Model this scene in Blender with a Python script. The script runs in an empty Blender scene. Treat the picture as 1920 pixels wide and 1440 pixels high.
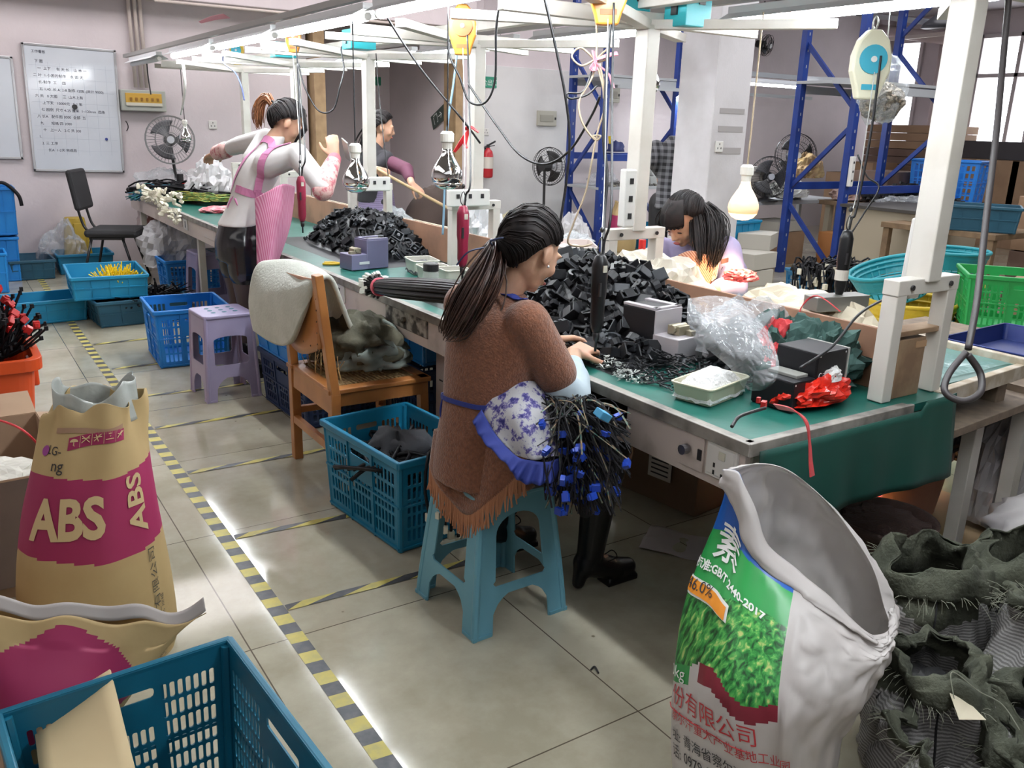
import bpy, bmesh, math, random
from mathutils import Vector, Matrix, Euler, noise
from mathutils.bvhtree import BVHTree
R_ = math.radians; PI = math.pi
V = Vector
random.seed(7)
SC = bpy.context.scene
COL = SC.collection

# ------------------------------------------------------------------ camera
CAMZ = 1.5
_p, _r, _y, FPX = R_(16.644), R_(1.7356), R_(33.551), 1623.16
_F = V((math.sin(_y)*math.cos(_p), math.cos(_y)*math.cos(_p), -math.sin(_p)))
_r0 = V((math.cos(_y), -math.sin(_y), 0)); _u0 = _r0.cross(_F)
_RT = _r0*math.cos(_r) + _u0*math.sin(_r); _UP = -_r0*math.sin(_r) + _u0*math.cos(_r)
cam = bpy.data.cameras.new('camera'); camo = bpy.data.objects.new('camera', cam); COL.objects.link(camo)
cam.sensor_fit = 'HORIZONTAL'; cam.sensor_width = 36.0; cam.lens = 36.0*FPX/1920
cam.clip_start = 0.05; cam.clip_end = 100
camo.matrix_world = Matrix(((_RT.x, _UP.x, -_F.x, 0), (_RT.y, _UP.y, -_F.y, 0), (_RT.z, _UP.z, -_F.z, CAMZ), (0, 0, 0, 1)))
SC.camera = camo

def D(u, v, t):            # point at forward depth t (metres) in the direction of a photo pixel
    return V((0, 0, CAMZ)) + (_F + _RT*((u-960)/FPX) + _UP*((720-v)/FPX))*t
def P(u, v, z=None, x=None, y=None):   # where that sight line meets a real plane of the room
    d = _F + _RT*((u-960)/FPX) + _UP*((720-v)/FPX)
    if z is not None: t = (z-CAMZ)/d.z
    elif x is not None: t = x/d.x
    else: t = y/d.y
    return V((0, 0, CAMZ)) + d*t

# ------------------------------------------------------------------ world, exposure, area lights
SC.view_settings.view_transform = 'Standard'; SC.view_settings.look = 'None'
SC.view_settings.gamma = 1; SC.view_settings.use_curve_mapping = False
SC.view_settings.exposure = 0.6
SC.cycles.max_bounces = 6; SC.cycles.diffuse_bounces = 3; SC.cycles.glossy_bounces = 3
SC.cycles.transmission_bounces = 4; SC.cycles.transparent_max_bounces = 12
SC.cycles.use_denoising = True; SC.cycles.sample_clamp_indirect = 6
SC.cycles.caustics_reflective = False; SC.cycles.caustics_refractive = False
W = bpy.data.worlds.new('world'); SC.world = W; W.use_nodes = True
W.node_tree.nodes['Background'].inputs[0].default_value = (0.93, 0.95, 1, 1)
W.node_tree.nodes['Background'].inputs[1].default_value = 4.0

def area(name, loc, size, power, col=(1, 1, 1), rot=(0, 0, 0)):
    l = bpy.data.lights.new(name, 'AREA'); l.shape = 'RECTANGLE'; l.size, l.size_y = size; l.energy = power; l.color = col
    o = bpy.data.objects.new(name, l); COL.objects.link(o); o.location = loc; o.rotation_euler = rot
    return o
area('fill_entrance', (0.0, -1.2, 3.3), (5, 3), 30, (0.95, 0.97, 1))  # unseen fill panel added behind the camera, not a real fixture
area('fill_side_aisle', (-1.3, 4.5, 3.3), (1.6, 7), 40, (1, 0.96, 0.93))  # added soft fill, out of view, brightening the side aisle
area('fill_hall', (7.0, 3.5, 3.3), (6, 5), 170, (0.97, 0.97, 1))  # extra ambient panel added for the hall, no lamp hangs here
area('fill_far_wall', (3.5, 8.3, 3.3), (9, 1.0), 95, (1, 0.95, 0.96))  # wash of light added to whiten the far wall

# ------------------------------------------------------------------ materials
MATS = {}
def mat(name, c, rough=0.6, metal=0.0, c2=None, sc=6.0, lo=0.4, hi=0.65, bump=0.0, bsc=60.0, alpha=1.0, emit=0.0, ec=None,
        spec=0.5, coat=0.0, trans=0.0, wave=None, sheen=0.0, sss=0.0):
    if name in MATS: return MATS[name]
    m = bpy.data.materials.new(name); m.use_nodes = True; nt = m.node_tree; b = nt.nodes['Principled BSDF']
    b.inputs['Base Color'].default_value = (*c, 1); b.inputs['Roughness'].default_value = rough; b.inputs['Metallic'].default_value = metal
    b.inputs['Specular IOR Level'].default_value = spec; b.inputs['Alpha'].default_value = alpha
    b.inputs['Coat Weight'].default_value = coat; b.inputs['Transmission Weight'].default_value = trans
    if sheen: b.inputs['Sheen Weight'].default_value = sheen
    if sss: b.inputs['Subsurface Weight'].default_value = sss; b.inputs['Subsurface Radius'].default_value = (0.02, 0.008, 0.004); b.inputs['Subsurface Scale'].default_value = 0.3
    if emit:
        b.inputs['Emission Color'].default_value = (*(ec or c), 1); b.inputs['Emission Strength'].default_value = emit
    tc = nt.nodes.new('ShaderNodeTexCoord')
    if c2 or bump:
        n = nt.nodes.new('ShaderNodeTexNoise'); n.inputs['Scale'].default_value = sc; n.inputs['Detail'].default_value = 5
        nt.links.new(tc.outputs['Object'], n.inputs['Vector'])
    if c2:
        r = nt.nodes.new('ShaderNodeValToRGB'); r.color_ramp.elements[0].position = lo; r.color_ramp.elements[1].position = hi
        r.color_ramp.elements[0].color = (*c, 1); r.color_ramp.elements[1].color = (*c2, 1)
        nt.links.new(n.outputs[0], r.inputs[0]); nt.links.new(r.outputs[0], b.inputs['Base Color'])
    if wave:   # (scale, colour, rotation xyz): woven or printed stripes
        w = nt.nodes.new('ShaderNodeTexWave'); w.inputs['Scale'].default_value = wave[0]; w.inputs['Distortion'].default_value = wave[3] if len(wave) > 3 else 0.0
        mp = nt.nodes.new('ShaderNodeMapping'); mp.inputs['Rotation'].default_value = wave[2]
        nt.links.new(tc.outputs['UV' if len(wave) > 4 else 'Object'], mp.inputs[0]); nt.links.new(mp.outputs[0], w.inputs['Vector'])
        r2 = nt.nodes.new('ShaderNodeValToRGB'); r2.color_ramp.elements[0].position = 0.42; r2.color_ramp.elements[1].position = 0.58
        r2.color_ramp.elements[0].color = (*c, 1); r2.color_ramp.elements[1].color = (*wave[1], 1)
        nt.links.new(w.outputs[1], r2.inputs[0]); nt.links.new(r2.outputs[0], b.inputs['Base Color'])
    if bump:
        n2 = nt.nodes.new('ShaderNodeTexNoise'); n2.inputs['Scale'].default_value = bsc; n2.inputs['Detail'].default_value = 3
        nt.links.new(tc.outputs['Object'], n2.inputs['Vector'])
        bp = nt.nodes.new('ShaderNodeBump'); bp.inputs['Strength'].default_value = bump; bp.inputs['Distance'].default_value = 0.01
        nt.links.new(n2.outputs[0], bp.inputs['Height']); nt.links.new(bp.outputs[0], b.inputs['Normal'])
    MATS[name] = m
    return m

# ------------------------------------------------------------------ mesh helpers
def nz(p, s=1.0): return noise.noise(V(p)*s)

class MB:
    def __init__(s): s.v = []; s.f = []; s.m = []; s.uv = {}
    def add(s, vs, fs, mi=0, M=None):
        o = len(s.v)
        s.v += [tuple(M @ V(p)) for p in vs] if M is not None else [tuple(p) for p in vs]
        for f in fs: s.f.append(tuple(i+o for i in f)); s.m.append(mi)
        return s
    def box(s, c, d, rz=0.0, mi=0, tp=1.0, M=None):      # centre, size, top taper
        x, y, z = d[0]/2, d[1]/2, d[2]/2; R = Matrix.Rotation(rz, 3, 'Z') if isinstance(rz, (int, float)) else rz
        vs = [R @ V((a*x*(tp if e > 0 else 1), b*y*(tp if e > 0 else 1), e*z)) + V(c) for e in (-1, 1) for a, b in ((-1, -1), (1, -1), (1, 1), (-1, 1))]
        return s.add(vs, [(0, 3, 2, 1), (4, 5, 6, 7), (0, 1, 5, 4), (1, 2, 6, 5), (2, 3, 7, 6), (3, 0, 4, 7)], mi, M)
    def bar(s, a, b, w, h=None, mi=0, up=(0, 0, 1), M=None):     # rectangular bar from a to b
        a, b = V(a), V(b); h = h or w; t = (b-a).normalized(); u = V(up)
        if abs(t.dot(u)) > 0.98: u = V((1, 0, 0))
        r = t.cross(u).normalized(); u = r.cross(t)
        vs = [p + r*(i*w/2) + u*(j*h/2) for p in (a, b) for i, j in ((-1, -1), (1, -1), (1, 1), (-1, 1))]
        return s.add(vs, [(0, 3, 2, 1), (4, 5, 6, 7), (0, 1, 5, 4), (1, 2, 6, 5), (2, 3, 7, 6), (3, 0, 4, 7)], mi, M)
    def tube(s, pts, r, n=8, mi=0, cap=True, M=None, fl=1.0):
        pts = [V(p) for p in pts]; k = len(pts); rs = r if isinstance(r, (list, tuple)) else [r]*k
        t0 = (pts[1]-pts[0]).normalized(); u = V((0, 0, 1)) if abs(t0.z) < 0.9 else V((1, 0, 0)); u = (u - t0*u.dot(t0)).normalized()
        vs = []
        for i in range(k):
            t = (pts[min(i+1, k-1)]-pts[max(i-1, 0)])
            t = t.normalized() if t.length > 1e-9 else t0
            u = (u - t*u.dot(t)); u = u.normalized() if u.length > 1e-6 else t.orthogonal().normalized(); w = t.cross(u)
            for j in range(n):
                a = 2*PI*j/n; vs.append(pts[i] + (u*math.cos(a)*fl + w*math.sin(a))*rs[i])
        fs = [(i*n+j, i*n+(j+1) % n, (i+1)*n+(j+1) % n, (i+1)*n+j) for i in range(k-1) for j in range(n)]
        if cap: fs += [tuple(range(n-1, -1, -1)), tuple((k-1)*n+j for j in range(n))]
        return s.add(vs, fs, mi, M)
    def lathe(s, prof, c=(0, 0, 0), n=24, mi=0, M=None, cap=True):
        vs = [(c[0]+r*math.cos(2*PI*j/n), c[1]+r*math.sin(2*PI*j/n), c[2]+z) for r, z in prof for j in range(n)]; k = len(prof)
        fs = [(i*n+j, i*n+(j+1) % n, (i+1)*n+(j+1) % n, (i+1)*n+j) for i in range(k-1) for j in range(n)]
        if cap: fs += [tuple(range(n-1, -1, -1)), tuple((k-1)*n+j for j in range(n))]
        return s.add(vs, fs, mi, M)
    def ell(s, c, r, n=12, R=None, mi=0, M=None):
        k = max(6, n//2+2); R = R or Matrix.Identity(3); vs = [R @ V((0, 0, -r[2])) + V(c)]
        for i in range(1, k):
            a = -PI/2 + PI*i/k
            for j in range(n):
                b = 2*PI*j/n; vs.append(R @ V((r[0]*math.cos(a)*math.cos(b), r[1]*math.cos(a)*math.sin(b), r[2]*math.sin(a))) + V(c))
        vs.append(R @ V((0, 0, r[2])) + V(c)); L = len(vs)-1
        fs = [(0, 1+(j+1) % n, 1+j) for j in range(n)] + [(L, L-n+j, L-n+(j+1) % n) for j in range(n)]
        fs += [(1+i*n+j, 1+i*n+(j+1) % n, 1+(i+1)*n+(j+1) % n, 1+(i+1)*n+j) for i in range(k-2) for j in range(n)]
        return s.add(vs, fs, mi, M)
    def cap(s, a, b, ra, rb, n=14):        # tapered capsule
        a, b = V(a), V(b); t = (b-a); L = t.length; t = t.normalized(); pts = []; rs = []
        for k in range(5): q = PI/2*k/4; pts.append(a - t*ra*math.cos(q)); rs.append(max(ra*math.sin(q), 0.0008))
        for k in range(5): q = PI/2*k/4; pts.append(b + t*rb*math.sin(q)); rs.append(max(rb*math.cos(q), 0.0008))
        return s.tube(pts, rs, n)
    def prism(s, poly, h, mi=0, M=None):   # polygon in xy, extruded 0..h in z
        n = len(poly); vs = [(x, y, 0) for x, y in poly] + [(x, y, h) for x, y in poly]
        return s.add(vs, [tuple(range(n-1, -1, -1)), tuple(range(n, 2*n))] + [(i, (i+1) % n, n+(i+1) % n, n+i) for i in range(n)], mi, M)
    def grid(s, fn, nu, nv, cu=False, mi=0, mfn=None):
        o = len(s.v); w = nu if cu else nu+1
        for j in range(nv+1):
            for i in range(w): s.v.append(tuple(fn(i/nu, j/nv)))
        for j in range(nv):
            for i in range(nu):
                a, b = o+j*w+i, o+j*w+(i+1) % w
                s.uv[len(s.f)] = ((i/nu, j/nv), ((i+1)/nu, j/nv), ((i+1)/nu, (j+1)/nv), (i/nu, (j+1)/nv))
                s.f.append((a, b, b+w, a+w)); s.m.append(mfn((i+.5)/nu, (j+.5)/nv) if mfn else mi)
        return s
    def build(s, name, mats, parent=None, smooth=False, bevel=0.0, solid=0.0, sub=0, loc=None, rz=0.0, remesh=0.0, it=6, ang=40):
        me = bpy.data.meshes.new(name); me.from_pydata(s.v, [], s.f)
        mats = mats if isinstance(mats, (list, tuple)) else [mats]
        for m in mats: me.materials.append(m)
        me.polygons.foreach_set('material_index', s.m)
        if s.uv:
            ul = me.uv_layers.new(name='uv')
            for fi, c in s.uv.items():
                p = me.polygons[fi]
                for k, li in enumerate(p.loop_indices): ul.data[li].uv = c[k]
        if smooth: me.polygons.foreach_set('use_smooth', [True]*len(me.polygons))
        me.validate(); me.update()
        o = bpy.data.objects.new(name, me); COL.objects.link(o)
        if parent: o.parent = parent
        if loc is not None: o.location = loc
        o.rotation_euler.z = rz
        if remesh:
            r = o.modifiers.new('r', 'REMESH'); r.mode = 'VOXEL'; r.voxel_size = remesh; r.use_smooth_shade = True
            q = o.modifiers.new('s', 'SMOOTH'); q.factor = 0.5; q.iterations = it
        if sub: q = o.modifiers.new('u', 'SUBSURF'); q.levels = q.render_levels = sub
        if solid: q = o.modifiers.new('t', 'SOLIDIFY'); q.thickness = solid; q.offset = 0
        if bevel: q = o.modifiers.new('b', 'BEVEL'); q.width = bevel; q.segments = 2; q.limit_method = 'ANGLE'; q.angle_limit = R_(ang)
        return o

def cr(p0, p1, p2, p3, t): return p1*1.0 + (p2-p0)*(0.5*t) + (p0*2 - p1*5 + p2*4 - p3)*(0.5*t*t) + (p1*3 - p0 - p2*3 + p3)*(0.5*t*t*t)
def spl(pts, n=8, closed=False):        # Catmull-Rom through the points
    pts = [V(p) for p in pts]; k = len(pts); out = []
    for i in range(k if closed else k-1):
        g = (lambda j: pts[j % k]) if closed else (lambda j: pts[max(0, min(k-1, j))])
        for q in range(n): out.append(cr(g(i-1), g(i), g(i+1), g(i+2), q/n))
    if not closed: out.append(pts[-1])
    return out
def ev(pts, t, closed=False):
    k = len(pts); f = t*(k if closed else k-1); i = int(math.floor(f)); 
    if not closed: i = min(i, k-2)
    g = (lambda j: pts[j % k]) if closed else (lambda j: pts[max(0, min(k-1, j))])
    return cr(g(i-1), g(i), g(i+1), g(i+2), f-i)
def loft(rings, closed=True):           # smooth surface through rings of 3-D points -> fn(u, v)
    rings = [[V(p) for p in r] for r in rings]
    def fn(u, v):
        return ev([ev(r, u, closed) for r in rings], v)
    return fn

def tag(o, label=None, cat=None, group=None, kind=None):
    if label: o['label'] = label
    if cat: o['category'] = cat
    if group: o['group'] = group
    if kind: o['kind'] = kind
    return o
def thing(name, label, cat, loc=(0, 0, 0), rz=0.0, group=None):
    o = bpy.data.objects.new(name, None); COL.objects.link(o); o.empty_display_size = 0.1
    o.location = loc; o.rotation_euler.z = rz
    return tag(o, label, cat, group)
def struct(mb, name, m, **k): return tag(mb.build(name, m, **k), kind='structure')
def ctree(o, parent=None):
    c = o.copy(); COL.objects.link(c)
    if parent: c.parent = parent
    for ch in list(o.children):
        if ch.name in COL.objects: ctree(ch, c)
    return c
def dup(o, loc, rz=0.0, label=None, group=None, scale=None):
    c = ctree(o); c.location = loc; c.rotation_euler = (0, 0, rz) if isinstance(rz, (int, float)) else rz
    if scale: c.scale = scale
    if label: c['label'] = label
    if group: c['group'] = group
    return c

def text(body, size, mapfn, m, parent=None, name='lettering', bold=0.0, sub=2, align='LEFT', mirror=False):
    cu = bpy.data.curves.new('t', 'FONT'); cu.body = body; cu.size = size; cu.align_x = align; cu.offset = bold; cu.resolution_u = 3
    o = bpy.data.objects.new('t', cu); COL.objects.link(o); dg = bpy.context.evaluated_depsgraph_get()
    me = bpy.data.meshes.new_from_object(o.evaluated_get(dg)); bpy.data.objects.remove(o); bpy.data.curves.remove(cu)
    bm = bmesh.new(); bm.from_mesh(me); bmesh.ops.triangulate(bm, faces=bm.faces)
    for _ in range(sub):
        L = [e for e in bm.edges if e.calc_length() > size*0.14]
        if L: bmesh.ops.subdivide_edges(bm, edges=L, cuts=1); bmesh.ops.triangulate(bm, faces=bm.faces)
    for v in bm.verts: v.co = mapfn(-v.co.x if mirror else v.co.x, v.co.y)
    bm.to_mesh(me); bm.free(); me.name = name; me.materials.clear(); me.materials.append(m)
    ob = bpy.data.objects.new(name, me); COL.objects.link(ob)
    if parent: ob.parent = parent
    return ob
def flat(o, ex, ey):                      # map text onto a plane: origin, x axis, y axis
    o, ex, ey = V(o), V(ex).normalized(), V(ey).normalized()
    return lambda x, y: o + ex*x + ey*y
# ------------------------------------------------------------------ the room
def tile_mat():
    m = bpy.data.materials.new('cream_floor_tile'); m.use_nodes = True; nt = m.node_tree; b = nt.nodes['Principled BSDF']
    g = nt.nodes.new('ShaderNodeNewGeometry'); mp = nt.nodes.new('ShaderNodeMapping'); mp.inputs['Location'].default_value = (-0.6, -0.65, 0)
    nt.links.new(g.outputs['Position'], mp.inputs[0])
    br = nt.nodes.new('ShaderNodeTexBrick'); br.offset = 0.0; br.inputs['Scale'].default_value = 1.0
    br.inputs['Brick Width'].default_value = 0.8; br.inputs['Row Height'].default_value = 0.8; br.inputs['Mortar Size'].default_value = 0.0022
    br.inputs['Mortar Smooth'].default_value = 0.1; br.inputs['Color1'].default_value = (0.47, 0.44, 0.345, 1); br.inputs['Color2'].default_value = (0.43, 0.40, 0.315, 1)
    br.inputs['Mortar'].default_value = (0.12, 0.1, 0.075, 1); nt.links.new(mp.outputs[0], br.inputs['Vector'])
    n = nt.nodes.new('ShaderNodeTexNoise'); n.inputs['Scale'].default_value = 2.3; n.inputs['Detail'].default_value = 8; n.inputs['Roughness'].default_value = 0.65
    nt.links.new(g.outputs['Position'], n.inputs['Vector'])
    r = nt.nodes.new('ShaderNodeValToRGB'); r.color_ramp.elements[0].position = 0.35; r.color_ramp.elements[0].color = (0.72, 0.7, 0.66, 1); r.color_ramp.elements[1].position = 0.6; r.color_ramp.elements[1].color = (1, 1, 1, 1)
    nt.links.new(n.outputs[0], r.inputs[0])
    mx = nt.nodes.new('ShaderNodeMix'); mx.data_type = 'RGBA'; mx.blend_type = 'MULTIPLY'; mx.inputs[0].default_value = 1
    nt.links.new(br.outputs[0], mx.inputs[6]); nt.links.new(r.outputs[0], mx.inputs[7])
    v = nt.nodes.new('ShaderNodeTexVoronoi'); v.inputs['Scale'].default_value = 5.5; nt.links.new(g.outputs['Position'], v.inputs['Vector'])
    r3 = nt.nodes.new('ShaderNodeValToRGB'); r3.color_ramp.elements[0].position = 0.022; r3.color_ramp.elements[0].color = (0.3, 0.27, 0.22, 1); r3.color_ramp.elements[1].position = 0.04
    nt.links.new(v.outputs['Distance'], r3.inputs[0])
    mx2 = nt.nodes.new('ShaderNodeMix'); mx2.data_type = 'RGBA'; mx2.blend_type = 'MULTIPLY'; mx2.inputs[0].default_value = 0.8
    nt.links.new(mx.outputs[2], mx2.inputs[6]); nt.links.new(r3.outputs[0], mx2.inputs[7]); nt.links.new(mx2.outputs[2], b.inputs['Base Color'])
    rr = nt.nodes.new('ShaderNodeMapRange'); rr.inputs['To Min'].default_value = 0.02; rr.inputs['To Max'].default_value = 0.14
    nt.links.new(n.outputs[0], rr.inputs[0]); nt.links.new(rr.outputs[0], b.inputs['Roughness'])
    bp = nt.nodes.new('ShaderNodeBump'); bp.inputs['Strength'].default_value = 0.1; bp.inputs['Distance'].default_value = 0.001; bp.invert = True
    nt.links.new(br.outputs['Fac'], bp.inputs['Height']); nt.links.new(bp.outputs[0], b.inputs['Normal'])
    return m
wall_m = mat('wall_paint', (0.68, 0.61, 0.63), 0.8, c2=(0.62, 0.56, 0.58), sc=1.6, bump=0.15, bsc=25)
wall_w = mat('wall_paint_lower', (0.68, 0.68, 0.68), 0.8, c2=(0.6, 0.6, 0.6), sc=1.6, bump=0.15, bsc=25)
ceil_m = mat('ceiling_paint', (0.36, 0.34, 0.35), 0.9)
wood_t = mat('door_trim_wood', (0.42, 0.29, 0.16), 0.6, c2=(0.33, 0.22, 0.12), sc=9)
struct(MB().box((5, 2.5, -0.05), (18.4, 19, 0.1)), 'floor', tile_mat())
struct(MB().box((5, 2.5, 3.45), (18.4, 19, 0.1)), 'ceiling', ceil_m)
FW = 9.7
w = MB(); w.box((-0.2, FW+0.1, 1.7), (7.6, 0.2, 3.4)).box((9.85, FW+0.1, 1.7), (8.7, 0.2, 3.4)).box((4.55, FW+0.1, 3.1), (1.95, 0.2, 0.6))
w.box((3.5, FW+1.1, 1.7), (0.2, 1.8, 3.4)).box((5.6, FW+1.1, 1.7), (0.2, 1.8, 3.4)).box((4.55, 11.7, 1.7), (2.3, 0.2, 3.4))
struct(w, 'wall_back', wall_m)
struct(MB().box((0.9, FW-0.13, 2.86), (9.4, 0.3, 0.58)), 'trim_1', wall_m, bevel=0.01)
struct(MB().box((3.7, FW+0.02, 1.4), (0.13, 0.3, 2.8)), 'trim_2', wood_t, bevel=0.005)
struct(MB().box((5.46, FW+0.02, 1.4), (0.1, 0.3, 2.8)), 'trim_3', wood_t, bevel=0.005)
struct(MB().box((5.65, FW-0.06, 1.7), (0.28, 0.12, 3.4)), 'trim_4', wall_m, bevel=0.01)
# painted band of the wall and the low white half by the extinguisher
struct(MB().box((6.5, FW-0.012, 1.1), (1.5, 0.03, 2.2)), 'trim_5', wall_w, bevel=0.004)
# right wall with two windows, x = 14
RX = 14.0
w = MB()
def rwall(y0, y1, z0, z1): w.box((RX+0.1, (y0+y1)/2, (z0+z1)/2), (0.2, y1-y0, z1-z0))
rwall(-7, 6.1, 0, 3.4); rwall(8.15, 9.1, 0, 3.4); rwall(9.62, 9.8, 0, 3.4)
rwall(6.1, 8.15, 0, 0.95); rwall(6.1, 8.15, 3.06, 3.4); rwall(9.1, 9.62, 0, 0.95); rwall(9.1, 9.62, 3.06, 3.4)
struct(w, 'wall_right', wall_m)
struct(MB().box((-4.1, 2.5, 1.7), (0.2, 19, 3.4)), 'wall_left', wall_m)
struct(MB().box((5, -7.0, 1.7), (18.4, 0.2, 3.4)), 'wall_front', wall_m)
frm = mat('window_frame_white', (0.6, 0.55, 0.56), 0.5)
glass = mat('window_glass', (0.9, 0.95, 1), 0.05, alpha=0.12)
def window(name, y0, y1, z0, z1, mull, tr):
    f = MB()
    for y in (y0+.03, y1-.03) + tuple(mull): f.box((RX-0.01, y, (z0+z1)/2), (0.08, 0.06, z1-z0))
    for z in (z0+.03, z1-.03, tr): f.box((RX-0.01, (y0+y1)/2, z), (0.08, y1-y0, 0.06))
    o = struct(f, name, frm, bevel=0.004)
    MB().box((RX+0.04, (y0+y1)/2, (z0+z1)/2), (0.008, y1-y0-.02, z1-z0-.02)).build('pane', glass, o)
window('window_1', 9.1, 9.62, 0.95, 3.06, (), 2.3)
window('window_2', 6.1, 8.15, 0.95, 3.06, (7.2, 7.5), 2.45)
# square concrete pillar
pil = struct(MB().box((5.48, 5.39, 1.7), (0.4, 0.42, 3.4)), 'pillar', mat('pillar_paint', (0.62, 0.6, 0.62), 0.75, c2=(0.5, 0.48, 0.49), sc=2.2, bump=0.1), bevel=0.012)
# paint smudges where old notices were peeled off
for zz, h in ((1.35, .05), (1.52, .045), (1.66, .04)):
    MB().box((5.49, 5.178, zz), (0.28, 0.004, h)).build('notice_mark', mat('faded_mark', (0.36, 0.34, 0.34), 0.9), pil)

# pipes on the far wall
pm = mat('pipe_paint', (0.62, 0.54, 0.5), 0.5)
for k, u in enumerate((247, 258, 268)):
    x = P(u, 80, y=FW-0.05).x
    tag(MB().tube([(x, FW-0.05, 1.75), (x, FW-0.05, 3.38)], 0.018, 10).build('conduit_pipe', pm, smooth=True),
        ('left', 'middle', 'right')[k]+' of the three vertical pipes running up above the yellow fuse box', 'pipe', 'conduit pipes above the fuse box')
tag(MB().tube([(2.0, FW-0.32, 2.54), (5.4, FW-0.32, 2.54)], 0.014, 8).build('conduit_pipe', pm, smooth=True), 'thin horizontal pipe along the wall beam at top left', 'pipe')

# hazard tape on the floor
hz_y = mat('tape_yellow', (0.52, 0.44, 0.1), 0.5, c2=(0.42, 0.37, 0.12), sc=30)
hz_k = mat('tape_black', (0.035, 0.038, 0.045), 0.5, c2=(0.07, 0.07, 0.075), sc=30)
def tape(a, b, w, label, per=0.17, slant=0.5, duty=0.5, seed=0):
    a, b = V(a), V(b); L = (b-a).length; t = (b-a).normalized(); n = V((-t.y, t.x, 0)); m = MB(); z = V((0, 0, 0.0012 if L > 4 else .0024))
    def q(s0, s1, mi):
        sh = w*slant; f = lambda s, e: a + t*max(0, min(L, s+sh*e)) + n*(w/2*e) + z
        m.add([f(s0, -1), f(s1, -1), f(s1, 1), f(s0, 1)], [(0, 1, 2, 3)], mi)
    s = -per
    while s < L+per: q(s, s+per*duty, 0); q(s+per*duty, s+per, 1); s += per
    return tag(m.build('floor_tape', [hz_y, hz_k]), label, 'tape')
tape((0.745, -0.2, 0), (0.715, 9.25, 0), 0.052, 'long black and yellow hazard tape along the aisle floor', 0.115, 0.05)
cy = [(2.42, 1.62, 'beside the blue stool'), (2.99, 1.2, 'running up to the teal basket beside the seated woman'), (3.70, 1.95, 'passing under the wooden chair'), (4.36, 1.9, 'in front of the wooden chair'),
      (4.93, 1.6, 'ending under the front lilac stool'), (5.58, 1.5, 'just in front of the blue basket'), (6.27, 1.5, 'farthest away, by the dark crate of cables')]
for y, x1, s in cy: tape((0.765, y, 0), (x1, y-0.035 if y < 5 else y+.03, 0), 0.036, 'short cross strip of hazard tape '+s, 0.24, 1.6, 0.5)

# ------------------------------------------------------------------ whiteboards, boxes and signs on the far wall
wb_m = mat('whiteboard', (0.66, 0.7, 0.76), 0.12, c2=(0.6, 0.64, 0.7), sc=1.5); alu = mat('aluminium', (0.6, 0.6, 0.62), 0.35, 0.8); ink = mat('marker_ink', (0.03, 0.03, 0.06), 0.6)
def board(cx, cz, w, h, tilt, label):
    t = thing('whiteboard', label, 'whiteboard', (cx, FW-0.02, cz)); t.rotation_euler.y = tilt
    MB().box((0, 0, 0), (w, 0.016, h)).build('panel', wb_m, t)
    f = MB()
    for s in (-1, 1): f.box((s*w/2, 0, 0), (0.022, 0.028, h+.022)); f.box((0, 0, s*h/2), (w+.022, 0.028, 0.022))
    f.build('frame', alu, t, bevel=0.003); return t
wb = board(1.245, 1.515, 0.79, 1.14, R_(1.2), 'large whiteboard with small handwritten Chinese notes and a round black magnet')
L0 = ['工作看板', '下 图', '一  上下     有 天 长    山 林 一', '二 叶  1-小图的制作    水 图 天', '  长-制作  工     四', '五 1:40  长 A: 2-B 配件 1208  (共计 9000)', '六 共   0 大图     三  山木上有', '    上下天   10000元   0-1 年', '七 图例  尺寸 4-25 厘米  1~120mm  四条', '八 长A   配件图 3000  全部  五', '九       规格 四 2000', '十   上一人   2-C 共 300', '1.', '2. 三 工序', '   长A  1-2天 完成后'] 
zz = 0.5
for i, s in enumerate(L0):
    text(s, 0.032 if i else .03, flat((-0.33 + (i % 3)*0.02, -0.010, zz), (1, 0, 0), (0, 0, 1)), ink, wb, 'handwriting', sub=0); zz -= (0.085 if i == 0 else 0.062)
gm = MB()
for k in range(1, 9): gm.box((0, -0.0085, 0.5-0.11*k), (0.72, 0.001, 0.0015))
for k in range(7): gm.box((-0.3+0.1*k, -0.0085, 0.0), (0.0015, 0.001, 0.85))
gm.build('grid_lines', mat('faint_line', (0.42, 0.47, 0.55), 0.8), wb)
MB().tube([(0.0, -0.008, 0.03), (0.0, -0.02, 0.03)], 0.024, 16).build('magnet', mat('black_plastic', (0.02, 0.02, 0.022), 0.4), wb)
MB().tube([(0.26, -0.008, -0.26), (0.26, -0.016, -0.26)], 0.013, 16).build('magnet', mat('navy_plastic', (0.02, 0.04, 0.25), 0.4), wb)
board(0.35, 1.52, 0.8, 0.9, R_(1.0), 'second whiteboard, only its right edge showing at the left of the picture')
bk = mat('black_plastic', (0.02, 0.02, 0.022), 0.4)
wht = mat('white_plastic', (0.7, 0.69, 0.66), 0.4)
cream = mat('cream_plastic', (0.62, 0.6, 0.5), 0.45)
# fuse box
c0 = P(268, 189, y=FW-0.05)
t = thing('fuse_box', 'grey wall fuse box with a yellow window beside the whiteboard', 'fuse box', (c0.x, FW, c0.z))
MB().box((0, -0.05, 0), (0.42, 0.1, 0.2)).build('case', mat('fuse_grey', (0.4, 0.42, 0.38), 0.5), t, bevel=0.008)
MB().box((0, -0.103, 0.01), (0.34, 0.012, 0.12)).build('window', mat('amber', (0.6, 0.36, 0.06), 0.25), t, bevel=0.003)
MB().box((0, -0.106, -0.035), (0.34, 0.012, 0.03)).build('breaker_strip', cream, t)
for k in range(6): MB().box((-0.12+0.05*k, -0.112, 0.012), (0.02, 0.012, 0.03)).build('breaker', mat('amber_dark', (0.3, 0.14, 0.02), 0.4), t)
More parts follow.
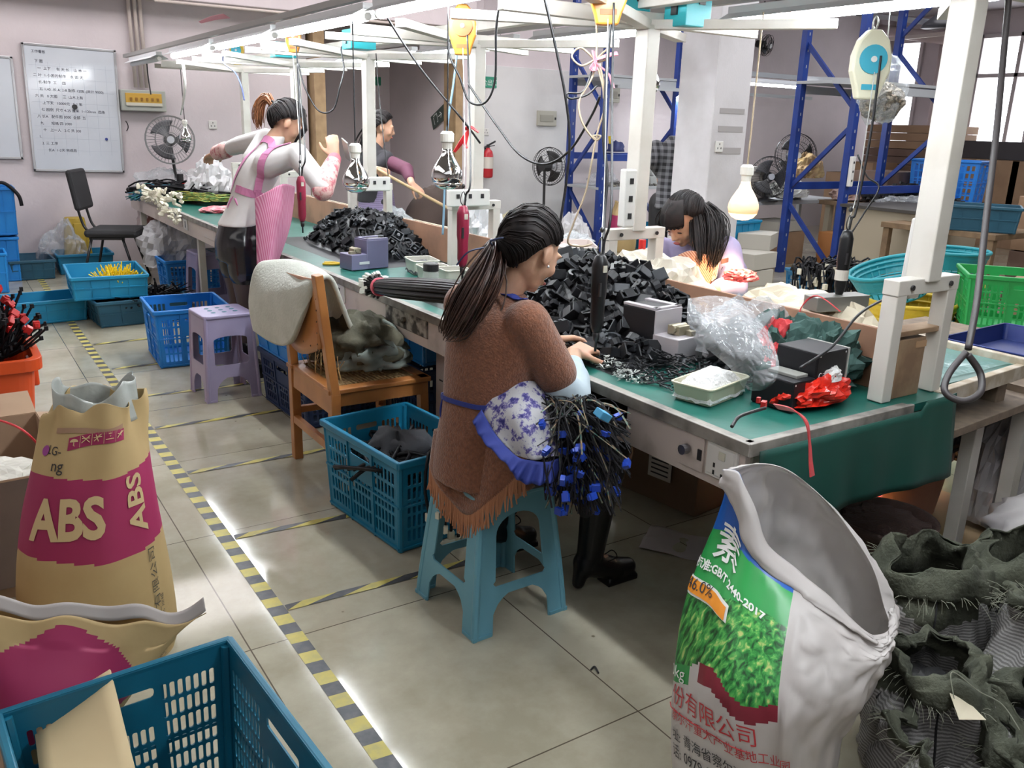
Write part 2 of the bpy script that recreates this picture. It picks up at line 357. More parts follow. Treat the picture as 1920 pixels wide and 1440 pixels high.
# electrical distribution boxes right
for (u, v, w_, h_, y, lab) in ((1024, 222, 0.30, 0.19, FW, 'beige electrical box on the white wall left of the blue rack'), (1147, 178, 0.24, 0.2, FW, 'white electrical box high on the wall behind the left blue rack')):
    c0 = P(u, v, y=y-.03); t = thing('electrical_box', lab, 'electrical box', (c0.x, y, c0.z))
    MB().box((0, -0.03, 0), (w_, 0.06, h_)).build('case', mat('box_beige', (0.42, 0.41, 0.35), 0.5), t, bevel=0.006)
    MB().box((-.01, -0.062, 0), (w_*.7, 0.01, h_*.45)).build('cover', mat('box_beige_dark', (0.3, 0.29, 0.24), 0.4), t, bevel=0.003)
    MB().box((w_*.42, -0.062, 0), (0.02, 0.012, 0.03)).build('latch', bk, t)
# green signs
sg = mat('sign_green', (0.03, 0.26, 0.16), 0.5); swt = mat('sign_white', (0.75, 0.8, 0.78), 0.6)
def sign(u, v, w_, h_, txt, label, rot=0.0, y=FW-0.02, m=sg, sz=0.6):
    c0 = P(u, v, y=y); t = thing('wall_sign', label, 'sign', c0); t.rotation_euler.y = rot
    MB().box((0, 0, 0), (w_, 0.012, h_)).build('plate', m, t, bevel=0.002)
    if txt: text(txt, h_*sz, flat((0, -0.008, -h_*0.25), (1, 0, 0), (0, 0, 1)), swt, t, sub=0, align='CENTER')
sign(913, 154, 0.28, 0.13, '安全出口', 'green safety sign on the white wall above the fire extinguisher', y=FW-.03)
sign(704, 152, 0.16, 0.11, '', 'small green sign on the alcove wall behind the tall post', y=11.58)
sign(783, 45, 0.16, 0.18, '→', 'green exit sign hung high above the alcove opening', y=FW-.2, m=mat('sign_teal', (0.02, 0.3, 0.2), 0.5))
# tilted sign on the alcove side wall
c0 = P(828, 214, x=5.48); t = thing('wall_sign', 'dark sign stuck crooked on the purple side wall of the alcove', 'sign', c0)
MB().box((0, 0, 0), (0.01, 0.55, 0.17)).build('plate', mat('sign_dark', (0.05, 0.07, 0.06), 0.5), t); t.rotation_euler.x = R_(-25)
text('门→', 0.13, flat((-0.008, .22, -0.04), (0, -1, 0), (0, 0, 1)), swt, t, sub=0)
# sockets on walls
def wsocket(loc, axis, label):
    t = thing('wall_socket', label, 'socket', loc); a = (0.085, 0.012, 0.085) if axis == 'y' else (0.012, 0.085, 0.085)
    MB().box((0, 0, 0), a).build('plate', wht, t, bevel=0.003)
    m = MB()
    for dx, dz in ((-.018, -.012), (.018, -.012), (0, .02)): m.box((dx, -.007, dz) if axis == 'y' else (-.007, dx, dz), (0.006, 0.003, 0.014) if axis == 'y' else (0.003, .006, .014))
    m.build('socket_holes', bk, t)
wsocket(P(399, 234, y=FW-.006), 'y', 'white wall socket behind the standing woman with the pink apron')
wsocket(P(1348, 275, y=5.174), 'y', 'white double socket on the shaded side of the concrete pillar')
wsocket(P(911, 247, y=FW-.03), 'y', 'small white switch plate above the fire extinguisher')

# fire extinguisher
c0 = P(914, 334, y=FW-0.13); t = thing('fire_extinguisher', 'red fire extinguisher hanging on the white wall', 'fire extinguisher', (c0.x, FW-0.13, c0.z))
MB().lathe([(0.03, 0), (0.062, 0.012), (0.068, 0.03), (0.068, 0.28), (0.055, 0.33), (0.028, 0.355), (0.022, 0.37)], n=20).build('cylinder', mat('extinguisher_red', (0.45, 0.02, 0.03), 0.3), t, smooth=True)
MB().lathe([(0.0695, 0.12), (0.0695, 0.26)], n=20, cap=False).build('paper_label', mat('label_white', (0.6, 0.56, 0.5), 0.7), t, smooth=True)
MB().box((0, 0, 0.39), (0.03, 0.03, 0.04)).bar((0.0, 0, 0.40), (0.1, -0.01, 0.45), 0.014, 0.02).bar((0.0, 0, 0.385), (0.09, -0.01, 0.40), 0.014, 0.01).build('valve_handle', bk, t)
MB().tube(spl([(0, 0, 0.39), (-0.06, -0.01, 0.37), (-0.085, -0.01, 0.25), (-0.085, -0.01, 0.08)]), 0.01, 8).build('hose', bk, t, smooth=True)
MB().box((0, 0.08, 0.36), (0.05, 0.09, 0.02)).build('wall_bracket', bk, t)
# ------------------------------------------------------------------ the long double workbench
BX0, BX1, BY0, BY1, BZ = 1.63, 3.10, 1.37, 9.45, 0.75
mat_green = mat('green_bench_mat', (0.008, 0.1, 0.08), 0.33, c2=(0.02, 0.14, 0.11), sc=4, lo=.45, hi=.75, bump=0.1, bsc=12)
edge_m = mat('worn_edge', (0.3, 0.28, 0.25), 0.5, c2=(0.12, 0.11, 0.1), sc=14, lo=.4, hi=.7)
pinkw = mat('scuffed_pinkish_white', (0.6, 0.52, 0.48), 0.55, c2=(0.38, 0.32, 0.28), sc=7, lo=.55, hi=.78)
white_p = mat('white_powder_coat', (0.62, 0.59, 0.54), 0.4, c2=(0.5, 0.46, 0.4), sc=5, lo=.5, hi=.8)
dirtm = mat('scuffed_drawer', (0.38, 0.35, 0.31), 0.6, c2=(0.05, 0.045, 0.04), sc=22, lo=.42, hi=.58)
hard = mat('hardboard_pinkish', (0.32, 0.17, 0.105), 0.6, c2=(0.2, 0.11, 0.07), sc=6, lo=.4, hi=.7)
wb_ = thing('workbench', 'long double-sided workbench with a green top and scuffed white drawers', 'workbench', (0, 0, 0))
MB().box(((BX0+2.5)/2, (BY0+BY1)/2, BZ-.012), (2.5-BX0, BY1-BY0, 0.024)).box(((2.5+BX1)/2, (BY0+BY1)/2+.04, BZ-.012), (BX1-2.5, BY1-BY0-.08, 0.024)).build('tabletop', mat_green, wb_)
e = MB()
e.box((BX0-.006, (BY0+BY1)/2, BZ-.013), (0.014, BY1-BY0+.02, 0.034)).box(((BX0+2.3)/2, BY0-.006, BZ-.013), (2.3-BX0+.02, 0.014, 0.036)).box((BX0+.012, (BY0+BY1)/2, BZ+.001), (0.022, BY1-BY0, 0.004)).box(((BX0+2.3)/2, BY0+.01, BZ+.001), (2.3-BX0, 0.022, 0.004))
e.build('edge_trim', edge_m, wb_, bevel=0.002)
e = MB(); e.bar((2.5, BY0+.04, BZ-.02), (3.12, BY0+.09, BZ-.02), 0.03, 0.05).bar((BX1, BY0+.07, BZ+.005), (BX1, BY1, BZ+.005), 0.03, 0.04)
e.build('timber_edge', mat('raw_timber', (0.4, 0.33, 0.24), 0.7, c2=(0.55, 0.5, 0.42), sc=20), wb_, bevel=0.003)
MB().box((2.36, (1.46+BY1)/2, 0.845), (0.014, BY1-1.46, 0.19)).build('partition', hard, wb_, bevel=0.002)
# apron with the drawer opening
a = MB()
def seg(y0, y1, z0=.598, z1=.733): a.box((1.642, (y0+y1)/2, (z0+z1)/2), (0.02, y1-y0, z1-z0))
seg(BY0+.01, 1.84); seg(2.62, 3.1); seg(3.5, BY1); seg(1.84, 2.62, .598, .622); seg(3.1, 3.5, .598, .64); seg(3.1, 3.5, .722, .733)
a.build('apron', pinkw, wb_, bevel=0.002)
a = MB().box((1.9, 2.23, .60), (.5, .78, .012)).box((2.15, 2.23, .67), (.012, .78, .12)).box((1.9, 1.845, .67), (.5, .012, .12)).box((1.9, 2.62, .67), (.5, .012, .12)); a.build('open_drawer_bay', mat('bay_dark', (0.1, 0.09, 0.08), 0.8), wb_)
def drawer(y0, y1, m, z0=.64, z1=.722, lock=True):
    d = MB().box((1.636, (y0+y1)/2, (z0+z1)/2), (0.022, y1-y0-.008, z1-z0-.006)).build('drawer', m, wb_, bevel=0.002)
    if lock: MB().tube([(1.626, (y0+y1)/2, .685), (1.612, (y0+y1)/2, .685)], 0.012, 10).box((1.614, (y0+y1)/2+.02, .676), (.01, .045, .012)).build('handle', mat('old_metal', (.2, .18, .15), .4, .8), d)
drawer(3.1, 3.5, dirtm)
for y in (4.15, 5.35, 6.3, 7.3):
    drawer(y, y+.34, pinkw, lock=False)
    sp = MB().box((1.628, y-.12, .675), (0.008, .12, .085)).build('socket_plate', wht, wb_, bevel=.002)
    MB().box((1.6235, y-.12, .675), (0.002, .02, .05)).build('socket_holes', bk, sp)
# socket panel near the corner
sp = MB().box((1.629, 1.453, .672), (0.01, .105, .095)).box((1.6235, 1.453, .672), (0.004, .09, .08)).build('socket_plate', wht, wb_, bevel=.002)
m = MB()
for dy, dz in ((.02, -.012), (.02, -.032), (-.018, -.03), (-.032, -.012), (-.03, -.036), (-.008, -.035)): m.box((1.621, 1.453+dy, .672+dz), (.002, .006, .012))
m.build('socket_holes', bk, sp); MB().box((1.6205, 1.448, .692), (.004, .022, .022)).build('rocker_switch', cream, sp, bevel=.001)
MB().box((1.629, 1.56, .675), (0.008, .085, .11)).build('control_plate', pinkw, wb_, bevel=.001)
k = MB().tube([(1.622, 1.575, .672), (1.60, 1.575, .672)], 0.014, 12).build('speed_knob', mat('knob_steel', (.25, .25, .27), .3, .9), wb_, smooth=False)
MB().box((1.624, 1.53, .668), (.004, .014, .03)).build('switch_slot', bk, wb_)
for i, (x, y) in enumerate(((1.92, 1.6), (1.92, 4.05), (1.69, 7.0), (1.69, 9.2), (2.94, 1.5), (3.02, 4.05), (3.02, 6.6), (3.02, 9.2))):
    MB().box((x, y, 0.298), (0.05, 0.05, 0.595)).build('leg', white_p, wb_, bevel=.003)
# lower timber shelf rail of the back half
MB().bar((2.42, 1.43, .61), (3.3, 1.50, .61), .14, .03).bar((2.5, 1.44, .665), (2.5, 1.5, .735), .04, .04).box((3.02, 1.5, .66), (.06, .06, .13)).box((2.95, 5, .56), (.1, 7, .02)).build('lower_shelf', mat('dark_timber', (0.22, 0.17, 0.12), .75, c2=(.15, .11, .08), sc=15), wb_, bevel=.003)
# green sheet hanging over the near end
dr = MB().grid(lambda u, v: (1.645+u*.86, BY0-.022-.012*math.sin(u*9)*v-.02*v+.004*math.sin(u*31)*v, .735-(.23+.0*u)*v + (.03*u*(1-v) if u > .8 else 0)), 40, 10).build('hanging_sheet', mat('green_sheet', (0.004, 0.048, 0.036), 0.55, c2=(.006, .06, .045), sc=3), wb_, smooth=True, solid=.003)

# ------------------------------------------------------------------ steel gantry: posts, feet, arms and rails
PY_ = [1.44, 2.72, 4.0, 5.33, 6.65, 7.95]
for i, y in enumerate(PY_):
    g = thing('gantry_post', ['nearest white steel post standing on the end of the workbench', 'second white steel post from the camera, between the two women at the bench', 'third white steel post, with a red ribbon tied round it', 'fourth white steel post, behind the silver lamp by the standing woman', 'fifth white steel post, just behind the standing woman', 'farthest white steel post near the whiteboard'][i], 'post', (2.37, y, .752))
    f = MB(); f.box((-.115, 0, .16), (.045, .05, .32)).box((.135, 0, .16), (.045, .05, .32)).box((.01, 0, .338), (.3, .052, .045)); f.build('foot_frame', white_p, g, bevel=.003)
    MB().bar((.01, 0, .35), (.012, -.0, 1.13), .062, .075, up=(0, 1, 0)).build('upright', white_p, g, bevel=.004)
    ar = MB().bar((-.66, 0, 1.15), (.6, 0, 1.15), .04, .05).bar((-.62, .42, 1.15), (0, 0, 1.13), .05, .035).bar((-.62, -.42, 1.15), (0, 0, 1.13), .05, .035).bar((.58, .42, 1.15), (0, 0, 1.13), .05, .035).bar((.58, -.42, 1.15), (0, 0, 1.13), .05, .035)
    ar.build('bracket_arm', white_p, g, bevel=.002)
    MB().tube([(-.08, -.028, .338), (-.08, -.033, .338)], .008, 8).tube([(.11, -.028, .338), (.11, -.033, .338)], .008, 8).build('bolt', bk, g)
g = thing('gantry_rail', 'white overhead steel rail running along the tops of the posts', 'rail', (2.37, 5, 1.966))
MB().box((0, -.1, 0), (.05, 9.0, .05)).build('rail', white_p, g, bevel=.003)
g = thing('gantry_rail', 'front overhead rail that carries the row of bright tubes over the women', 'rail', (1.72, 4.5, 2.016))
MB().box((0, .2, .015), (.035, 9.7, .03)).build('rail', mat('rail_grey', (.4, .39, .38), .5), g)
g = thing('gantry_rail', 'back overhead rail that carries the tubes over the far side of the bench', 'rail', (2.95, 4.5, 2.021))
MB().box((0, .0, .015), (.035, 8.0, .03)).build('rail', mat('rail_grey', (.4, .39, .38), .5), g)

# tube fixtures
TUBE_E = 60
tube_m = mat('lit_tube', (1, 1, 1), .5, emit=TUBE_E, ec=(0.93, 0.97, 1)); refl = mat('fixture_white', (.85, .87, .9), .35)
def fixture(x, y, z, label, on=True, group=None, L=1.18, rot=0):
    t = thing('tube_light', label, 'tube light', (x, y, z), rot, group)
    MB().box((0, 0, .012), (.05, L, .03)).build('housing', refl, t, bevel=.003)
    MB().add([(-.022, -L/2, 0), (.022, -L/2, 0), (.075, -L/2, -.028), (-.075, -L/2, -.028), (-.022, L/2, 0), (.022, L/2, 0), (.075, L/2, -.028), (-.075, L/2, -.028)],
             [(0, 1, 5, 4), (0, 4, 7, 3), (1, 2, 6, 5)]).build('added_reflector', refl, t, solid=.002)  # flared white wings added so the tubes look thick with glow
    MB().tube([(0, -L/2+.03, -.03), (0, L/2-.03, -.03)], .021, 10).build('tube', tube_m if on else refl, t, smooth=True)
    e = MB()
    for s in (-1, 1): e.tube([(0, s*(L/2-.03), -.03), (0, s*(L/2), -.03)], .018, 10)
    e.build('end_cap', wht, t)
    w = MB()
    for s in (-1, 1): w.tube([(0, s*L*.35, .02), (0, s*L*.35, .035)], .003, 5)
    w.build('hanger_wire', bk, t)
    return t
fr = ['lit tube of the front row overhead at the near end, above the picture', 'nearest lit tube of the front row, cut by the top edge', 'lit tube of the front row above the woman in the brown vest', 'lit tube of the front row above the dark parts heap', 'lit tube of the front row above the standing woman', 'lit tube of the front row left of the standing woman']
for i, y in enumerate((.66, 1.9, 3.15, 4.43, 5.7, 7.0)): fixture(1.72, y, 1.975, fr[i])
fixture(1.72, 9.0-.35, 1.975, 'unlit tube at the far end of the front row beside the whiteboard', on=False)
for i, y in enumerate((2.25, 3.72, 5.1, 6.4, 7.7)): fixture(2.95, y, 1.98, ['nearest tube of the back row at the top right', 'tube of the back row just left of the second post', 'tube of the back row behind the hanging orange tool balancer', 'tube of the back row left of the fourth post', 'farthest tube of the back row'][i])

# heat lamps on cords
silver = mat('mirror_silver', (.8, .8, .8), .06, 1.0); lampglass = mat('frosted_lamp_glass', (.75, .73, .68), .25); socket_m = mat('lamp_socket', (.78, .76, .7), .35)
cordw = mat('cord_beige', (.45, .36, .25), .6); cordk = mat('cord_black', (.015, .015, .017), .45)
glow = mat('glowing_lamp_face', (1, .75, .4), .3, emit=3.2, ec=(1, .55, .2)); glow2 = mat('glowing_lamp_body', (1, .85, .6), .3, emit=.3, ec=(1, .5, .2))
def lamp(base, label, lit=False, s=1.0, cord=None, top=1.92):
    t = thing('heat_lamp', label, 'heat lamp', base); B = V(base)
    prof = [(0.0, 0), (.025, .003), (.045, .013), (.058, .03), (.063, .05), (.061, .068), (.052, .09), (.038, .113), (.027, .13), (.0205, .148), (.0185, .165)]
    MB().lathe([(r*s, z*s) for r, z in prof[:4]], n=28).build('lamp_face', glow if lit else silver, t, smooth=True)
    MB().lathe([(r*s, z*s) for r, z in prof[3:]], n=28).build('lamp_body', glow2 if lit else silver, t, smooth=True)
    MB().lathe([(.02*s, .158*s), (.021*s, .18*s), (.027*s, .185*s), (.027*s, .215*s), (.018*s, .225*s)], n=16).build('lamp_socket', socket_m, t)
    c = cord or [(0, 0, .22*s), (0, 0, top-B.z)]
    MB().tube(spl(c, 6), .0035, 6).build('cord', cordw if lit else cordk, t, smooth=True)
    if lit:
        l = bpy.data.lights.new('lamp_glow', 'SPOT'); l.energy = 20 if B.z > .6 else 60; l.color = (1, .6, .3); l.spot_size = R_(120); l.spot_blend = .6; l.shadow_soft_size = .05
        o = bpy.data.objects.new('lamp_glow', l); COL.objects.link(o); o.parent = t; o.location = (0, 0, -.02)
    return t
lamp(D(668, 362, 4.05), 'silver heat lamp hanging beside the standing woman, right of her arm')
lamp(D(838, 356, 3.45), 'silver heat lamp hanging in front of the post with the red ribbon')
lamp(D(1391, 413, 3.6), 'lit orange heat lamp hanging over the woman with long black hair', lit=True, top=1.95)
lamp(P(349, 268, x=1.98), 'small silver heat lamp hanging over the far end of the bench', s=.9)
lamp(D(1213, 178, 3.75)+V((0, 0, .0)), 'heat lamp half hidden behind the second post', s=.85)
# ------------------------------------------------------------------ people
skin = mat('skin', (0.56, 0.33, 0.22), 0.5, c2=(0.5, 0.27, 0.18), sc=12, sss=0.1)
hair_k = mat('hair_black', (0.008, 0.0065, 0.007), 0.55, spec=.18, c2=(0.018, 0.013, 0.012), sc=30)
hair_b = mat('hair_brown_ends', (0.06, 0.026, 0.017), 0.4, c2=(0.025, 0.012, 0.01), sc=30)
hair_c = mat('hair_copper', (0.3, 0.12, 0.05), 0.4, c2=(0.2, 0.08, 0.035), sc=30)
eye_k = mat('eyelash_black', (0.01, 0.008, 0.008), 0.4); lip = mat('lip_red', (0.42, 0.1, 0.09), 0.4)

def frame(F, U):                      # matrix with columns right, forward, up
    F = V(F).normalized(); U = V(U); Rr = F.cross(U).normalized(); U = Rr.cross(F)
    return Matrix(((Rr.x, F.x, U.x), (Rr.y, F.y, U.y), (Rr.z, F.z, U.z)))
def head_parts(m, c, F, U, s=1.0):
    H = frame(F, U); c = V(c)
    def e(p, r, n=14): m.ell(c + H @ (V(p)*s), [q*s for q in r], n, H)
    e((0, -.012, .03), (.073, .09, .083), 20); e((0, .02, -.012), (.064, .072, .085), 18); e((0, .035, -.072), (.042, .042, .036)); e((0, .062, -.09), (.02, .018, .016))
    for sx in (-1, 1):
        e((sx*.034, .058, -.03), (.026, .024, .024)); e((sx*.075, -.008, -.012), (.009, .02, .032)); e((sx*.03, .078, .022), (.024, .012, .009)); e((sx*.03, .076, -.002), (.015, .012, .01)); e((sx*.012, .092, -.034), (.008, .008, .007))
    m.cap(c + H @ V((0, .088*s, .012*s)), c + H @ V((0, .104*s, -.03*s)), .008*s, .0125*s, 8)
    e((0, .086, -.06), (.022, .011, .006)); e((0, .083, -.07), (.019, .011, .007))
def face_bits(c, F, U, t, off, s=1.0, closed=True):
    H = frame(F, U); c = V(c)
    for sx in (-1, 1):
        MB().ell(c + H @ (V((sx*.031, .0865, -.004))*s), (.014*s, .004*s, .0028*s), 10, H).build('eyelashes', eye_k, t, loc=off, smooth=True)
        MB().ell(c + H @ (V((sx*.032, .088, .024))*s), (.018*s, .004*s, .003*s), 10, H).build('eyebrow', eye_k, t, loc=off, smooth=True)
    MB().ell(c + H @ (V((0, .0945, -.0635))*s), (.02*s, .006*s, .007*s), 10, H).build('lips', lip, t, loc=off, smooth=True)
def hand_parts(m, w, d, n, side=1, curl=0.5, s=1.0):   # wrist, direction, back-of-hand normal
    w, d, n = V(w), V(d).normalized(), V(n); r = d.cross(n).normalized(); n = r.cross(d); S = s
    for k in (-.026, -.009, .009, .024): m.cap(w + r*(k*.6*S), w + d*.085*S + r*(k*S), .016*S, .0115*S, 8)
    for k, (o, L) in enumerate(((-.03, .058), (-.01, .07), (.011, .075), (.031, .066))):
        p = w + d*.085*S + r*o*S; a = 0.15 + curl*.25
        for q, ll in enumerate((.45, .3, .25)):
            dd = d*math.cos(a) - n*math.sin(a); p2 = p + dd*(L*ll*S); m.cap(p, p2, (.0092-.0008*q)*S, (.0086-.0008*q)*S, 8); p = p2; a += curl*.9
    p = w + d*.025*S + r*(.03*side*S)
    for q, (ll, a) in enumerate(((.036, .7), (.03, .45), (.024, .2))):
        dd = d*math.cos(a) + r*(side*math.sin(a)) - n*(.35); p2 = p + dd.normalized()*ll*S; m.cap(p, p2, (.0125-.001*q)*S, (.0112-.001*q)*S, 8); p = p2

def hair_strands(c, F, U, tie, mt, t, off, n=170, s=1.0, front=0.02, seed=1, r=.0034, name='hair', low=-.02):
    """combed hair: a ridged shell from the hairline to the tie point plus loose strands"""
    rnd = random.Random(seed); H = frame(F, U); c = V(c); o = V((0, -.014, .02)); rad = V((.0815, .1, .098))
    tl = H.transposed() @ (V(tie)-c)/s - o; td = V((tl.x/rad.x, tl.y/rad.y, tl.z/rad.z)).normalized()
    hl = [(0, .62), (30, .60), (58, .42), (76, .05), (92, .02), (108, -.30), (125, -.74), (150, -.93), (180, -.96)]
    def elev(a):
        a = abs(math.degrees(a))
        for (a0, e0), (a1, e1) in zip(hl, hl[1:]):
            if a <= a1: return e0+(e1-e0)*(a-a0)/(a1-a0)
        return hl[-1][1]
    td.z = max(td.z, -.3); td.normalize()
    def surf(a, q, k=1.0):
        e = math.asin(elev(a)); d = V((math.sin(a)*math.cos(e), math.cos(a)*math.cos(e), math.sin(e))); m_ = max(0, math.cos(a)+.25)/1.25; bk_ = max(0, -math.cos(a))
        m_ = m_**.6; C = V((0, -.25, 1.25))*m_ + V((math.sin(a)*1.1, -.55-.45*bk_, .15-.6*bk_))*(1-m_)
        p = (td*((1-q)**2) + C*(2*q*(1-q)) + d*(q*q)).normalized()
        k = k*(1.0 + .022*math.sin(q*PI)*abs(math.sin(a*19+2*noise.noise(V((a*3, 0, 0))))) + .03*math.sin(q*PI)) - (.02 if q > .97 else 0)
        return c + H @ ((V((p.x*rad.x, p.y*rad.y, p.z*rad.z))*k + o)*s)
    m = MB(); m.grid(lambda u, v: surf(-PI+2*PI*u, .02+.98*v), 144, 18, cu=True)
    for k in range(n):
        a = rnd.uniform(-PI, PI); k0 = rnd.uniform(1.0, 1.035); q0 = rnd.uniform(.9, 1.0)
        m.tube([surf(a+.02*math.sin(q*3), q0*(1-q/8)+.01, k0) for q in range(9)], r*s*.6, 4)
    return m.build(name, mt, t, loc=off, smooth=True)
def tail(path, w, mt, t, off, n=60, seed=3, name='ponytail', r=.003, flat_=1.0):
    rnd = random.Random(seed); m = MB(); path = [V(p) for p in path]; L = len(path)
    m.tube([ev(path, min(.999, q/10)) for q in range(10)], [ev([V((a, 0, 0)) for a in w], min(.999, q/10)).x*(.75 if q < 8 else .4) for q in range(10)], 12)
    for k in range(n):
        ox, oy, oz = (max(-1.1, min(1.1, rnd.gauss(0, .6))) for _ in range(3)); e = rnd.uniform(.86, 1.02)
        pts = [ev(path, min(.999, q/8*e)) + V((ox, oy, oz))*ev([V((a, 0, 0)) for a in w], min(.999, q/8*e)).x for q in range(9)]
        m.tube(pts, [r*(1.0-.6*(q/8)) for q in range(9)], 5)
    return m.build(name, mt, t, loc=off, smooth=True)
def bvh(o):
    dg = bpy.context.evaluated_depsgraph_get(); ob = o.evaluated_get(dg); me = ob.to_mesh()
    b = BVHTree.FromPolygons([o.matrix_world @ v.co for v in me.vertices], [tuple(p.vertices) for p in me.polygons]); ob.to_mesh_clear(); return b
def ribbon(o_b, pts, w, off_n, name, m, t, off, thick=.003, n=6):   # strap laid on a body surface
    pts = spl(pts, n); q = []; nn = []
    for p in pts:
        c_, no, _, d = o_b.find_nearest(p); q.append(c_ + no*off_n); nn.append(no)
    mb = MB(); vs = []
    for i, p in enumerate(q):
        tt = (q[min(i+1, len(q)-1)] - q[max(i-1, 0)]).normalized(); s = tt.cross(nn[i]).normalized()
        for k in (-1, 1): vs.append(p + s*k*w/2)
    mb.add(vs, [(2*i, 2*i+1, 2*i+3, 2*i+2) for i in range(len(q)-1)])
    return mb.build(name, m, t, loc=off, solid=thick)
def ring(c, rx, ry, n=10, rz=0.0, dz=None):
    c = V(c); out = []
    for i in range(n):
        a = 2*PI*i/n; x, y = rx*math.cos(a), ry*math.sin(a)
        out.append(c + V((x*math.cos(rz)-y*math.sin(rz), x*math.sin(rz)+y*math.cos(rz), dz[i] if dz else 0)))
    return out
def closed_loft(m, rings, nu=28, nv=24):
    o = len(m.v); fn = loft(rings); m.grid(fn, nu, nv, cu=True)
    for j, fl in ((0, True), (nv, False)):
        idx = [o + j*nu + i for i in range(nu)]; cc = sum((V(m.v[i]) for i in idx), V())/nu; k = len(m.v); m.v.append(tuple(cc))
        for i in range(nu):
            a, b = idx[i], idx[(i+1) % nu]; m.f.append((b, a, k) if fl else (a, b, k)); m.m.append(0)
    return m

# ---- the woman in the brown vest on the blue stool
wv = mat('vest_brown_knit', (0.22, 0.085, 0.042), 0.95, c2=(0.15, 0.055, 0.028), sc=90, lo=.35, hi=.65, bump=.5, bsc=160, sheen=.3)
fringe_m = mat('fringe_tan', (0.42, 0.19, 0.1), 0.9); sleeve_b = mat('sleeve_pale_blue', (0.42, 0.5, 0.54), 0.8, c2=(.36, .44, .5), sc=6)
royal = mat('royal_blue_cloth', (0.015, 0.03, 0.2), 0.75); pants_k = mat('black_trousers', (0.008, 0.008, 0.01), 0.6); boot_k = mat('black_leather', (0.006, 0.006, 0.007), 0.32, spec=.3)
def floral_mat(name, base, dark, mid, sc=26):
    m = mat(name, base, .85); nt = m.node_tree; b = nt.nodes['Principled BSDF']; tc = nt.nodes.new('ShaderNodeTexCoord')
    n = nt.nodes.new('ShaderNodeTexNoise'); n.inputs['Scale'].default_value = sc; n.inputs['Detail'].default_value = 6; n.inputs['Roughness'].default_value = .7; nt.links.new(tc.outputs['Object'], n.inputs['Vector'])
    r = nt.nodes.new('ShaderNodeValToRGB'); e = r.color_ramp.elements; e[0].position = .38; e[0].color = (*dark, 1); e[1].position = .5; e[1].color = (*base, 1)
    k = e.new(.45); k.color = (*mid, 1); k = e.new(.66); k.color = (*base, 1); k = e.new(.7); k.color = (*mid, 1)
    nt.links.new(n.outputs[0], r.inputs[0]); nt.links.new(r.outputs[0], b.inputs['Base Color']); return m
floral = floral_mat('floral_cloth', (.5, .5, .52), (.02, .02, .14), (.12, .1, .3), 30)
base = V((1.36, 2.13, 0)); t = thing('person', 'seated woman in a brown fringed vest with a long ponytail, nearest the camera', 'person', base); off = -base
Fh = V((.62, .30, -.72)); Uh = V((.62, .22, .75)); hc = V((1.425, 2.07, 1.155))
b = MB(); head_parts(b, hc, (.84, .22, -.5), (.48, .12, .86))
b.cap((1.345, 2.115, 1.0), (1.40, 2.08, 1.10), .05, .044)
closed_loft(b, [ring((1.34, 2.13, .46), .12, .17), ring((1.33, 2.13, .6), .105, .14), ring((1.33, 2.125, .72), .09, .12), ring((1.345, 2.12, .88), .1, .145), ring((1.355, 2.11, .98), .07, .12), ring((1.36, 2.11, 1.02), .04, .05)])
RS, RE, RW = V((1.365, 1.975, .965)), V((1.50, 1.95, .715)), V((1.655, 2.14, .80)); LS, LE, LW = V((1.335, 2.275, .965)), V((1.52, 2.36, .74)), V((1.69, 2.33, .80))
for a, e_, w_ in ((RS, RE, RW), (LS, LE, LW)): b.cap(a, e_, .047, .038); b.cap(e_, w_, .038, .025)
hand_parts(b, RW, (.8, .35, .05), (0, -.3, .95), 1, .7); hand_parts(b, LW, (.85, -.3, .05), (0, .3, .95), -1, .7)
for hp, k, a, f in (((1.38, 2.04, .52), (1.72, 2.0, .50), (1.68, 2.03, .12), (1.79, 2.03, .05)), ((1.38, 2.22, .52), (1.74, 2.26, .48), (1.47, 2.31, .17), (1.56, 2.33, .07))):
    b.cap(hp, k, .085, .06); b.cap(k, a, .055, .038); b.cap(a, f, .035, .03)
b.build('body', skin, t, loc=off, remesh=.006, it=3); face_bits(hc, (.84, .22, -.5), (.48, .12, .86), t, off)
b = MB()
for hp, k, a in (((1.38, 2.04, .52), (1.72, 2.0, .50), (1.685, 2.03, .3)), ((1.38, 2.22, .52), (1.74, 2.26, .48), (1.6, 2.29, .32))): b.cap(hp, k, .095, .07); b.cap(k, a, .068, .056)
b.ell((1.345, 2.13, .51), (.135, .18, .07)); b.build('trousers', pants_k, t, loc=off, remesh=.009, it=6)
for a, f, kn, yy in (((1.68, 2.03, .12), (1.80, 2.03, .045), (1.70, 2.02, .38), 0), ((1.475, 2.31, .18), (1.59, 2.335, .085), (1.6, 2.29, .36), 1)):
    a, f, kn = V(a), V(f), V(kn); bt = MB(); bt.cap(kn, a, .062, .045); bt.cap(a + V((-.01, 0, -.02)), f, .048, .038); bt.cap(f, f+V((.05, .0, -.005)), .04, .032); bt.box(f+V((.01, 0, -.035)), (.13, .07, .02))
    hb = a + V((-.03, 0, -.03)); bt.cap(hb, hb + V((-.012, 0, -.055 if not yy else -.09)), .03, .022)
    o = bt.build('boot', boot_k, t, loc=off, remesh=.006, it=3)
    MB().tube(spl([a+V((.05, -.03, -.02)), a+V((.08, -.045, .0)), a+V((.07, -.03, .02)), a+V((.05, -.01, .0)), a+V((.07, .02, .02)), a+V((.05, .03, -.02))]), .002, 5).build('bootlace', boot_k, o)
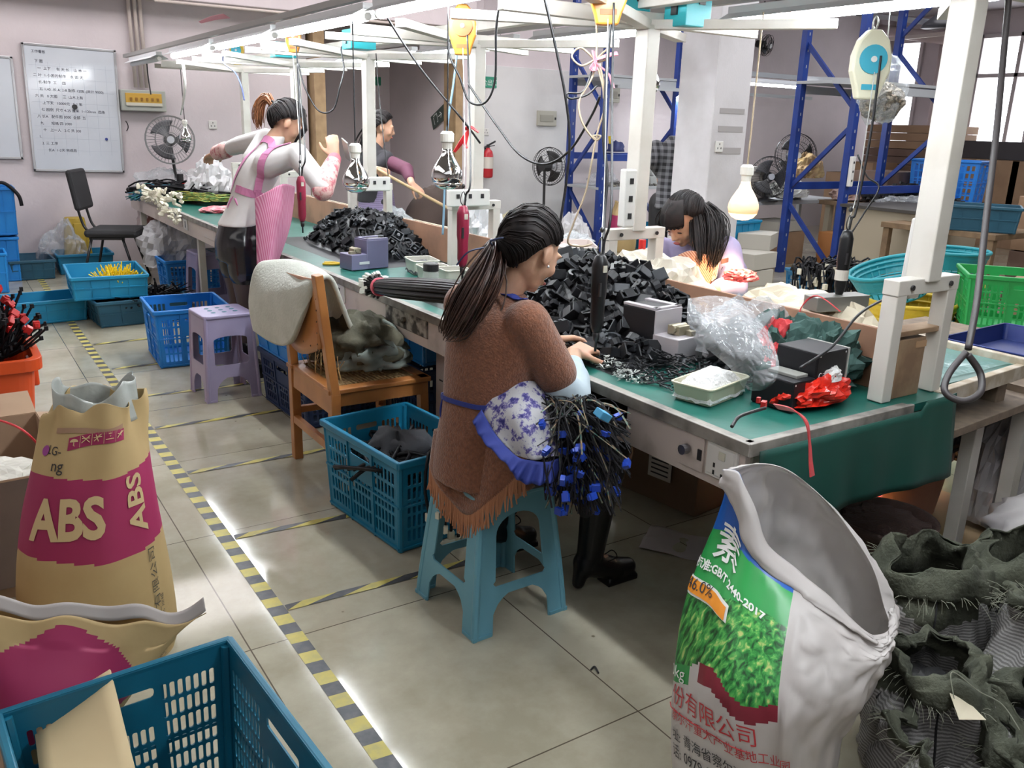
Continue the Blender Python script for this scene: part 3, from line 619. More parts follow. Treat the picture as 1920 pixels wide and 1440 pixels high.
# vest
b = MB(); tw = .12
rg = [ring((1.325, 2.13, .455), .16, .185, 12, tw), ring((1.325, 2.13, .55), .15, .175, 12, tw), ring((1.32, 2.125, .70), .125, .152, 12, tw), ring((1.335, 2.12, .86), .128, .168, 12, tw),
      ring((1.345, 2.115, .955), .108, .172, 12, tw), ring((1.352, 2.11, 1.0), .075, .12, 12, tw), ring((1.365, 2.105, 1.03), .05, .06, 12, tw)]
closed_loft(b, rg, 36, 30)
for a, e_ in ((RS, RE), (LS, LE)): b.cap(a + V((-.01, 0, .0)), a.lerp(e_, .62), .068, .066)
vest = b.build('vest', wv, t, loc=off, remesh=.007, it=7)
bpy.context.view_layer.update()
# pointed back panel with its fringe, hanging over the stool
hem = [D(806, 872, 2.72), D(835, 925, 2.66), D(872, 968, 2.60), D(925, 932, 2.52), D(985, 880, 2.45)]
up_ = [D(815, 805, 2.70), D(840, 800, 2.62), D(880, 810, 2.56), D(935, 810, 2.48), D(990, 800, 2.43)]
pan = MB().grid(lambda u, v: ev(up_, min(u, .999)).lerp(ev(hem, min(u, .999)), v) + V((-.012, -.012, 0))*math.sin(u*11)*v, 32, 14).build('vest_back_panel', wv, t, loc=off, smooth=True, solid=.006)
fr_ = MB(); rnd = random.Random(2)
for k in range(92):
    p = ev(hem, k/92) + V((-.012, -.012, 0))*math.sin(k/92*11); L = .075 + rnd.uniform(-.008, .008)
    fr_.tube([p+V((0, 0, .004)), p+V((rnd.uniform(-.004, .002), rnd.uniform(-.004, .002), -L*.5)), p+V((rnd.uniform(-.01, .006), rnd.uniform(-.01, .004), -L))], [.0032, .003, .0022], 5)
fr_.build('fringe', fringe_m, pan, loc=(0, 0, 0))
# pale blue over-sleeves
for e_, w_, s_ in ((RE, RW, 1), (LE, LW, -1)):
    b = MB(); b.cap(e_ + V((-.03, 0, .045)), e_ + V((.0, 0, .01)), .058, .066); b.cap(e_ + V((0, 0, .01)), e_.lerp(w_, .45), .066, .058); b.cap(e_.lerp(w_, .45), e_.lerp(w_, .74), .056, .036)
    b.ell(e_+V((.01, -.01*s_, -.03)), (.055, .06, .05)); b.build('over_sleeve', sleeve_b, t, loc=off, remesh=.007, it=4)
vb = bvh(vest)
ribbon(vb, [D(893, 503, 2.5), D(930, 522, 2.5), D(962, 545, 2.47), D(985, 555, 2.45)], .022, .004, 'apron_neck_strap', royal, t, off)
bl = ribbon(vb, [D(808, 735, 2.75), D(830, 740, 2.66), D(870, 752, 2.55), D(905, 762, 2.5), D(950, 765, 2.45), D(985, 760, 2.43)], .014, .005, 'apron_waist_tie', royal, t, off)
MB().tube(spl([D(832, 740, 2.63), D(826, 775, 2.63), D(838, 800, 2.63)]), .004, 6).tube(spl([D(834, 740, 2.62), D(840, 780, 2.61), D(835, 830, 2.6), D(838, 878, 2.6)]), .0035, 6).ell(D(833, 741, 2.625), (.012, .012, .009), 8).build('bow', royal, bl, loc=(0, 0, 0), smooth=True)
# floral apron over the thigh with a ruffle
A0 = [D(902, 770, 2.50), D(940, 735, 2.47), D(1000, 715, 2.50), D(1050, 760, 2.60)]; A1 = [D(930, 815, 2.44), D(970, 790, 2.40), D(1030, 790, 2.45), D(1070, 830, 2.56)]
A2 = [D(968, 855, 2.40), D(1005, 862, 2.38), D(1045, 855, 2.42), D(1070, 860, 2.52)]
fa = lambda u, v: ev([ev(r, min(u, .999)) for r in (A0, A1, A2)], min(v, .999)) + V((-.6, -.8, .2)).normalized()*(.006*math.sin(u*14+v*4)+.006*nz((u*4, v*4, 1)))
ap = MB().grid(fa, 30, 24).build('floral_apron', floral, t, loc=off, smooth=True, solid=.003)
lower = [D(886, 790, 2.45), D(905, 826, 2.40), D(950, 872, 2.36), D(975, 903, 2.35), D(1020, 908, 2.36), D(1052, 895, 2.42)]; upr = [D(903, 768, 2.47), D(930, 815, 2.42), D(968, 855, 2.38), D(995, 863, 2.36), D(1025, 866, 2.38), D(1050, 858, 2.42)]
MB().grid(lambda u, v: ev(upr, min(u, .999)).lerp(ev(lower, min(u, .999)), v) + V((-.5, -.8, .1))*(.010*math.sin(u*60)*v), 110, 6).build('ruffle', royal, ap, loc=(0, 0, 0), smooth=True, solid=.002)
tie = D(926, 462, 2.47)
hair_strands(hc, (.84, .22, -.5), (.48, .12, .86), tie, hair_k, t, off, n=230, s=1.04, r=.0036, low=-.01)
tl = tail([tie, D(915, 505, 2.46), D(893, 550, 2.45), D(865, 600, 2.47), D(845, 625, 2.49)], (.014, .036, .046, .042, .02), hair_b, t, off, n=230, r=.0032)
tie_o = MB().tube(spl([tie+V((0, 0, .018)), tie+V((.012, -.012, 0)), tie+V((0, 0, -.018)), tie+V((-.012, .012, 0))], 5, True), .007, 8).build('hair_tie', mat('hair_tie_cloth', (.3, .33, .42), .7), t, loc=off, smooth=True)
MB().tube(spl([tie, tie+V((-.03, -.03, .02)), tie+V((.0, -.05, .03)), tie]), .003, 5).tube(spl([tie, tie+V((-.08, 0, -.01)), tie+V((-.11, .02, -.05))]), .0025, 5).build('tie_ends', mat('navy_cord', (.02, .03, .08), .6), tie_o)
Hh = frame((.84, .22, -.5), (.48, .12, .86)); MB().ell(hc + Hh @ V((.088, -.004, -.042)), (.004, .004, .004), 8).build('earring', mat('pearl', (.8, .8, .8), .1, .5), t, loc=off, smooth=True)

# ---- the standing woman with the pink striped apron
pinks = mat('pink_stripe_cloth', (0.5, 0.13, 0.25), .8, wave=(34, (.62, .3, .42), (0, 0, 0))); pinkst = mat('pink_strap', (.55, .2, .36), .8)
whites = mat('white_knit', (.68, .65, .64), .85, c2=(.6, .57, .56), sc=4); leather = mat('black_leather_shorts', (.012, .012, .014), .22); tights = mat('sheer_tights', (.06, .04, .035), .5)
pinkfl = floral_mat('pink_floral_cuff', (.68, .45, .42), (.5, .12, .16), (.6, .28, .28), 26)
base = V((1.43, 5.1, 0)); t = thing('person', 'standing woman in a white top, pink striped apron and black leather shorts', 'person', base); off = -base
hc = V((1.74, 5.02, 1.475)); FF, UU = (.80, -.16, -.58), (.55, -.1, .83)
b = MB(); head_parts(b, hc, FF, UU, 1.0); b.cap((1.625, 5.04, 1.33), (1.69, 5.03, 1.42), .05, .047)
S1, E1, W1 = D(556, 290, 4.78), D(605, 350, 4.72), D(628, 296, 4.85); S2, E2, W2 = D(500, 262, 5.1), D(450, 272, 5.35), D(405, 288, 5.6)
closed_loft(b, [ring((1.44, 5.1, .78), .10, .15), ring((1.46, 5.09, .9), .1, .14), ring((1.50, 5.08, 1.03), .085, .115), ring((1.56, 5.06, 1.18), .1, .14), ring((1.60, 5.05, 1.27), .08, .13), ring((1.63, 5.04, 1.32), .045, .06)])
for a, e_, w_ in ((S1, E1, W1), (S2, E2, W2)): b.cap(a, e_, .05, .04); b.cap(e_, w_, .04, .027)
hand_parts(b, W1, (D(622, 258, 4.85)-W1), (-.3, -.9, .1), -1, .5); hand_parts(b, W2, (D(380, 300, 5.75)-W2), (0, 0, 1), 1, .5)
for s_ in (-1, 1):
    y = 5.1 + s_*.085; b.cap((1.44, y, .78), (1.45, y, .46), .09, .058); b.cap((1.45, y, .46), (1.42, y, .09), .055, .034); b.cap((1.42, y, .06), (1.53, y, .035), .036, .03)
b.build('body', skin, t, loc=off, remesh=.007, it=3); face_bits(hc, FF, UU, t, off)
b = MB(); closed_loft(b, [ring((1.45, 5.095, .90), .118, .158, 12), ring((1.48, 5.085, .98), .104, .14, 12), ring((1.51, 5.075, 1.06), .10, .132, 12), ring((1.565, 5.06, 1.18), .115, .155, 12), ring((1.60, 5.05, 1.27), .1, .15, 12), ring((1.635, 5.04, 1.335), .066, .08, 12), ring((1.675, 5.033, 1.40), .06, .062, 12)], 32, 28)
for a, e_, w_ in ((S1, E1, W1), (S2, E2, W2)): b.cap(V((1.58, a.y*.5+5.05*.5, 1.25)), a, .08, .066); b.cap(a, e_, .066, .055); b.cap(e_, e_.lerp(w_, .3), .054, .05)
top_ = b.build('white_top', whites, t, loc=off, remesh=.008, it=5)
b = MB().cap(E1.lerp(W1, .1), E1.lerp(W1, .8), .062, .045); b.cap(E1+V((.0, 0, -.02)), E1.lerp(W1, .4), .06, .055); b.build('floral_cuff', pinkfl, t, loc=off, remesh=.008)
b = MB().cap(E1.lerp(W1, .75), E1.lerp(W1, .95), .042, .04); b.build('red_cuff', mat('coral_cloth', (.6, .18, .22), .8), t, loc=off, remesh=.008)
b = MB().cap(E2.lerp(W2, .55), E2.lerp(W2, .92), .054, .05); b.build('floral_cuff', pinkfl, t, loc=off, remesh=.008)
b = MB(); closed_loft(b, [ring((1.44, 5.1, .70), .125, .185, 12), ring((1.44, 5.1, .8), .125, .18, 12), ring((1.455, 5.1, .88), .118, .165, 12), ring((1.47, 5.095, .96), .105, .142, 12)], 30, 20)
for s_ in (-1, 1): b.cap((1.44, 5.1+s_*.09, .8), (1.445, 5.1+s_*.09, .64), .102, .095)
b.build('shorts', leather, t, loc=off, remesh=.008, it=4)
b = MB()
for s_ in (-1, 1): y = 5.1 + s_*.085; b.cap((1.44, y, .72), (1.45, y, .46), .088, .061); b.cap((1.45, y, .46), (1.42, y, .12), .0585, .038)
b.build('tights', tights, t, loc=off, remesh=.008, it=3)
for s_ in (-1, 1):
    y = 5.1 + s_*.085; b = MB().cap((1.425, y, .2), (1.42, y, .08), .052, .045); b.cap((1.42, y, .055), (1.53, y, .04), .045, .036); b.box((1.46, y, .012), (.2, .07, .024)); b.build('boot', boot_k, t, loc=off, remesh=.008, it=3)
bpy.context.view_layer.update(); tb = bvh(top_)
for pts in ([D(482, 236, 4.9), D(462, 262, 4.9), D(455, 300, 4.9), D(450, 340, 4.95), D(448, 362, 4.98)], [D(540, 255, 4.75), D(512, 262, 4.75), D(496, 290, 4.75), D(488, 330, 4.8), D(483, 362, 4.85)], [D(470, 250, 4.9), D(495, 256, 4.85), D(512, 262, 4.8)], [D(448, 355, 4.9), D(470, 360, 4.9), D(490, 362, 4.85)]):
    ribbon(tb, pts, .042, .004, 'apron_strap', pinkst, t, off)
# apron skirt wrapped round the near side
def sk(u, v):
    a = -.35*PI - u*PI*.75; z = .99 - v*.62; rx, ry = .125+.03*v, .165+.05*v
    return V((1.47-.02*v, 5.095, z)) + V((-math.sin(a)*rx*-1.0*(1+.05*math.sin(u*20)*v)*-1, 0, 0)) + V((0, math.cos(a)*ry*(1+.05*math.sin(u*20)*v), 0))
A0 = [D(478, 372, 4.80), D(500, 360, 4.74), D(530, 345, 4.76), D(553, 350, 4.9)]; A1 = [D(480, 420, 4.76), D(500, 420, 4.72), D(530, 420, 4.76), D(545, 420, 4.9)]; A2 = [D(482, 500, 4.76), D(500, 503, 4.72), D(512, 498, 4.78), D(522, 490, 4.9)]
MB().grid(lambda u, v: ev([ev(r, min(u, .999)) for r in (A0, A1, A2)], min(v, .999)) + V((-.4, -.9, 0))*(.008*math.sin(u*16)*v), 24, 20).build('apron_skirt', pinks, t, loc=off, smooth=True, solid=.003)
A0 = [D(560-98, 352, 4.95), D(452, 356, 5.02), D(446, 360, 5.1)]; A2 = [D(428, 450, 4.98), D(423, 448, 5.06), D(420, 445, 5.15)]
MB().grid(lambda u, v: ev(A0, min(u, .999)).lerp(ev(A2, min(u, .999)), v), 4, 14).build('apron_edge', pinks, t, loc=off, smooth=True, solid=.003)
MB().tube(spl([D(446, 362, 4.9), D(430, 380, 4.92), D(427, 410, 4.95), D(423, 440, 4.95)]), .006, 6).tube(spl([D(448, 362, 4.9), D(455, 375, 4.88), D(450, 390, 4.88), D(440, 372, 4.88)]), .006, 6).build('apron_tie', pinkst, t, loc=off, smooth=True)
tie = D(510, 196, 4.93)
hair_strands(hc, FF, UU, tie, hair_k, t, off, n=190, s=1.05, r=.0042, low=.0)
tail([tie, D(500, 182, 4.95), D(488, 195, 4.98), D(484, 215, 5.0), D(487, 236, 5.0)], (.010, .02, .026, .026, .018), hair_c, t, off, n=110, r=.0036)
b = MB(); rnd = random.Random(5); Hq = frame(FF, UU)
for k in range(60):
    a = -.95+1.9*k/60; p = hc + Hq @ V((math.sin(a)*.06, -.01+math.cos(a)*.05, .115)); q = hc + Hq @ V((math.sin(a)*.088, .02+math.cos(a)*.088, .03)); z = hc + Hq @ V((math.sin(a)*.088, .03+math.cos(a)*.078, -.005-rnd.random()*.02-(.06 if abs(a) > .7 else 0)))
    b.tube([p, q, z], [.005, .0046, .002], 5)
b.build('fringe_hair', hair_k, t, loc=off, smooth=True)
MB().tube(spl([tie+V((0, 0, .02)), tie+V((.01, -.015, 0)), tie+V((0, 0, -.02)), tie+V((-.01, .015, 0))], 5, True), .007, 8).build('hair_tie', eye_k, t, loc=off, smooth=True)
# the small printed packet in her raised hand
tag(MB().box(D(650, 282, 4.85), (.008, .06, .14), Euler((R_(30), R_(-25), 0)).to_matrix()).build('parts_packet', mat('packet_grey', (.55, .55, .53), .3), bevel=.003), 'pale flat packet held up in the standing woman\'s right hand', 'packet')

# ---- the woman with long black hair under the lit lamp
lil = mat('lilac_shirt', (.36, .32, .5), .8, c2=(.3, .27, .44), sc=5); gl = mat('apron_gingham', (.22, .06, .03), .8, wave=(34, (.36, .22, .14), (0, .6, .3)))
base = V((3.12, 2.98, 0)); t = thing('person', 'woman with long black hair and lilac shirt bending over the far bench side', 'person', base); off = -base
hc = D(1283, 412, 3.98); FF, UU = V((-.80, -.12, -.58)), V((-.5, -.08, .86))
b = MB(); head_parts(b, hc, FF, UU); nb = D(1322, 452, 4.05); b.cap(hc + V((.03, .03, -.05)), nb, .048, .052)
RSh, LSh = D(1240, 470, 4.15), D(1362, 470, 3.92); RE, LE = D(1205, 535, 4.0), D(1375, 540, 3.88); RW, LW = D(1255, 545, 3.85), D(1310, 548, 3.7)
closed_loft(b, [ring((3.2, 3.02, .45), .12, .17, 10, .6), ring((3.16, 3.0, .62), .1, .14, 10, .6), ring((3.1, 2.95, .8), .1, .15, 10, .6), ring((3.02, 2.9, .92), .075, .13, 10, .6), ring((3.0, 2.88, .97), .04, .05, 10, .6)])
for a, e_, w_ in ((RSh, RE, RW), (LSh, LE, LW)): b.cap(a, e_, .046, .038); b.cap(e_, w_, .037, .025)
hand_parts(b, RW, (-.6, -.4, -.1), (0, 0, 1), -1, .6); hand_parts(b, LW, (-.8, .2, -.1), (0, 0, 1), 1, .6)
for s_ in (-1, 1):
    b.cap((3.25, 3.0+s_*.1, .5), (3.45, 2.9+s_*.12, .5), .09, .06); b.cap((3.45, 2.9+s_*.12, .5), (3.45, 2.9+s_*.12, .05), .055, .035); b.cap((3.45, 2.9+s_*.12, .04), (3.35, 2.85+s_*.12, .03), .035, .03)
b.build('body', skin, t, loc=off, remesh=.007, it=3); face_bits(hc, FF, UU, t, off)
b = MB(); closed_loft(b, [ring((3.19, 3.02, .5), .14, .19, 12, .6), ring((3.16, 3.0, .64), .125, .165, 12, .6), ring((3.1, 2.95, .8), .12, .17, 12, .6), ring((3.03, 2.9, .91), .1, .16, 12, .6), ring((3.0, 2.885, .985), .055, .07, 12, .6)], 30, 24)
for a, e_, w_ in ((RSh, RE, RW), (LSh, LE, LW)): b.cap(V((3.03, 2.9, .93)).lerp(a, .5), a, .06, .062); b.cap(a, e_, .068, .066); b.cap(e_, e_.lerp(w_, .4), .064, .05)
sh = b.build('shirt', lil, t, loc=off, remesh=.008, it=4)
b = MB()
for s_ in (-1, 1): b.cap((3.22, 3.0+s_*.1, .5), (3.45, 2.9+s_*.12, .5), .1, .07); b.cap((3.45, 2.9+s_*.12, .5), (3.45, 2.9+s_*.12, .08), .065, .05)
b.build('trousers', pants_k, t, loc=off, remesh=.01)
bpy.context.view_layer.update(); sb = bvh(sh)
ribbon(sb, [D(1332, 415, 3.9), D(1322, 440, 3.85), D(1314, 470, 3.8), D(1312, 500, 3.8)], .035, .006, 'apron_strap', mat('pearl_strap', (.6, .5, .42), .5, c2=(.2, .12, .08), sc=60), t, off)
MB().grid(lambda u, v: ev([D(1272, 478, 3.86), D(1295, 470, 3.82), D(1318, 476, 3.82), D(1335, 480, 3.86)], min(u, .999)).lerp(ev([D(1262, 560, 3.8), D(1285, 560, 3.78), D(1315, 562, 3.78), D(1340, 562, 3.8)], min(u, .999)), v), 14, 14).build('gingham_apron', gl, t, loc=off, smooth=True, solid=.003)
MB().box(D(1359, 489, 3.78), (.004, .07, .02), Euler((0, 0, R_(-70))).to_matrix()).build('sleeve_patch', mat('patch_brown', (.12, .05, .04), .8), t, loc=off)
hair_strands(hc, FF, UU, hc + V((.10, .01, .03)), hair_k, t, off, n=160, s=1.04, r=.004, low=0)
tail([D(1318, 392, 4.02), D(1335, 418, 3.94), D(1338, 452, 3.88), D(1330, 498, 3.84)], (.03, .045, .045, .03), hair_k, t, off, n=150, r=.0036, name='long_hair'); tail([D(1303, 400, 3.93), D(1308, 440, 3.86), D(1312, 492, 3.8)], (.014, .022, .014), hair_k, t, off, n=60, r=.003, name='side_lock')
tail([D(1252, 392, 4.05), D(1244, 410, 4.08), D(1246, 440, 4.1)], (.02, .025, .012), hair_k, t, off, n=50, r=.003, name='side_lock'); b = MB(); Hq = frame(FF, UU)
for k in range(56):
    a = -.85+1.7*k/56; b.tube([hc + Hq @ V((math.sin(a)*.05, -.02+math.cos(a)*.04, .122)), hc + Hq @ V((math.sin(a)*.078, .0+math.cos(a)*.078, .09)), hc + Hq @ V((math.sin(a)*.086, .02+math.cos(a)*.085, .05)), hc + Hq @ V((math.sin(a)*.086, .03+math.cos(a)*.078, .034+.008*math.sin(k*2.7)))], [.005, .005, .0045, .002], 5)
b.build('fringe_hair', hair_k, t, loc=off, smooth=True)

# ---- the woman in the purple apron with a pole
base = V((3.1, 6.72, 0)); t = thing('person', 'dark-haired woman in a purple apron and maroon sleeves holding a wooden pole', 'person', base); off = -base
blk = mat('black_sweater', (.02, .018, .022), .85); mar = mat('maroon_cloth', (.09, .02, .045), .8); pur = mat('purple_apron', (.2, .15, .26), .8, wave=(20, (.26, .2, .33), (0, 1.57, 0)))
hc = D(716, 238, 7.0); FF, UU = V((.93, -.3, -.22)), V((.2, -.05, .97))
b = MB(); head_parts(b, hc, FF, UU); nb = hc + V((-.05, .01, -.15)); b.cap(hc+V((-.01, 0, -.06)), nb, .048, .055); SH = hc + V((-.05, .02, -.2))
q = [ring((SH.x-.02, SH.y, z), rx, ry, 10) for z, rx, ry in ((.8, .11, .16), (.95, .1, .13), (1.08, .095, .125), (1.2, .1, .15), (1.27, .06, .1), (1.31, .04, .05))]; closed_loft(b, q)
S1, E1, W1 = SH+V((.02, -.17, -.04)), D(678, 330, 6.75), D(706, 318, 6.7); S2, E2, W2 = SH+V((.03, .12, -.03)), D(762, 318, 6.75), D(772, 345, 6.62)
for a, e_, w_ in ((S1, E1, W1), (S2, E2, W2)): b.cap(a, e_, .046, .037); b.cap(e_, w_, .036, .026)
hand_parts(b, W1, (.8, -.1, -.25), (0, -.9, .3), 1, 1.0); hand_parts(b, W2, (.5, -.4, -.5), (0.3, -.8, .5), 1, 1.1)
for s_ in (-1, 1): b.cap((SH.x, 6.72+s_*.09, .82), (SH.x, 6.72+s_*.09, .45), .085, .06); b.cap((SH.x, 6.72+s_*.09, .45), (SH.x, 6.72+s_*.09, .08), .055, .036); b.cap((SH.x, 6.72+s_*.09, .04), (SH.x+.12, 6.72+s_*.09, .03), .035, .03)
b.build('body', skin, t, loc=off, remesh=.008, it=3); face_bits(hc, FF, UU, t, off)
b = MB(); closed_loft(b, [ring((SH.x-.02, SH.y, z), rx, ry, 10) for z, rx, ry in ((.86, .13, .17), (1.0, .12, .15), (1.12, .115, .15), (1.21, .11, .16), (1.28, .07, .1), (1.34, .052, .055))], 26, 20)
b.cap(S1+V((0, .05, .01)), S1, .06, .06); b.cap(S1, E1, .06, .05); b.cap(S2, S2.lerp(E2, .3), .06, .055); b.build('sweater', blk, t, loc=off, remesh=.009, it=4)
MB().cap(S2.lerp(E2, .15), E2, .064, .056).cap(E2, E2.lerp(W2, .6), .055, .04).build('maroon_sleeve', mar, t, loc=off, remesh=.009)
b = MB(); closed_loft(b, [ring((SH.x-.0, SH.y-.01, z), rx, ry, 10) for z, rx, ry in ((.55, .17, .2), (.8, .15, .18), (1.0, .125, .145), (1.12, .12, .13), (1.2, .11, .12))], 26, 20); b.build('purple_apron', pur, t, loc=off, remesh=.009)
b = MB()
for s_ in (-1, 1): b.cap((SH.x, 6.72+s_*.09, .86), (SH.x, 6.72+s_*.09, .08), .1, .055)
b.build('trousers', pants_k, t, loc=off, remesh=.01)
hair_strands(hc, FF, UU, hc+V((-.1, .02, -.06)), hair_k, t, off, n=120, s=1.06, r=.0055, low=.0)
tail([hc+V((-.1, .03, .0)), hc+V((-.12, .04, -.1)), hc+V((-.12, .05, -.2))], (.03, .06, .05), hair_k, t, off, n=50, r=.005)
tag(MB().tube([D(692, 308, 6.72), D(735, 333, 6.64), D(862, 402, 6.4)], .012, 10).build('wooden_pole', mat('pole_wood', (.42, .28, .15), .6), smooth=True), 'long pale wooden pole held by the woman in the purple apron', 'pole')

# ---- the man in the checked shirt, seen from behind beside the pillar
chk = mat('checked_shirt', (.05, .05, .055), .85); nt = chk.node_tree; tc = nt.nodes.new('ShaderNodeTexCoord'); bs = nt.nodes['Principled BSDF']; prev = None
for rot in ((0, 0, R_(32)), (0, R_(90), 0)):
    wv_ = nt.nodes.new('ShaderNodeTexWave'); wv_.inputs['Scale'].default_value = 5.5; mp = nt.nodes.new('ShaderNodeMapping'); mp.inputs['Rotation'].default_value = rot
    nt.links.new(tc.outputs['Object'], mp.inputs[0]); nt.links.new(mp.outputs[0], wv_.inputs[0]); rp = nt.nodes.new('ShaderNodeValToRGB'); rp.color_ramp.elements[0].position = .45; rp.color_ramp.elements[1].position = .55
    rp.color_ramp.elements[0].color = (.018, .018, .021, 1); rp.color_ramp.elements[1].color = (.17, .17, .185, 1); nt.links.new(wv_.outputs[1], rp.inputs[0])
    if prev: mx = nt.nodes.new('ShaderNodeMix'); mx.data_type = 'RGBA'; mx.inputs[0].default_value = .5; nt.links.new(prev.outputs[0], mx.inputs[6]); nt.links.new(rp.outputs[0], mx.inputs[7]); nt.links.new(mx.outputs[2], bs.inputs['Base Color'])
    prev = rp
c = D(1262, 300, 8.0); base = V((c.x, c.y, 0)); t = thing('person', 'person in a black and grey checked shirt, seen from behind next to the pillar', 'person', base); off = -base
hc = V((c.x+.13, c.y-.02, 1.60)); FF, UU = V((.6, .75, -.35)), V((.2, .2, .95)); b = MB(); head_parts(b, hc, FF, UU); b.cap(hc+V((-.02, 0, -.07)), hc+V((-.05, -.02, -.17)), .05, .06)
q = lambda k: [ring((c.x-.02+.06*(z-.8), c.y, z), rx*k, ry*k, 10, -.9) for z, rx, ry in ((.8, .12, .17), (.95, .11, .15), (1.1, .11, .16), (1.28, .12, .19), (1.38, .1, .17), (1.45, .05, .07))]
closed_loft(b, q(1)); S1 = c + V((-.13, .1, -.0)); S1.z = 1.34; S2 = c + V((.17, -.12, 0)); S2.z = 1.34
E1, W1 = D(1222, 300, 7.85), D(1240, 330, 8.1); E2, W2 = V((S2.x+.1, S2.y+.1, 1.08)), V((S2.x+.2, S2.y+.3, 1.0))
for a, e_, w_ in ((S1, E1, W1), (S2, E2, W2)): b.cap(a, e_, .05, .042); b.cap(e_, w_, .04, .03)
hand_parts(b, W1, (.5, .6, -.2), (0, 0, 1), 1, .6); hand_parts(b, W2, (.3, .8, -.2), (0, 0, 1), -1, .6)
for s_ in (-1, 1): b.cap((c.x+s_*.07, c.y-s_*.05, .82), (c.x+s_*.08, c.y-s_*.06, .08), .085, .04); b.cap((c.x+s_*.08, c.y-s_*.06, .04), (c.x+s_*.08+.07, c.y-s_*.06+.08, .03), .04, .035)
b.build('body', skin, t, loc=off, remesh=.009, it=3)
b = MB(); closed_loft(b, q(1.14), 26, 20); b.cap(S1, E1, .072, .06); b.cap(E1, W1, .058, .045); b.cap(S2, E2, .072, .06); b.cap(E2, W2, .058, .045); b.build('shirt', chk, t, loc=off, remesh=.01, it=4)
b = MB()
for s_ in (-1, 1): b.cap((c.x+s_*.07, c.y-s_*.05, .84), (c.x+s_*.08, c.y-s_*.06, .08), .11, .06)
b.build('trousers', pants_k, t, loc=off, remesh=.01)
hair_strands(hc, FF, UU, hc+V((-.06, -.07, -.02)), hair_k, t, off, n=90, s=1.06, r=.006, low=0)
# ------------------------------------------------------------------ moulded plastic: crates, baskets, stools
_PL = {}
def rrect(x0, y0, x1, y1, r=.004, n=2):
    r = min(r, (x1-x0)/2*.99, (y1-y0)/2*.99); out = []
    for cx, cy, a in ((x1-r, y1-r, 0), (x0+r, y1-r, 90), (x0+r, y0+r, 180), (x1-r, y0+r, 270)):
        for k in range(n+1): b = R_(a+90*k/n); out.append((cx+r*math.cos(b), cy+r*math.sin(b)))
    return out
def plate(key, outer, holes, th):       # flat plate with holes, as (verts, faces), z = -th/2..th/2
    if key in _PL: return _PL[key]
    cu = bpy.data.curves.new('t', 'CURVE'); cu.dimensions = '2D'; cu.fill_mode = 'BOTH'; cu.extrude = th/2
    for pl in [outer]+list(holes):
        s = cu.splines.new('POLY'); s.points.add(len(pl)-1); s.use_cyclic_u = True
        for p, q in zip(s.points, pl): p.co = (q[0], q[1], 0, 1)
    o = bpy.data.objects.new('t', cu); COL.objects.link(o); dg = bpy.context.evaluated_depsgraph_get()
    me = bpy.data.meshes.new_from_object(o.evaluated_get(dg)); r = ([tuple(v.co) for v in me.vertices], [tuple(p.vertices) for p in me.polygons])
    bpy.data.objects.remove(o); bpy.data.curves.remove(cu); bpy.data.meshes.remove(me)
    _PL[key] = r; return r
def slots(W, H, nx, ny, mx=.03, b=.03, tp=.05, gap=.35, skip=None, r=.004):
    hs = []; cw = (W-2*mx)/nx; ch = (H-b-tp)/ny
    for j in range(ny):
        for i in range(nx):
            if skip and skip(i, j): continue
            x = -W/2+mx+i*cw; y = b+j*ch; hs.append(rrect(x+cw*gap/2, y+ch*.09, x+cw*(1-gap/2), y+ch*.91, r))
    return hs
CR = 0
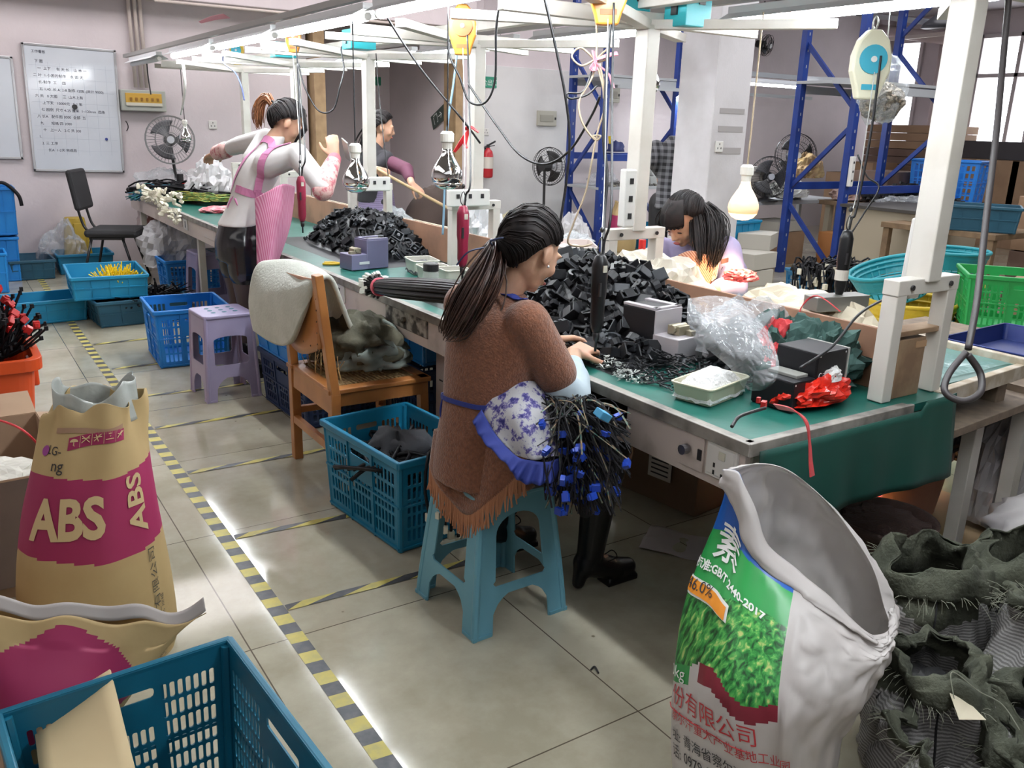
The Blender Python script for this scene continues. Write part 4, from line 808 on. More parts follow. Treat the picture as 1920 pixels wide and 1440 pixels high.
def crate(label, loc, rz, L, W, H, m, nx=12, ny=5, solid=False, taper=.93, name='plastic_crate', cat='crate', group=None, ribs=True, th=.004, handle=True, skipL=None):
    """L along local x, W along local y; slotted walls (or solid), turned rim, floor"""
    t = thing(name, label, cat, loc, rz, group); b = MB()
    def side(w, n, ax, s):
        half = (W if ax == 'x' else L)/2
        hs = [] if solid else slots(w, H, n, ny, skip=(lambda i, j: (handle and abs(i-(n-1)/2) < n*.2 and j >= ny-2) or (n > 8 and i in (n//3, n-1-n//3))))
        if handle and not solid: hs.append(rrect(-w*.13, H-.075, w*.13, H-.052, .008))
        vs, fs = plate((round(w, 3), round(H, 3), n, ny, solid, handle, th), [(-w/2, 0), (w/2, 0), (w/2, H), (-w/2, H)], hs, th)
        out = []
        for x, y, z in vs:
            k = taper + (1-taper)*(y/H); d = half*k + z
            out.append((x*k, s*d, y) if ax == 'x' else (s*d, x*k, y))
        b.add(out, fs)
        if ribs:
            for q in (.33, .66) if not solid else (.25, .5, .75):
                x = -w/2+w*q; k0 = taper; a0, a1 = (x*k0, s*(half*k0+.004), .0), (x, s*(half+.004), H-.03)
                if ax == 'y': a0, a1 = (a0[1], a0[0], a0[2]), (a1[1], a1[0], a1[2])
                b.bar(a0, a1, .005, .008)
            for z in (.012, H*.5):
                k = taper+(1-taper)*z/H; a0, a1 = (-w/2*k, s*(half*k+.004), z), (w/2*k, s*(half*k+.004), z)
                if ax == 'y': a0, a1 = (a0[1], a0[0], a0[2]), (a1[1], a1[0], a1[2])
                b.bar(a0, a1, .008, .008)
    side(L, nx, 'x', 1); side(L, nx, 'x', -1); ny_ = max(4, round(nx*W/L)); side(W, ny_, 'y', 1); side(W, ny_, 'y', -1)
    b.box((0, 0, .004), (L*taper, W*taper, .006))
    for sx in (-1, 1):
        for sy in (-1, 1): b.tube([(sx*(L/2*taper-.006), sy*(W/2*taper-.006), 0), (sx*(L/2-.006), sy*(W/2-.006), H-.01)], .012, 8)
    b.build('body', m, t)
    r = MB(); z = H
    for s in (-1, 1):
        r.box((0, s*(W/2+.006), z-.012), (L+.02, .018, .026)).box((s*(L/2+.006), 0, z-.012), (.018, W+.02, .026))
    r.build('rim', m, t, bevel=.005)
    if handle:
        hm = MB()
        for s in (-1, 1): hm.box((s*(L/2+.012), 0, H-.04), (.02, W*.28, .012))
        hm.build('handle', m, t, bevel=.002)
    return t
teal = mat('teal_plastic', (0.006, 0.16, 0.31), .42, c2=(.012, .2, .36), sc=3); teal_d = mat('dark_teal_plastic', (.008, .06, .10), .5, c2=(.012, .08, .13), sc=3)
blue = mat('bright_blue_plastic', (.008, .17, .52), .4, c2=(.015, .21, .58), sc=3); turq = mat('turquoise_plastic', (.006, .2, .38), .42, c2=(.01, .25, .44), sc=3)
navy = mat('navy_plastic_crate', (.012, .03, .09), .5); green = mat('green_plastic', (.02, .3, .07), .42, c2=(.02, .36, .09), sc=3)
crate('large teal slotted crate in the near left corner', (.215, 1.41, .003), R_(94), .62, .44, .385, mat('deep_teal_plastic', (.006, .12, .2), .38, c2=(.01, .16, .25), sc=4), nx=31, ny=7, taper=.9)
crate('teal slotted crate of black cables beside the seated woman', (1.39, 2.85, .003), R_(96), .56, .38, .36, mat('teal_crate_side', (0.006, 0.17, 0.30), .42), nx=20, ny=5)
crate('navy slotted crate standing behind the wooden chair', (1.62, 4.28, .003), R_(92), .62, .46, .30, navy, nx=18, ny=5)
crate('bright blue solid bin stacked on the navy crate', (1.60, 4.28, .306), R_(92), .62, .46, .16, blue, solid=True, handle=False)
crate('large blue bin under the bench beside the olive jacket', (2.1, 3.95, .35), R_(90), .62, .42, .22, blue, solid=True, handle=False)
crate('dark crate under the bench beneath the blue bin', (2.1, 3.95, .003), R_(90), .62, .42, .33, navy, nx=16, ny=4)
crate('blue slotted basket just behind the front lilac stool', (1.245, 5.68, .003), R_(-3), .44, .50, .36, blue, nx=14, ny=5)
crate('blue slotted basket behind the back lilac stool', (1.83, 7.95, .003), R_(0), .52, .36, .30, blue, nx=14, ny=5)
yc = crate('light blue solid crate heaped with yellow sticks', (1.0, 7.12, .2), R_(-3), .5, .66, .17, turq, solid=True, handle=False, taper=.96)
crate('dark teal crate of black cables under the crate of yellow sticks', (1.17, 7.0, .003), R_(4), .64, .5, .19, teal_d, solid=True, handle=False)
crate('long turquoise crate on the floor left of the crate of yellow sticks', (.56, 7.25, .003), R_(5), .55, .4, .17, turq, solid=True, handle=False)
crate('dark teal crate on the floor below the left whiteboard', (.66, 9.28, .003), R_(2), .36, .5, .18, teal_d, solid=True, handle=False)
crate('teal crate against the wall under the large whiteboard', (1.14, 9.42, .003), R_(0), .48, .4, .19, teal, solid=True, handle=False)
crate('small teal crate under the far end of the bench', (2.02, 9.0, .003), R_(2), .34, .34, .19, teal_d, solid=True, handle=False)
crate('tall blue tub, upper one of the stack by the left wall edge', (.42, 9.2, .42), 0, .34, .36, .42, blue, solid=True, handle=False)
crate('blue tub, lower one of the stack at the left edge of the picture', (.4, 9.2, .003), 0, .34, .36, .40, blue, solid=True, handle=False)
crate('bright blue crate cut by the left edge in front of the tall tubs', (.28, 8.6, .003), 0, .3, .3, .34, mat('blue2', (.01, .22, .6), .4), solid=True, handle=False)

# yellow sticks
ym = mat('yellow_stick', (.8, .56, .01), .5); rnd = random.Random(4)
st = MB()
for k in range(260):
    a = rnd.uniform(0, 2*PI); r0 = rnd.uniform(0, .12); p = V((1.06+r0*math.cos(a)*.9, 7.05+r0*math.sin(a)*1.3, .25)); d = V((rnd.uniform(-.55, .75), rnd.uniform(-1.0, .3), rnd.uniform(.3, 1))).normalized()
    st.tube([p-d*.03, p+d*rnd.uniform(.09, .17)], .004, 4)
tag(st.build('yellow_sticks', ym), 'heap of thin yellow sticks in the light blue crate', 'sticks', kind='stuff')

# ---- stools
def stool(label, loc, rz, m, H=.45, bw=.335, tw=.255, win=(.155, .375), foot=.058, leg_open=.125, name='plastic_stool', arch=.06, dots=True):
    t = thing(name, label, 'stool', loc, rz)
    w0, w1 = bw/2, tw/2
    def wid(y): return w0 + (w1-w0)*(y/H)**1.15
    n = 8; outer = [(-w0, 0)]
    outer += [(-w0+foot, 0), (-w0+foot+.004, leg_open*.55)] + [(-w0+foot+.012+(.05)*(k/3)**1.5, leg_open*.55+(leg_open*.45)*(k/3)**.6) for k in range(1, 4)]
    outer += [(-x, y) for x, y in reversed(outer)]
    outer += [(wid(H*k/8), H*k/8) for k in range(1, 9)] + [(-wid(H*k/8), H*k/8) for k in range(8, 0, -1)]
    y0, y1 = win; hx0 = wid(y0)-foot+.006; hx1 = wid(y1)-foot*.82; hole = [(-hx0+.01, y0), (hx0-.01, y0), (hx0, y0+.012)] + [(hx1 + (hx0-hx1)*(1-k/4)*.5, y0+.02+(y1-arch-y0-.02)*k/4) for k in range(5)]
    hole += [(hx1*math.cos(R_(a)), y1-arch+arch*math.sin(R_(a))) for a in range(15, 170, 15)]; hole += [(-hx1 - (hx0-hx1)*(1-k/4)*.5, y0+.02+(y1-arch-y0-.02)*k/4) for k in range(4, -1, -1)] + [(-hx0, y0+.012)]
    vs, fs = plate(('st', bw, tw, H, win, foot, leg_open), outer, [hole], .005); b = MB()
    for k in range(4):
        R = Matrix.Rotation(PI/2*k, 3, 'Z'); b.add([R @ V((x, -(wid(y)-.004+z), y)) for x, y, z in vs], fs)
    for sx in (-1, 1):
        for sy in (-1, 1):
            b.tube([(sx*(wid(q*H/8)-.008), sy*(wid(q*H/8)-.008), q*H/8) for q in range(9)], .0125, 8)
            b.box((sx*(w0-foot/2+.004), sy*(w0-.004), .006), (foot, .012, .012)).box((sx*(w0-.004), sy*(w0-foot/2+.004), .006), (.012, foot, .012))
    b.build('frame', m, t, bevel=.0015)
    s = MB().prism(rrect(-w1-.008, -w1-.008, w1+.008, w1+.008, .03, 4), .02); s.v = [(x, y, z+H-.012) for x, y, z in s.v]; so = s.build('seat', m, t, bevel=.006)
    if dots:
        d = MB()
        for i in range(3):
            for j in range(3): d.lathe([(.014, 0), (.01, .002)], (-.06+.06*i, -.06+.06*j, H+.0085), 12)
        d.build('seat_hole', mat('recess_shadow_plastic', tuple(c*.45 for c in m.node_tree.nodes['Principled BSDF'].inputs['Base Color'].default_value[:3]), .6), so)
    return t
sky = mat('pale_blue_plastic', (.14, .36, .46), .42, c2=(.12, .32, .42), sc=5); lilac = mat('lilac_plastic', (.34, .3, .46), .4, c2=(.30, .26, .42), sc=5)
stool('pale blue plastic stool under the woman in the brown vest', (1.353, 2.132, 0), R_(2), sky, H=.436, bw=.355, tw=.265, foot=.07)
stool('lilac plastic stool nearest the camera, beside the blue basket', (1.235, 4.79, 0), R_(3), mat('lilac_plastic_a', (.36, .32, .47), .35, c2=(.32, .28, .43), sc=5), H=.47, bw=.30, tw=.265, win=(.2, .36), foot=.055, leg_open=.13, arch=.02)
stool('lilac plastic stool farther back, by the standing woman', (1.80, 7.2, 0), R_(2), lilac, H=.45, bw=.34, tw=.28, win=(.12, .33), foot=.05, leg_open=.05, arch=.02)

# ---- black office chair
t = thing('office_chair', 'black visitor chair with padded seat and back facing the far end of the bench', 'chair', (1.33, 8.75, 0), R_(-24))
bf = mat('black_fabric', (.015, .015, .017), .75); bm_ = mat('black_metal', (.02, .02, .022), .3, .4)
MB().box((.04, 0, .455), (.46, .46, .07)).build('seat', bf, t, bevel=.03); bb = MB().box((-.245, 0, .83), (.055, .42, .36), Euler((0, R_(-8), 0)).to_matrix()).build('backrest', bf, t, bevel=.026)
f = MB()
for s in (-1, 1):
    f.tube(spl([(-.26, s*.12, .78), (-.235, s*.12, .62), (-.2, s*.12, .5), (-.12, s*.12, .43), (0, s*.12, .415)]), .012, 8)
f.build('back_bracket', bm_, t, smooth=True)
for sx, sy in ((1, 1), (1, -1), (-1, 1), (-1, -1)): MB().tube([(sx*.13, sy*.19, .42), (sx*.24, sy*.23, 0.0)], .012, 8).build('leg', bm_, t, smooth=True)
f = MB()
for s in (-1, 1): f.tube([(-.15, s*.19, .41), (.15, s*.19, .41)], .012, 8)
f.build('seat_frame', bm_, t)

# ---- wooden chair with a draped pale cloth and an olive jacket
wd = mat('orange_wood', (.42, .17, .045), .4, c2=(.32, .12, .03), sc=7, coat=.2); wd2 = mat('worn_wood_edge', (.5, .34, .18), .7)
t = thing('wooden_chair', 'orange-brown wooden chair with a torn cane seat and plywood back', 'chair', (1.42, 3.40, 0))
LB = [(V((1.245, 3.65, 0)), V((1.20, 3.58, .85))), (V((1.225, 3.14, 0)), V((1.185, 3.16, .93)))]
for a, b_ in LB:
    m = MB(); md = V((1.235, a.y+(b_.y-a.y)*.4, .45)); m.bar(a, md, .045, .04).bar(md - V((0, 0, .005)), b_, .045, .035); o = m.build('back_leg', wd, t, loc=-V(t.location), bevel=.004)
for y in (3.18, 3.62): MB().bar((1.66, y, 0), (1.645, y, .44), .04, .04).build('front_leg', wd, t, loc=-V(t.location), bevel=.004)
m = MB().box((1.44, 3.17, .415), (.4, .025, .06)).box((1.44, 3.625, .415), (.4, .025, .06)).box((1.65, 3.4, .415), (.025, .44, .06)).box((1.235, 3.4, .40), (.025, .46, .09)); m.build('seat_rail', wd, t, loc=-V(t.location), bevel=.003)
m = MB().box((1.44, 3.175, .452), (.46, .06, .02)).box((1.44, 3.62, .452), (.46, .06, .02)).box((1.65, 3.4, .452), (.05, .5, .02)).box((1.245, 3.4, .452), (.05, .42, .02)); sf = m.build('seat', wd, t, loc=-V(t.location), bevel=.004)
cn = mat('torn_cane', (.5, .36, .17), .7, c2=(.3, .18, .08), sc=40); m = MB(); rnd = random.Random(9)
for k in range(26): y = 3.2+.4*k/25; m.tube([(1.27, y, .452), (1.44, y+rnd.uniform(-.01, .01), .446), (1.62, y, .452)], .0035, 4)
for k in range(20): x = 1.27+.35*k/19; m.tube([(x, 3.2, .456), (x, 3.4, .449), (x, 3.6, .456)], .0035, 4)
for k in range(14): p = V((1.25+rnd.random()*.06, 3.2+rnd.random()*.38, .46)); m.tube([p, p+V((-.01, rnd.uniform(-.03, .03), .05)), p+V((.0, rnd.uniform(-.05, .05), .1))], .002, 4)
m.build('cane_webbing', cn, sf, loc=V((0, 0, 0)))
m = MB().bar((1.235, 3.62, .2), (1.235, 3.17, .2), .025, .035).bar((1.64, 3.6, .2), (1.64, 3.2, .2), .025, .03).bar((1.25, 3.17, .24), (1.63, 3.18, .24), .025, .03).bar((1.25, 3.63, .24), (1.63, 3.62, .24), .025, .03); m.build('stretcher', wd, t, loc=-V(t.location), bevel=.002)
pl = MB().grid(lambda u, v: (1.196-.012*math.sin(PI*u)+.012*(1-v), 3.17+.41*u, (.875+.03*(1-u))-.27*v-(.05*math.sin(PI*u)*v if v > .8 else 0)), 14, 10).build('back_panel', wd, t, loc=-V(t.location), smooth=True, solid=.012)
nl = MB()
for k in range(6): nl.ell((1.181, 3.17+.08*k, .63), (.002, .004, .004), 6); nl.ell((1.178, 3.165, .88-.045*k), (.002, .004, .004), 6)
nl.build('nail', mat('nail_brown', (.08, .04, .02), .5), pl, loc=(0, 0, 0))
# pale cloth over the back
cl = mat('pale_sage_fleece', (.5, .52, .45), .95, c2=(.44, .46, .39), sc=14, bump=.3, bsc=90, sheen=.4)
ca = [D(478, 620, 3.85), D(520, 645, 3.70), D(548, 640, 3.55), D(572, 585, 3.43), D(590, 540, 3.42)]; cb = [D(470, 560, 3.88), D(500, 560, 3.72), D(535, 550, 3.58), D(572, 530, 3.44), D(600, 527, 3.42)]
cc = [D(492, 495, 3.92), D(530, 490, 3.82), D(570, 496, 3.70), D(600, 508, 3.58), D(622, 525, 3.50)]; cd = [D(560, 520, 3.98), D(585, 525, 3.92), D(615, 545, 3.82), D(640, 570, 3.72), D(648, 590, 3.62)]; ce = [D(600, 640, 4.0), D(620, 643, 3.94), D(640, 640, 3.84), D(655, 638, 3.74), D(667, 632, 3.66)]
def clf(u, v):
    p = ev([ev(r, min(u, .999)) for r in (ca, cb, cc, cd, ce)], min(v, .999)); return p + V((-.5, -.6, .3))*(.012*nz((u*5, v*3, 2)) + .006*math.sin(u*14+v*2))
tag(MB().grid(clf, 40, 40).build('fleece_blanket', cl, smooth=True, solid=.02), 'pale sage fleece blanket draped over the back of the wooden chair', 'blanket')
# olive jacket on the seat
ol = mat('olive_fabric', (.075, .07, .045), .9, c2=(.05, .048, .03), sc=10, bump=.3, bsc=60); olg = mat('grey_green_lining', (.17, .2, .18), .85, c2=(.12, .14, .125), sc=8)
def heap(name, c, r, m, amp=.25, fr=2.2, seed=0, flat=True, n=36, ridge=True, parent=None, loc=None, sm=True):
    b = MB(); c = V(c); r = V(r)
    def fn(u, v):
        a = 2*PI*u; e = (-.5+v)*PI; d = V((math.cos(a)*math.cos(e), math.sin(a)*math.cos(e), math.sin(e)))
        q = d*fr + V((seed, seed*2.3, 0)); k = noise.noise(q); k2 = abs(noise.noise(q*2.1+V((5, 0, 0)))) if ridge else noise.noise(q*2.1)
        s = 1 + amp*(k + (.7*(.3-k2)*2 if ridge else .5*k2)); p = V((d.x*r.x, d.y*r.y, d.z*r.z))*s
        if flat: p.z = max(p.z, -r.z*.35)
        return c + p
    b.grid(fn, n, n//2, cu=True)
    return b.build(name, m, parent, smooth=sm, loc=loc)
t = thing('jacket', 'crumpled olive jacket with grey-green lining lying on the seat of the wooden chair', 'jacket', (1.47, 3.42, .465))
heap('shell', (.0, .03, .10), (.17, .22, .12), ol, .35, 2.4, 3, parent=t); heap('lining', (.02, -.09, .06), (.15, .11, .08), olg, .4, 2.6, 8, parent=t); heap('sleeve', (-.1, .12, .05), (.09, .14, .06), ol, .35, 2.6, 12, parent=t)
MB().tube(spl([(.1, .1, .19), (.14, -.05, .17), (.08, -.15, .11), (.0, -.19, .03)]), .01, 6).build('zip_edge', olg, t, smooth=True)
# ------------------------------------------------------------------ black moulded parts in two heaps on the bench
bp_ = mat('black_moulding', (.008, .0085, .01), .4, c2=(.02, .021, .024), sc=3, spec=.22); bp2 = mat('charcoal_moulding', (.028, .031, .036), .45, spec=.3)
def bracket_a():
    m = MB(); m.box((0, 0, 0), (.06, .045, .006)); m.box((-.027, 0, .014), (.006, .045, .034)).box((.027, 0, .014), (.006, .045, .034)); m.box((0, -.02, .014), (.03, .005, .03)); m.box((.012, .012, .01), (.012, .012, .02)); return m
def bracket_b():
    o = [(-.03, -.022), (.03, -.022), (.03, -.006), (.014, .0), (.03, .01), (.03, .024), (.008, .024), (.0, .008), (-.01, .024), (-.03, .024), (-.03, .008), (-.018, 0), (-.03, -.006)]
    return MB().prism(o, .014).prism([(x*.5, y*.5) for x, y in o], .024)
def bracket_c():
    m = MB(); n = 12; vs = []; 
    for z in (-.012, .012):
        for r in (.018, .028):
            for k in range(n): a = -2.3+4.6*k/(n-1); vs.append((r*math.cos(a), r*math.sin(a), z))
    f = []
    for k in range(n-1): f += [(k, k+1, n+k+1, n+k), (2*n+k, 3*n+k, 3*n+k+1, 2*n+k+1), (k, 2*n+k, 2*n+k+1, k+1), (n+k, n+k+1, 3*n+k+1, 3*n+k)]
    f += [(0, n, 3*n, 2*n), (n-1, 3*n-1, 4*n-1, 2*n-1)]; m.add(vs, f); m.box((.0, 0, .0), (.05, .012, .01)); return m
def bracket_d():
    m = MB()
    for s in (-1, 1): m.box((s*.022, 0, 0), (.006, .05, .03)).box((0, s*.022, 0), (.05, .006, .03))
    m.box((0, 0, -.012), (.05, .05, .004)).tube([(0, 0, -.01), (0, 0, .02)], .009, 10); return m
PROTO = []
for k, fn in enumerate((bracket_a, bracket_b, bracket_c, bracket_d)):
    PROTO.append(fn)
def scatter(n, hfun, area_, label, group, seed, sc=1.0, kinds=(0, 1, 2, 3)):
    rnd = random.Random(seed); protos = []; (x0, x1), (y0, y1) = area_; k = 0; tries = 0; placed = []
    while k < n and tries < n*40:
        tries += 1; x, y = rnd.uniform(x0, x1), rnd.uniform(y0, y1); h = hfun(x, y)
        if h < .012: continue
        z = BZ + h + .006
        if any((x-a)**2+(y-b)**2+(z-c)**2 < (.034*sc)**2 for a, b, c in placed): continue
        placed.append((x, y, z)); q = kinds[k % len(kinds)]; tone = rnd.random() < .22
        key = (q, tone)
        pr_ = [p for p in protos if p[0] == key]
        if pr_: o = pr_[0][1].copy(); COL.objects.link(o)
        else: o = PROTO[q]().build('plastic_bracket', bp2 if tone else bp_, bevel=.0012); tag(o, label, 'plastic part', group); protos.append((key, o))
        s = sc*rnd.uniform(.9, 1.25); o.location = (x, y, z); o.rotation_euler = (rnd.uniform(-.9, .9), rnd.uniform(-.9, .9), rnd.uniform(0, 6.28)); o.scale = (s, s, s); k += 1
def mound(name, hfun, area_, m, label, n=40):
    (x0, x1), (y0, y1) = area_
    b = MB().grid(lambda u, v: (x0+(x1-x0)*u, y0+(y1-y0)*v, BZ+.001+max(0, hfun(x0+(x1-x0)*u, y0+(y1-y0)*v)-.004)+.01*abs(nz((u*20, v*30, 3)))*(1 if hfun(x0+(x1-x0)*u, y0+(y1-y0)*v) > .01 else 0)), n, n)
    return tag(b.build(name, m, smooth=False), label, 'parts heap', kind='stuff')
def h2(x, y):
    if x > 2.345: return 0
    return .23*math.exp(-((x-2.2)/.2)**2-((y-2.72)/.50)**4)*(1 if x < 2.34 else 0) + .06*math.exp(-((x-2.0)/.2)**2-((y-2.45)/.5)**4)-.012
def h1(x, y):
    if x > 2.345: return 0
    return .21*math.exp(-((x-2.18)/.2)**4-((y-4.95)/.46)**4)-.012
mound('heap_filler', h2, ((1.72, 2.345), (2.02, 3.35)), bp_, 'dark inside of the near heap of black parts')
mound('heap_filler', h1, ((1.8, 2.345), (4.2, 5.6)), bp_, 'dark inside of the far heap of black parts')
scatter(215, h2, ((1.8, 2.34), (2.05, 3.35)), 'black moulded plastic bracket in the near heap beside the seated woman', 'black plastic parts in the near heap', 11, 1.12)
scatter(150, h1, ((1.85, 2.34), (4.3, 5.55)), 'black moulded plastic bracket in the far heap beside the standing woman', 'black plastic parts in the far heap', 12, 1.0, (1, 1, 2, 3))
# thin scraps and white screws
def litter(name, n, c, r, L, w, m, label, cat, seed, z=BZ+.004, hz=.01):
    rnd = random.Random(seed); b = MB()
    for k in range(n):
        a, q = rnd.uniform(0, 2*PI), math.sqrt(rnd.random()); p = V((c[0]+r[0]*q*math.cos(a), c[1]+r[1]*q*math.sin(a), z+rnd.random()*hz*(1.4-q)*2)); d = V((rnd.uniform(-1, 1), rnd.uniform(-1, 1), rnd.uniform(-.25, .25))).normalized()
        b.bar(p-d*L/2*rnd.uniform(.5, 1), p+d*L/2, w, w*.6)
    return tag(b.build(name, m), label, cat, kind='stuff')
litter('plastic_scraps', 700, (1.93, 1.98), (.2, .3), .035, .005, bp_, 'spread of thin black plastic clips on the green mat in front of the silver machine', 'clips', 3, hz=.02)
litter('plastic_scraps', 260, (1.82, 2.28), (.13, .2), .04, .005, bp_, 'black clips strewn on the mat by the seated woman\'s hands', 'clips', 5, hz=.015)
scw = mat('white_metal_bits', (.6, .62, .6), .3, .3)
litter('screws', 160, (1.78, 2.13), (.05, .08), .016, .003, scw, 'pile of small pale screws by the seated woman\'s elbow', 'screws', 6, hz=.012)
litter('screws', 150, (1.745, 1.96), (.05, .07), .016, .003, scw, 'pile of small pale screws nearer the corner of the bench', 'screws', 7, hz=.012)

# ------------------------------------------------------------------ screw feeding machines
def machine(label, loc, rz, side_m, front_m, s=1.0):
    t = thing('screw_feeder', label, 'machine', loc, rz)
    b = MB(); b.box((.045, 0, .075), (.13, .12, .15)); b.build('housing', side_m, t, bevel=.004)
    MB().box((-.065, 0, .04), (.10, .12, .08)).build('feeding_step', front_m, t, bevel=.003)
    MB().box((-.0215, 0, .1), (.004, .122, .1)).build('front_plate', front_m, t, bevel=.001)
    MB().box((.045, -.048, .153), (.13, .022, .008)).box((.045, .048, .153), (.13, .022, .008)).box((-.012, 0, .153), (.016, .12, .008)).build('top_rim', front_m, t, bevel=.001)
    MB().box((.05, 0, .1505), (.1, .07, .003)).build('hopper_opening', bk, t)
    g = MB().box((-.06, -.005, .094), (.045, .05, .028)).box((-.09, -.02, .07), (.03, .022, .05)).tube([(-.06, -.035, .098), (-.06, .03, .098)], .014, 10); g.build('guide_block', mat('dull_brass', (.36, .33, .24), .4, .7), t, bevel=.002)
    MB().box((-.04, -.0615, .035), (.06, .002, .014)).build('dial_label', mat('print_white', (.6, .6, .62), .6), t)
    for sx in (-1, 1):
        for sy in (-1, 1): MB().tube([(sx*.09, sy*.045, -.004), (sx*.09, sy*.045, .003)], .009, 8).build('foot', bk, t)
    t.scale = (s, s, s); return t
machine('silver and black screw feeder in front of the near heap of parts', (2.02, 2.13, BZ+.004), R_(97), mat('feeder_black', (.008, .008, .01), .4, spec=.25), mat('feeder_silver', (.55, .52, .55), .35, .3), 1.12)
machine('grey-violet screw feeder beside the standing woman', (1.86, 4.25, BZ+.004), R_(8), mat('feeder_violet', (.12, .115, .2), .45), mat('feeder_violet_l', (.16, .15, .25), .4), 1.0)
# black feeder by the near post, seen from its broad side
t = thing('screw_feeder', 'black screw feeder with white markings beside the nearest post', 'machine', (2.08, 1.56, BZ+.002), R_(3))
MB().box((.0, 0, .08), (.145, .14, .16)).box((-.12, 0, .045), (.10, .14, .09)).build('housing', mat('feeder_black', (.008, .008, .01), .4, spec=.25), t, bevel=.005)
MB().box((0.0745, 0, .08), (.006, .145, .162)).build('end_plate', mat('feeder_grey', (.3, .3, .28), .4), t, bevel=.002)
MB().box((-.105, .0, .094), (.05, .1, .01)).build('top_tray', mat('feeder_grey', (.3, .3, .28), .4), t, bevel=.002)
m = MB()
for k in range(3): m.lathe([(.009, 0), (.009, .002)], (-.12+.024*k, .035, .071), 10, M=Matrix.Rotation(R_(90), 4, 'X'))
m.build('dial_print', mat('print_white', (.6, .6, .62), .6), t)
m = MB()
for k in range(3): m.box((-.03, -.0708, .098-.006*k), (.022, .001, .0015))
m.tube([(-.052+.007*math.cos(a), -.0708, .092+.009*math.sin(a)) for a in [.8+.45*q for q in range(11)]], .0012, 4).build('maker_print', MATS['print_white'], t)
m = MB()
for x, z in ((-.06, .15), (.06, .15), (.06, .012), (-.16, .08)): m.ell((x, -.0705, z), (.003, .001, .003), 8)
m.build('screw_head', scw, t)

# ------------------------------------------------------------------ trays, bottles, bags
ptray = mat('cream_tray', (.6, .58, .44), .45, c2=(.54, .52, .38), sc=5); rim_g = .004
def tray(label, loc, rz, L, W, H, m, fill=None, fm=None, taper=.88, name='plastic_tray', cat='tray', group=None):
    t = thing(name, label, cat, loc, rz, group); b = MB(); n = 5
    o0 = rrect(-L/2*taper, -W/2*taper, L/2*taper, W/2*taper, .014, n); o1 = rrect(-L/2, -W/2, L/2, W/2, .018, n); k = len(o0); w = .003
    i1 = [(x*(1-w*2/L), y*(1-w*2/W)) for x, y in o1]; i0 = [(x*(1-w*2/L), y*(1-w*2/W)) for x, y in o0]
    vs = [(x, y, 0) for x, y in o0] + [(x, y, H) for x, y in o1] + [(x, y, H) for x, y in i1] + [(x, y, .004) for x, y in i0]
    fs = [tuple(range(k-1, -1, -1)), tuple(range(3*k, 4*k))]
    for a in range(3): fs += [(a*k+i, a*k+(i+1) % k, (a+1)*k+(i+1) % k, (a+1)*k+i) for i in range(k)]
    b.add(vs, fs); b.build('shell', m, t, smooth=False)
    r = MB(); pts = [V((x, y, H)) for x, y in o1]; r.tube(pts+[pts[0]], .004, 6, cap=False); r.build('rim', m, t)
    if fill:
        f = MB().grid(lambda u, v: ((-.5+u)*L*(taper+.06), (-.5+v)*W*(taper+.06), .006 + (fill-.006)*(min(1, 4*min(u, 1-u, v, 1-v))**.5) + .008*nz((u*6, v*6, H*50))), 22, 16)
        f.build('contents', fm, t, smooth=False)
    return t
wfill = mat('white_small_parts', (.75, .75, .74), .5, bump=.8, bsc=90)
tray('cream tray heaped with white parts near the corner of the bench', P(1330, 742, z=BZ+.002), R_(14), .225, .135, .052, ptray, .075, wfill)
wtray = mat('ivory_tray', (.58, .57, .5), .45)
dfill = mat('dark_small_parts', (.03, .03, .033), .5, bump=.8, bsc=70)
tray('ivory tray of dark parts, farthest left of the row behind the scissors', (2.07, 4.0, BZ+.002), R_(80), .18, .14, .07, wtray, .06, dfill)
tray('ivory tray of dark parts in the middle of the row', (2.0, 3.72, BZ+.002), R_(82), .2, .14, .075, wtray, .06, dfill)
tray('deep ivory tray standing beside the clear bottle', (1.98, 3.5, BZ+.002), R_(82), .13, .13, .10, wtray, .06, dfill)
tray('wide cream tray lying behind the black cable bundle', (1.93, 3.2, BZ+.002), R_(70), .2, .26, .045, ptray, .012, wtray)
tray('white tub of black parts behind the seated woman\'s head', (2.85, 3.72, BZ+.03), R_(60), .34, .2, .12, mat('pinkish_white_tub', (.6, .5, .46), .45), .1, dfill)
# clear bottle with a black lid
clear = mat('clear_plastic', (.8, .85, .85), .08, alpha=.28); bagm = mat('clear_bag', (.62, .65, .68), .12, alpha=.34, bump=.7, bsc=22, spec=.8); bagw = mat('milky_bag', (.78, .78, .8), .25, alpha=.7, bump=.7, bsc=20, spec=.7)
c = D(808, 480, 3.72); t = thing('bottle', 'clear bottle with black lid standing beside the ivory trays', 'bottle', (c.x, c.y, BZ+.001)); t.scale = (1, 1, 1.05)
MB().lathe([(.03, 0), (.034, .008), (.034, .12), (.03, .13)], n=20).build('bottle_body', clear, t, smooth=True); MB().lathe([(.034, .13), (.034, .158), (.03, .162)], n=20).build('lid', bk, t)
MB().lathe([(.031, .004), (.031, .075)], n=16).build('water', mat('water', (.7, .78, .78), .05, alpha=.35), t, smooth=True)
def bag(label, loc, r, m, seed, amp=.35, knot=None, cat='bag', name='plastic_bag', inner=None, fr=1.9, rz=0):
    t = thing(name, label, cat, loc, rz); heap('bag_film', (0, 0, r[2]*.45), r, m, amp, fr, seed, parent=t, n=44, sm=False)
    if knot: MB().tube(spl([(0, 0, r[2]*.9), V(knot)*.6, V(knot)], 4), [.02]*4+[.012]*4+[.03], 8).build('bag_neck', m, t)
    if inner: heap('contents', (0, 0, r[2]*.3), (r[0]*.6, r[1]*.6, r[2]*.6), inner, .3, 2.5, seed+3, parent=t, n=24, sm=False)
    return t
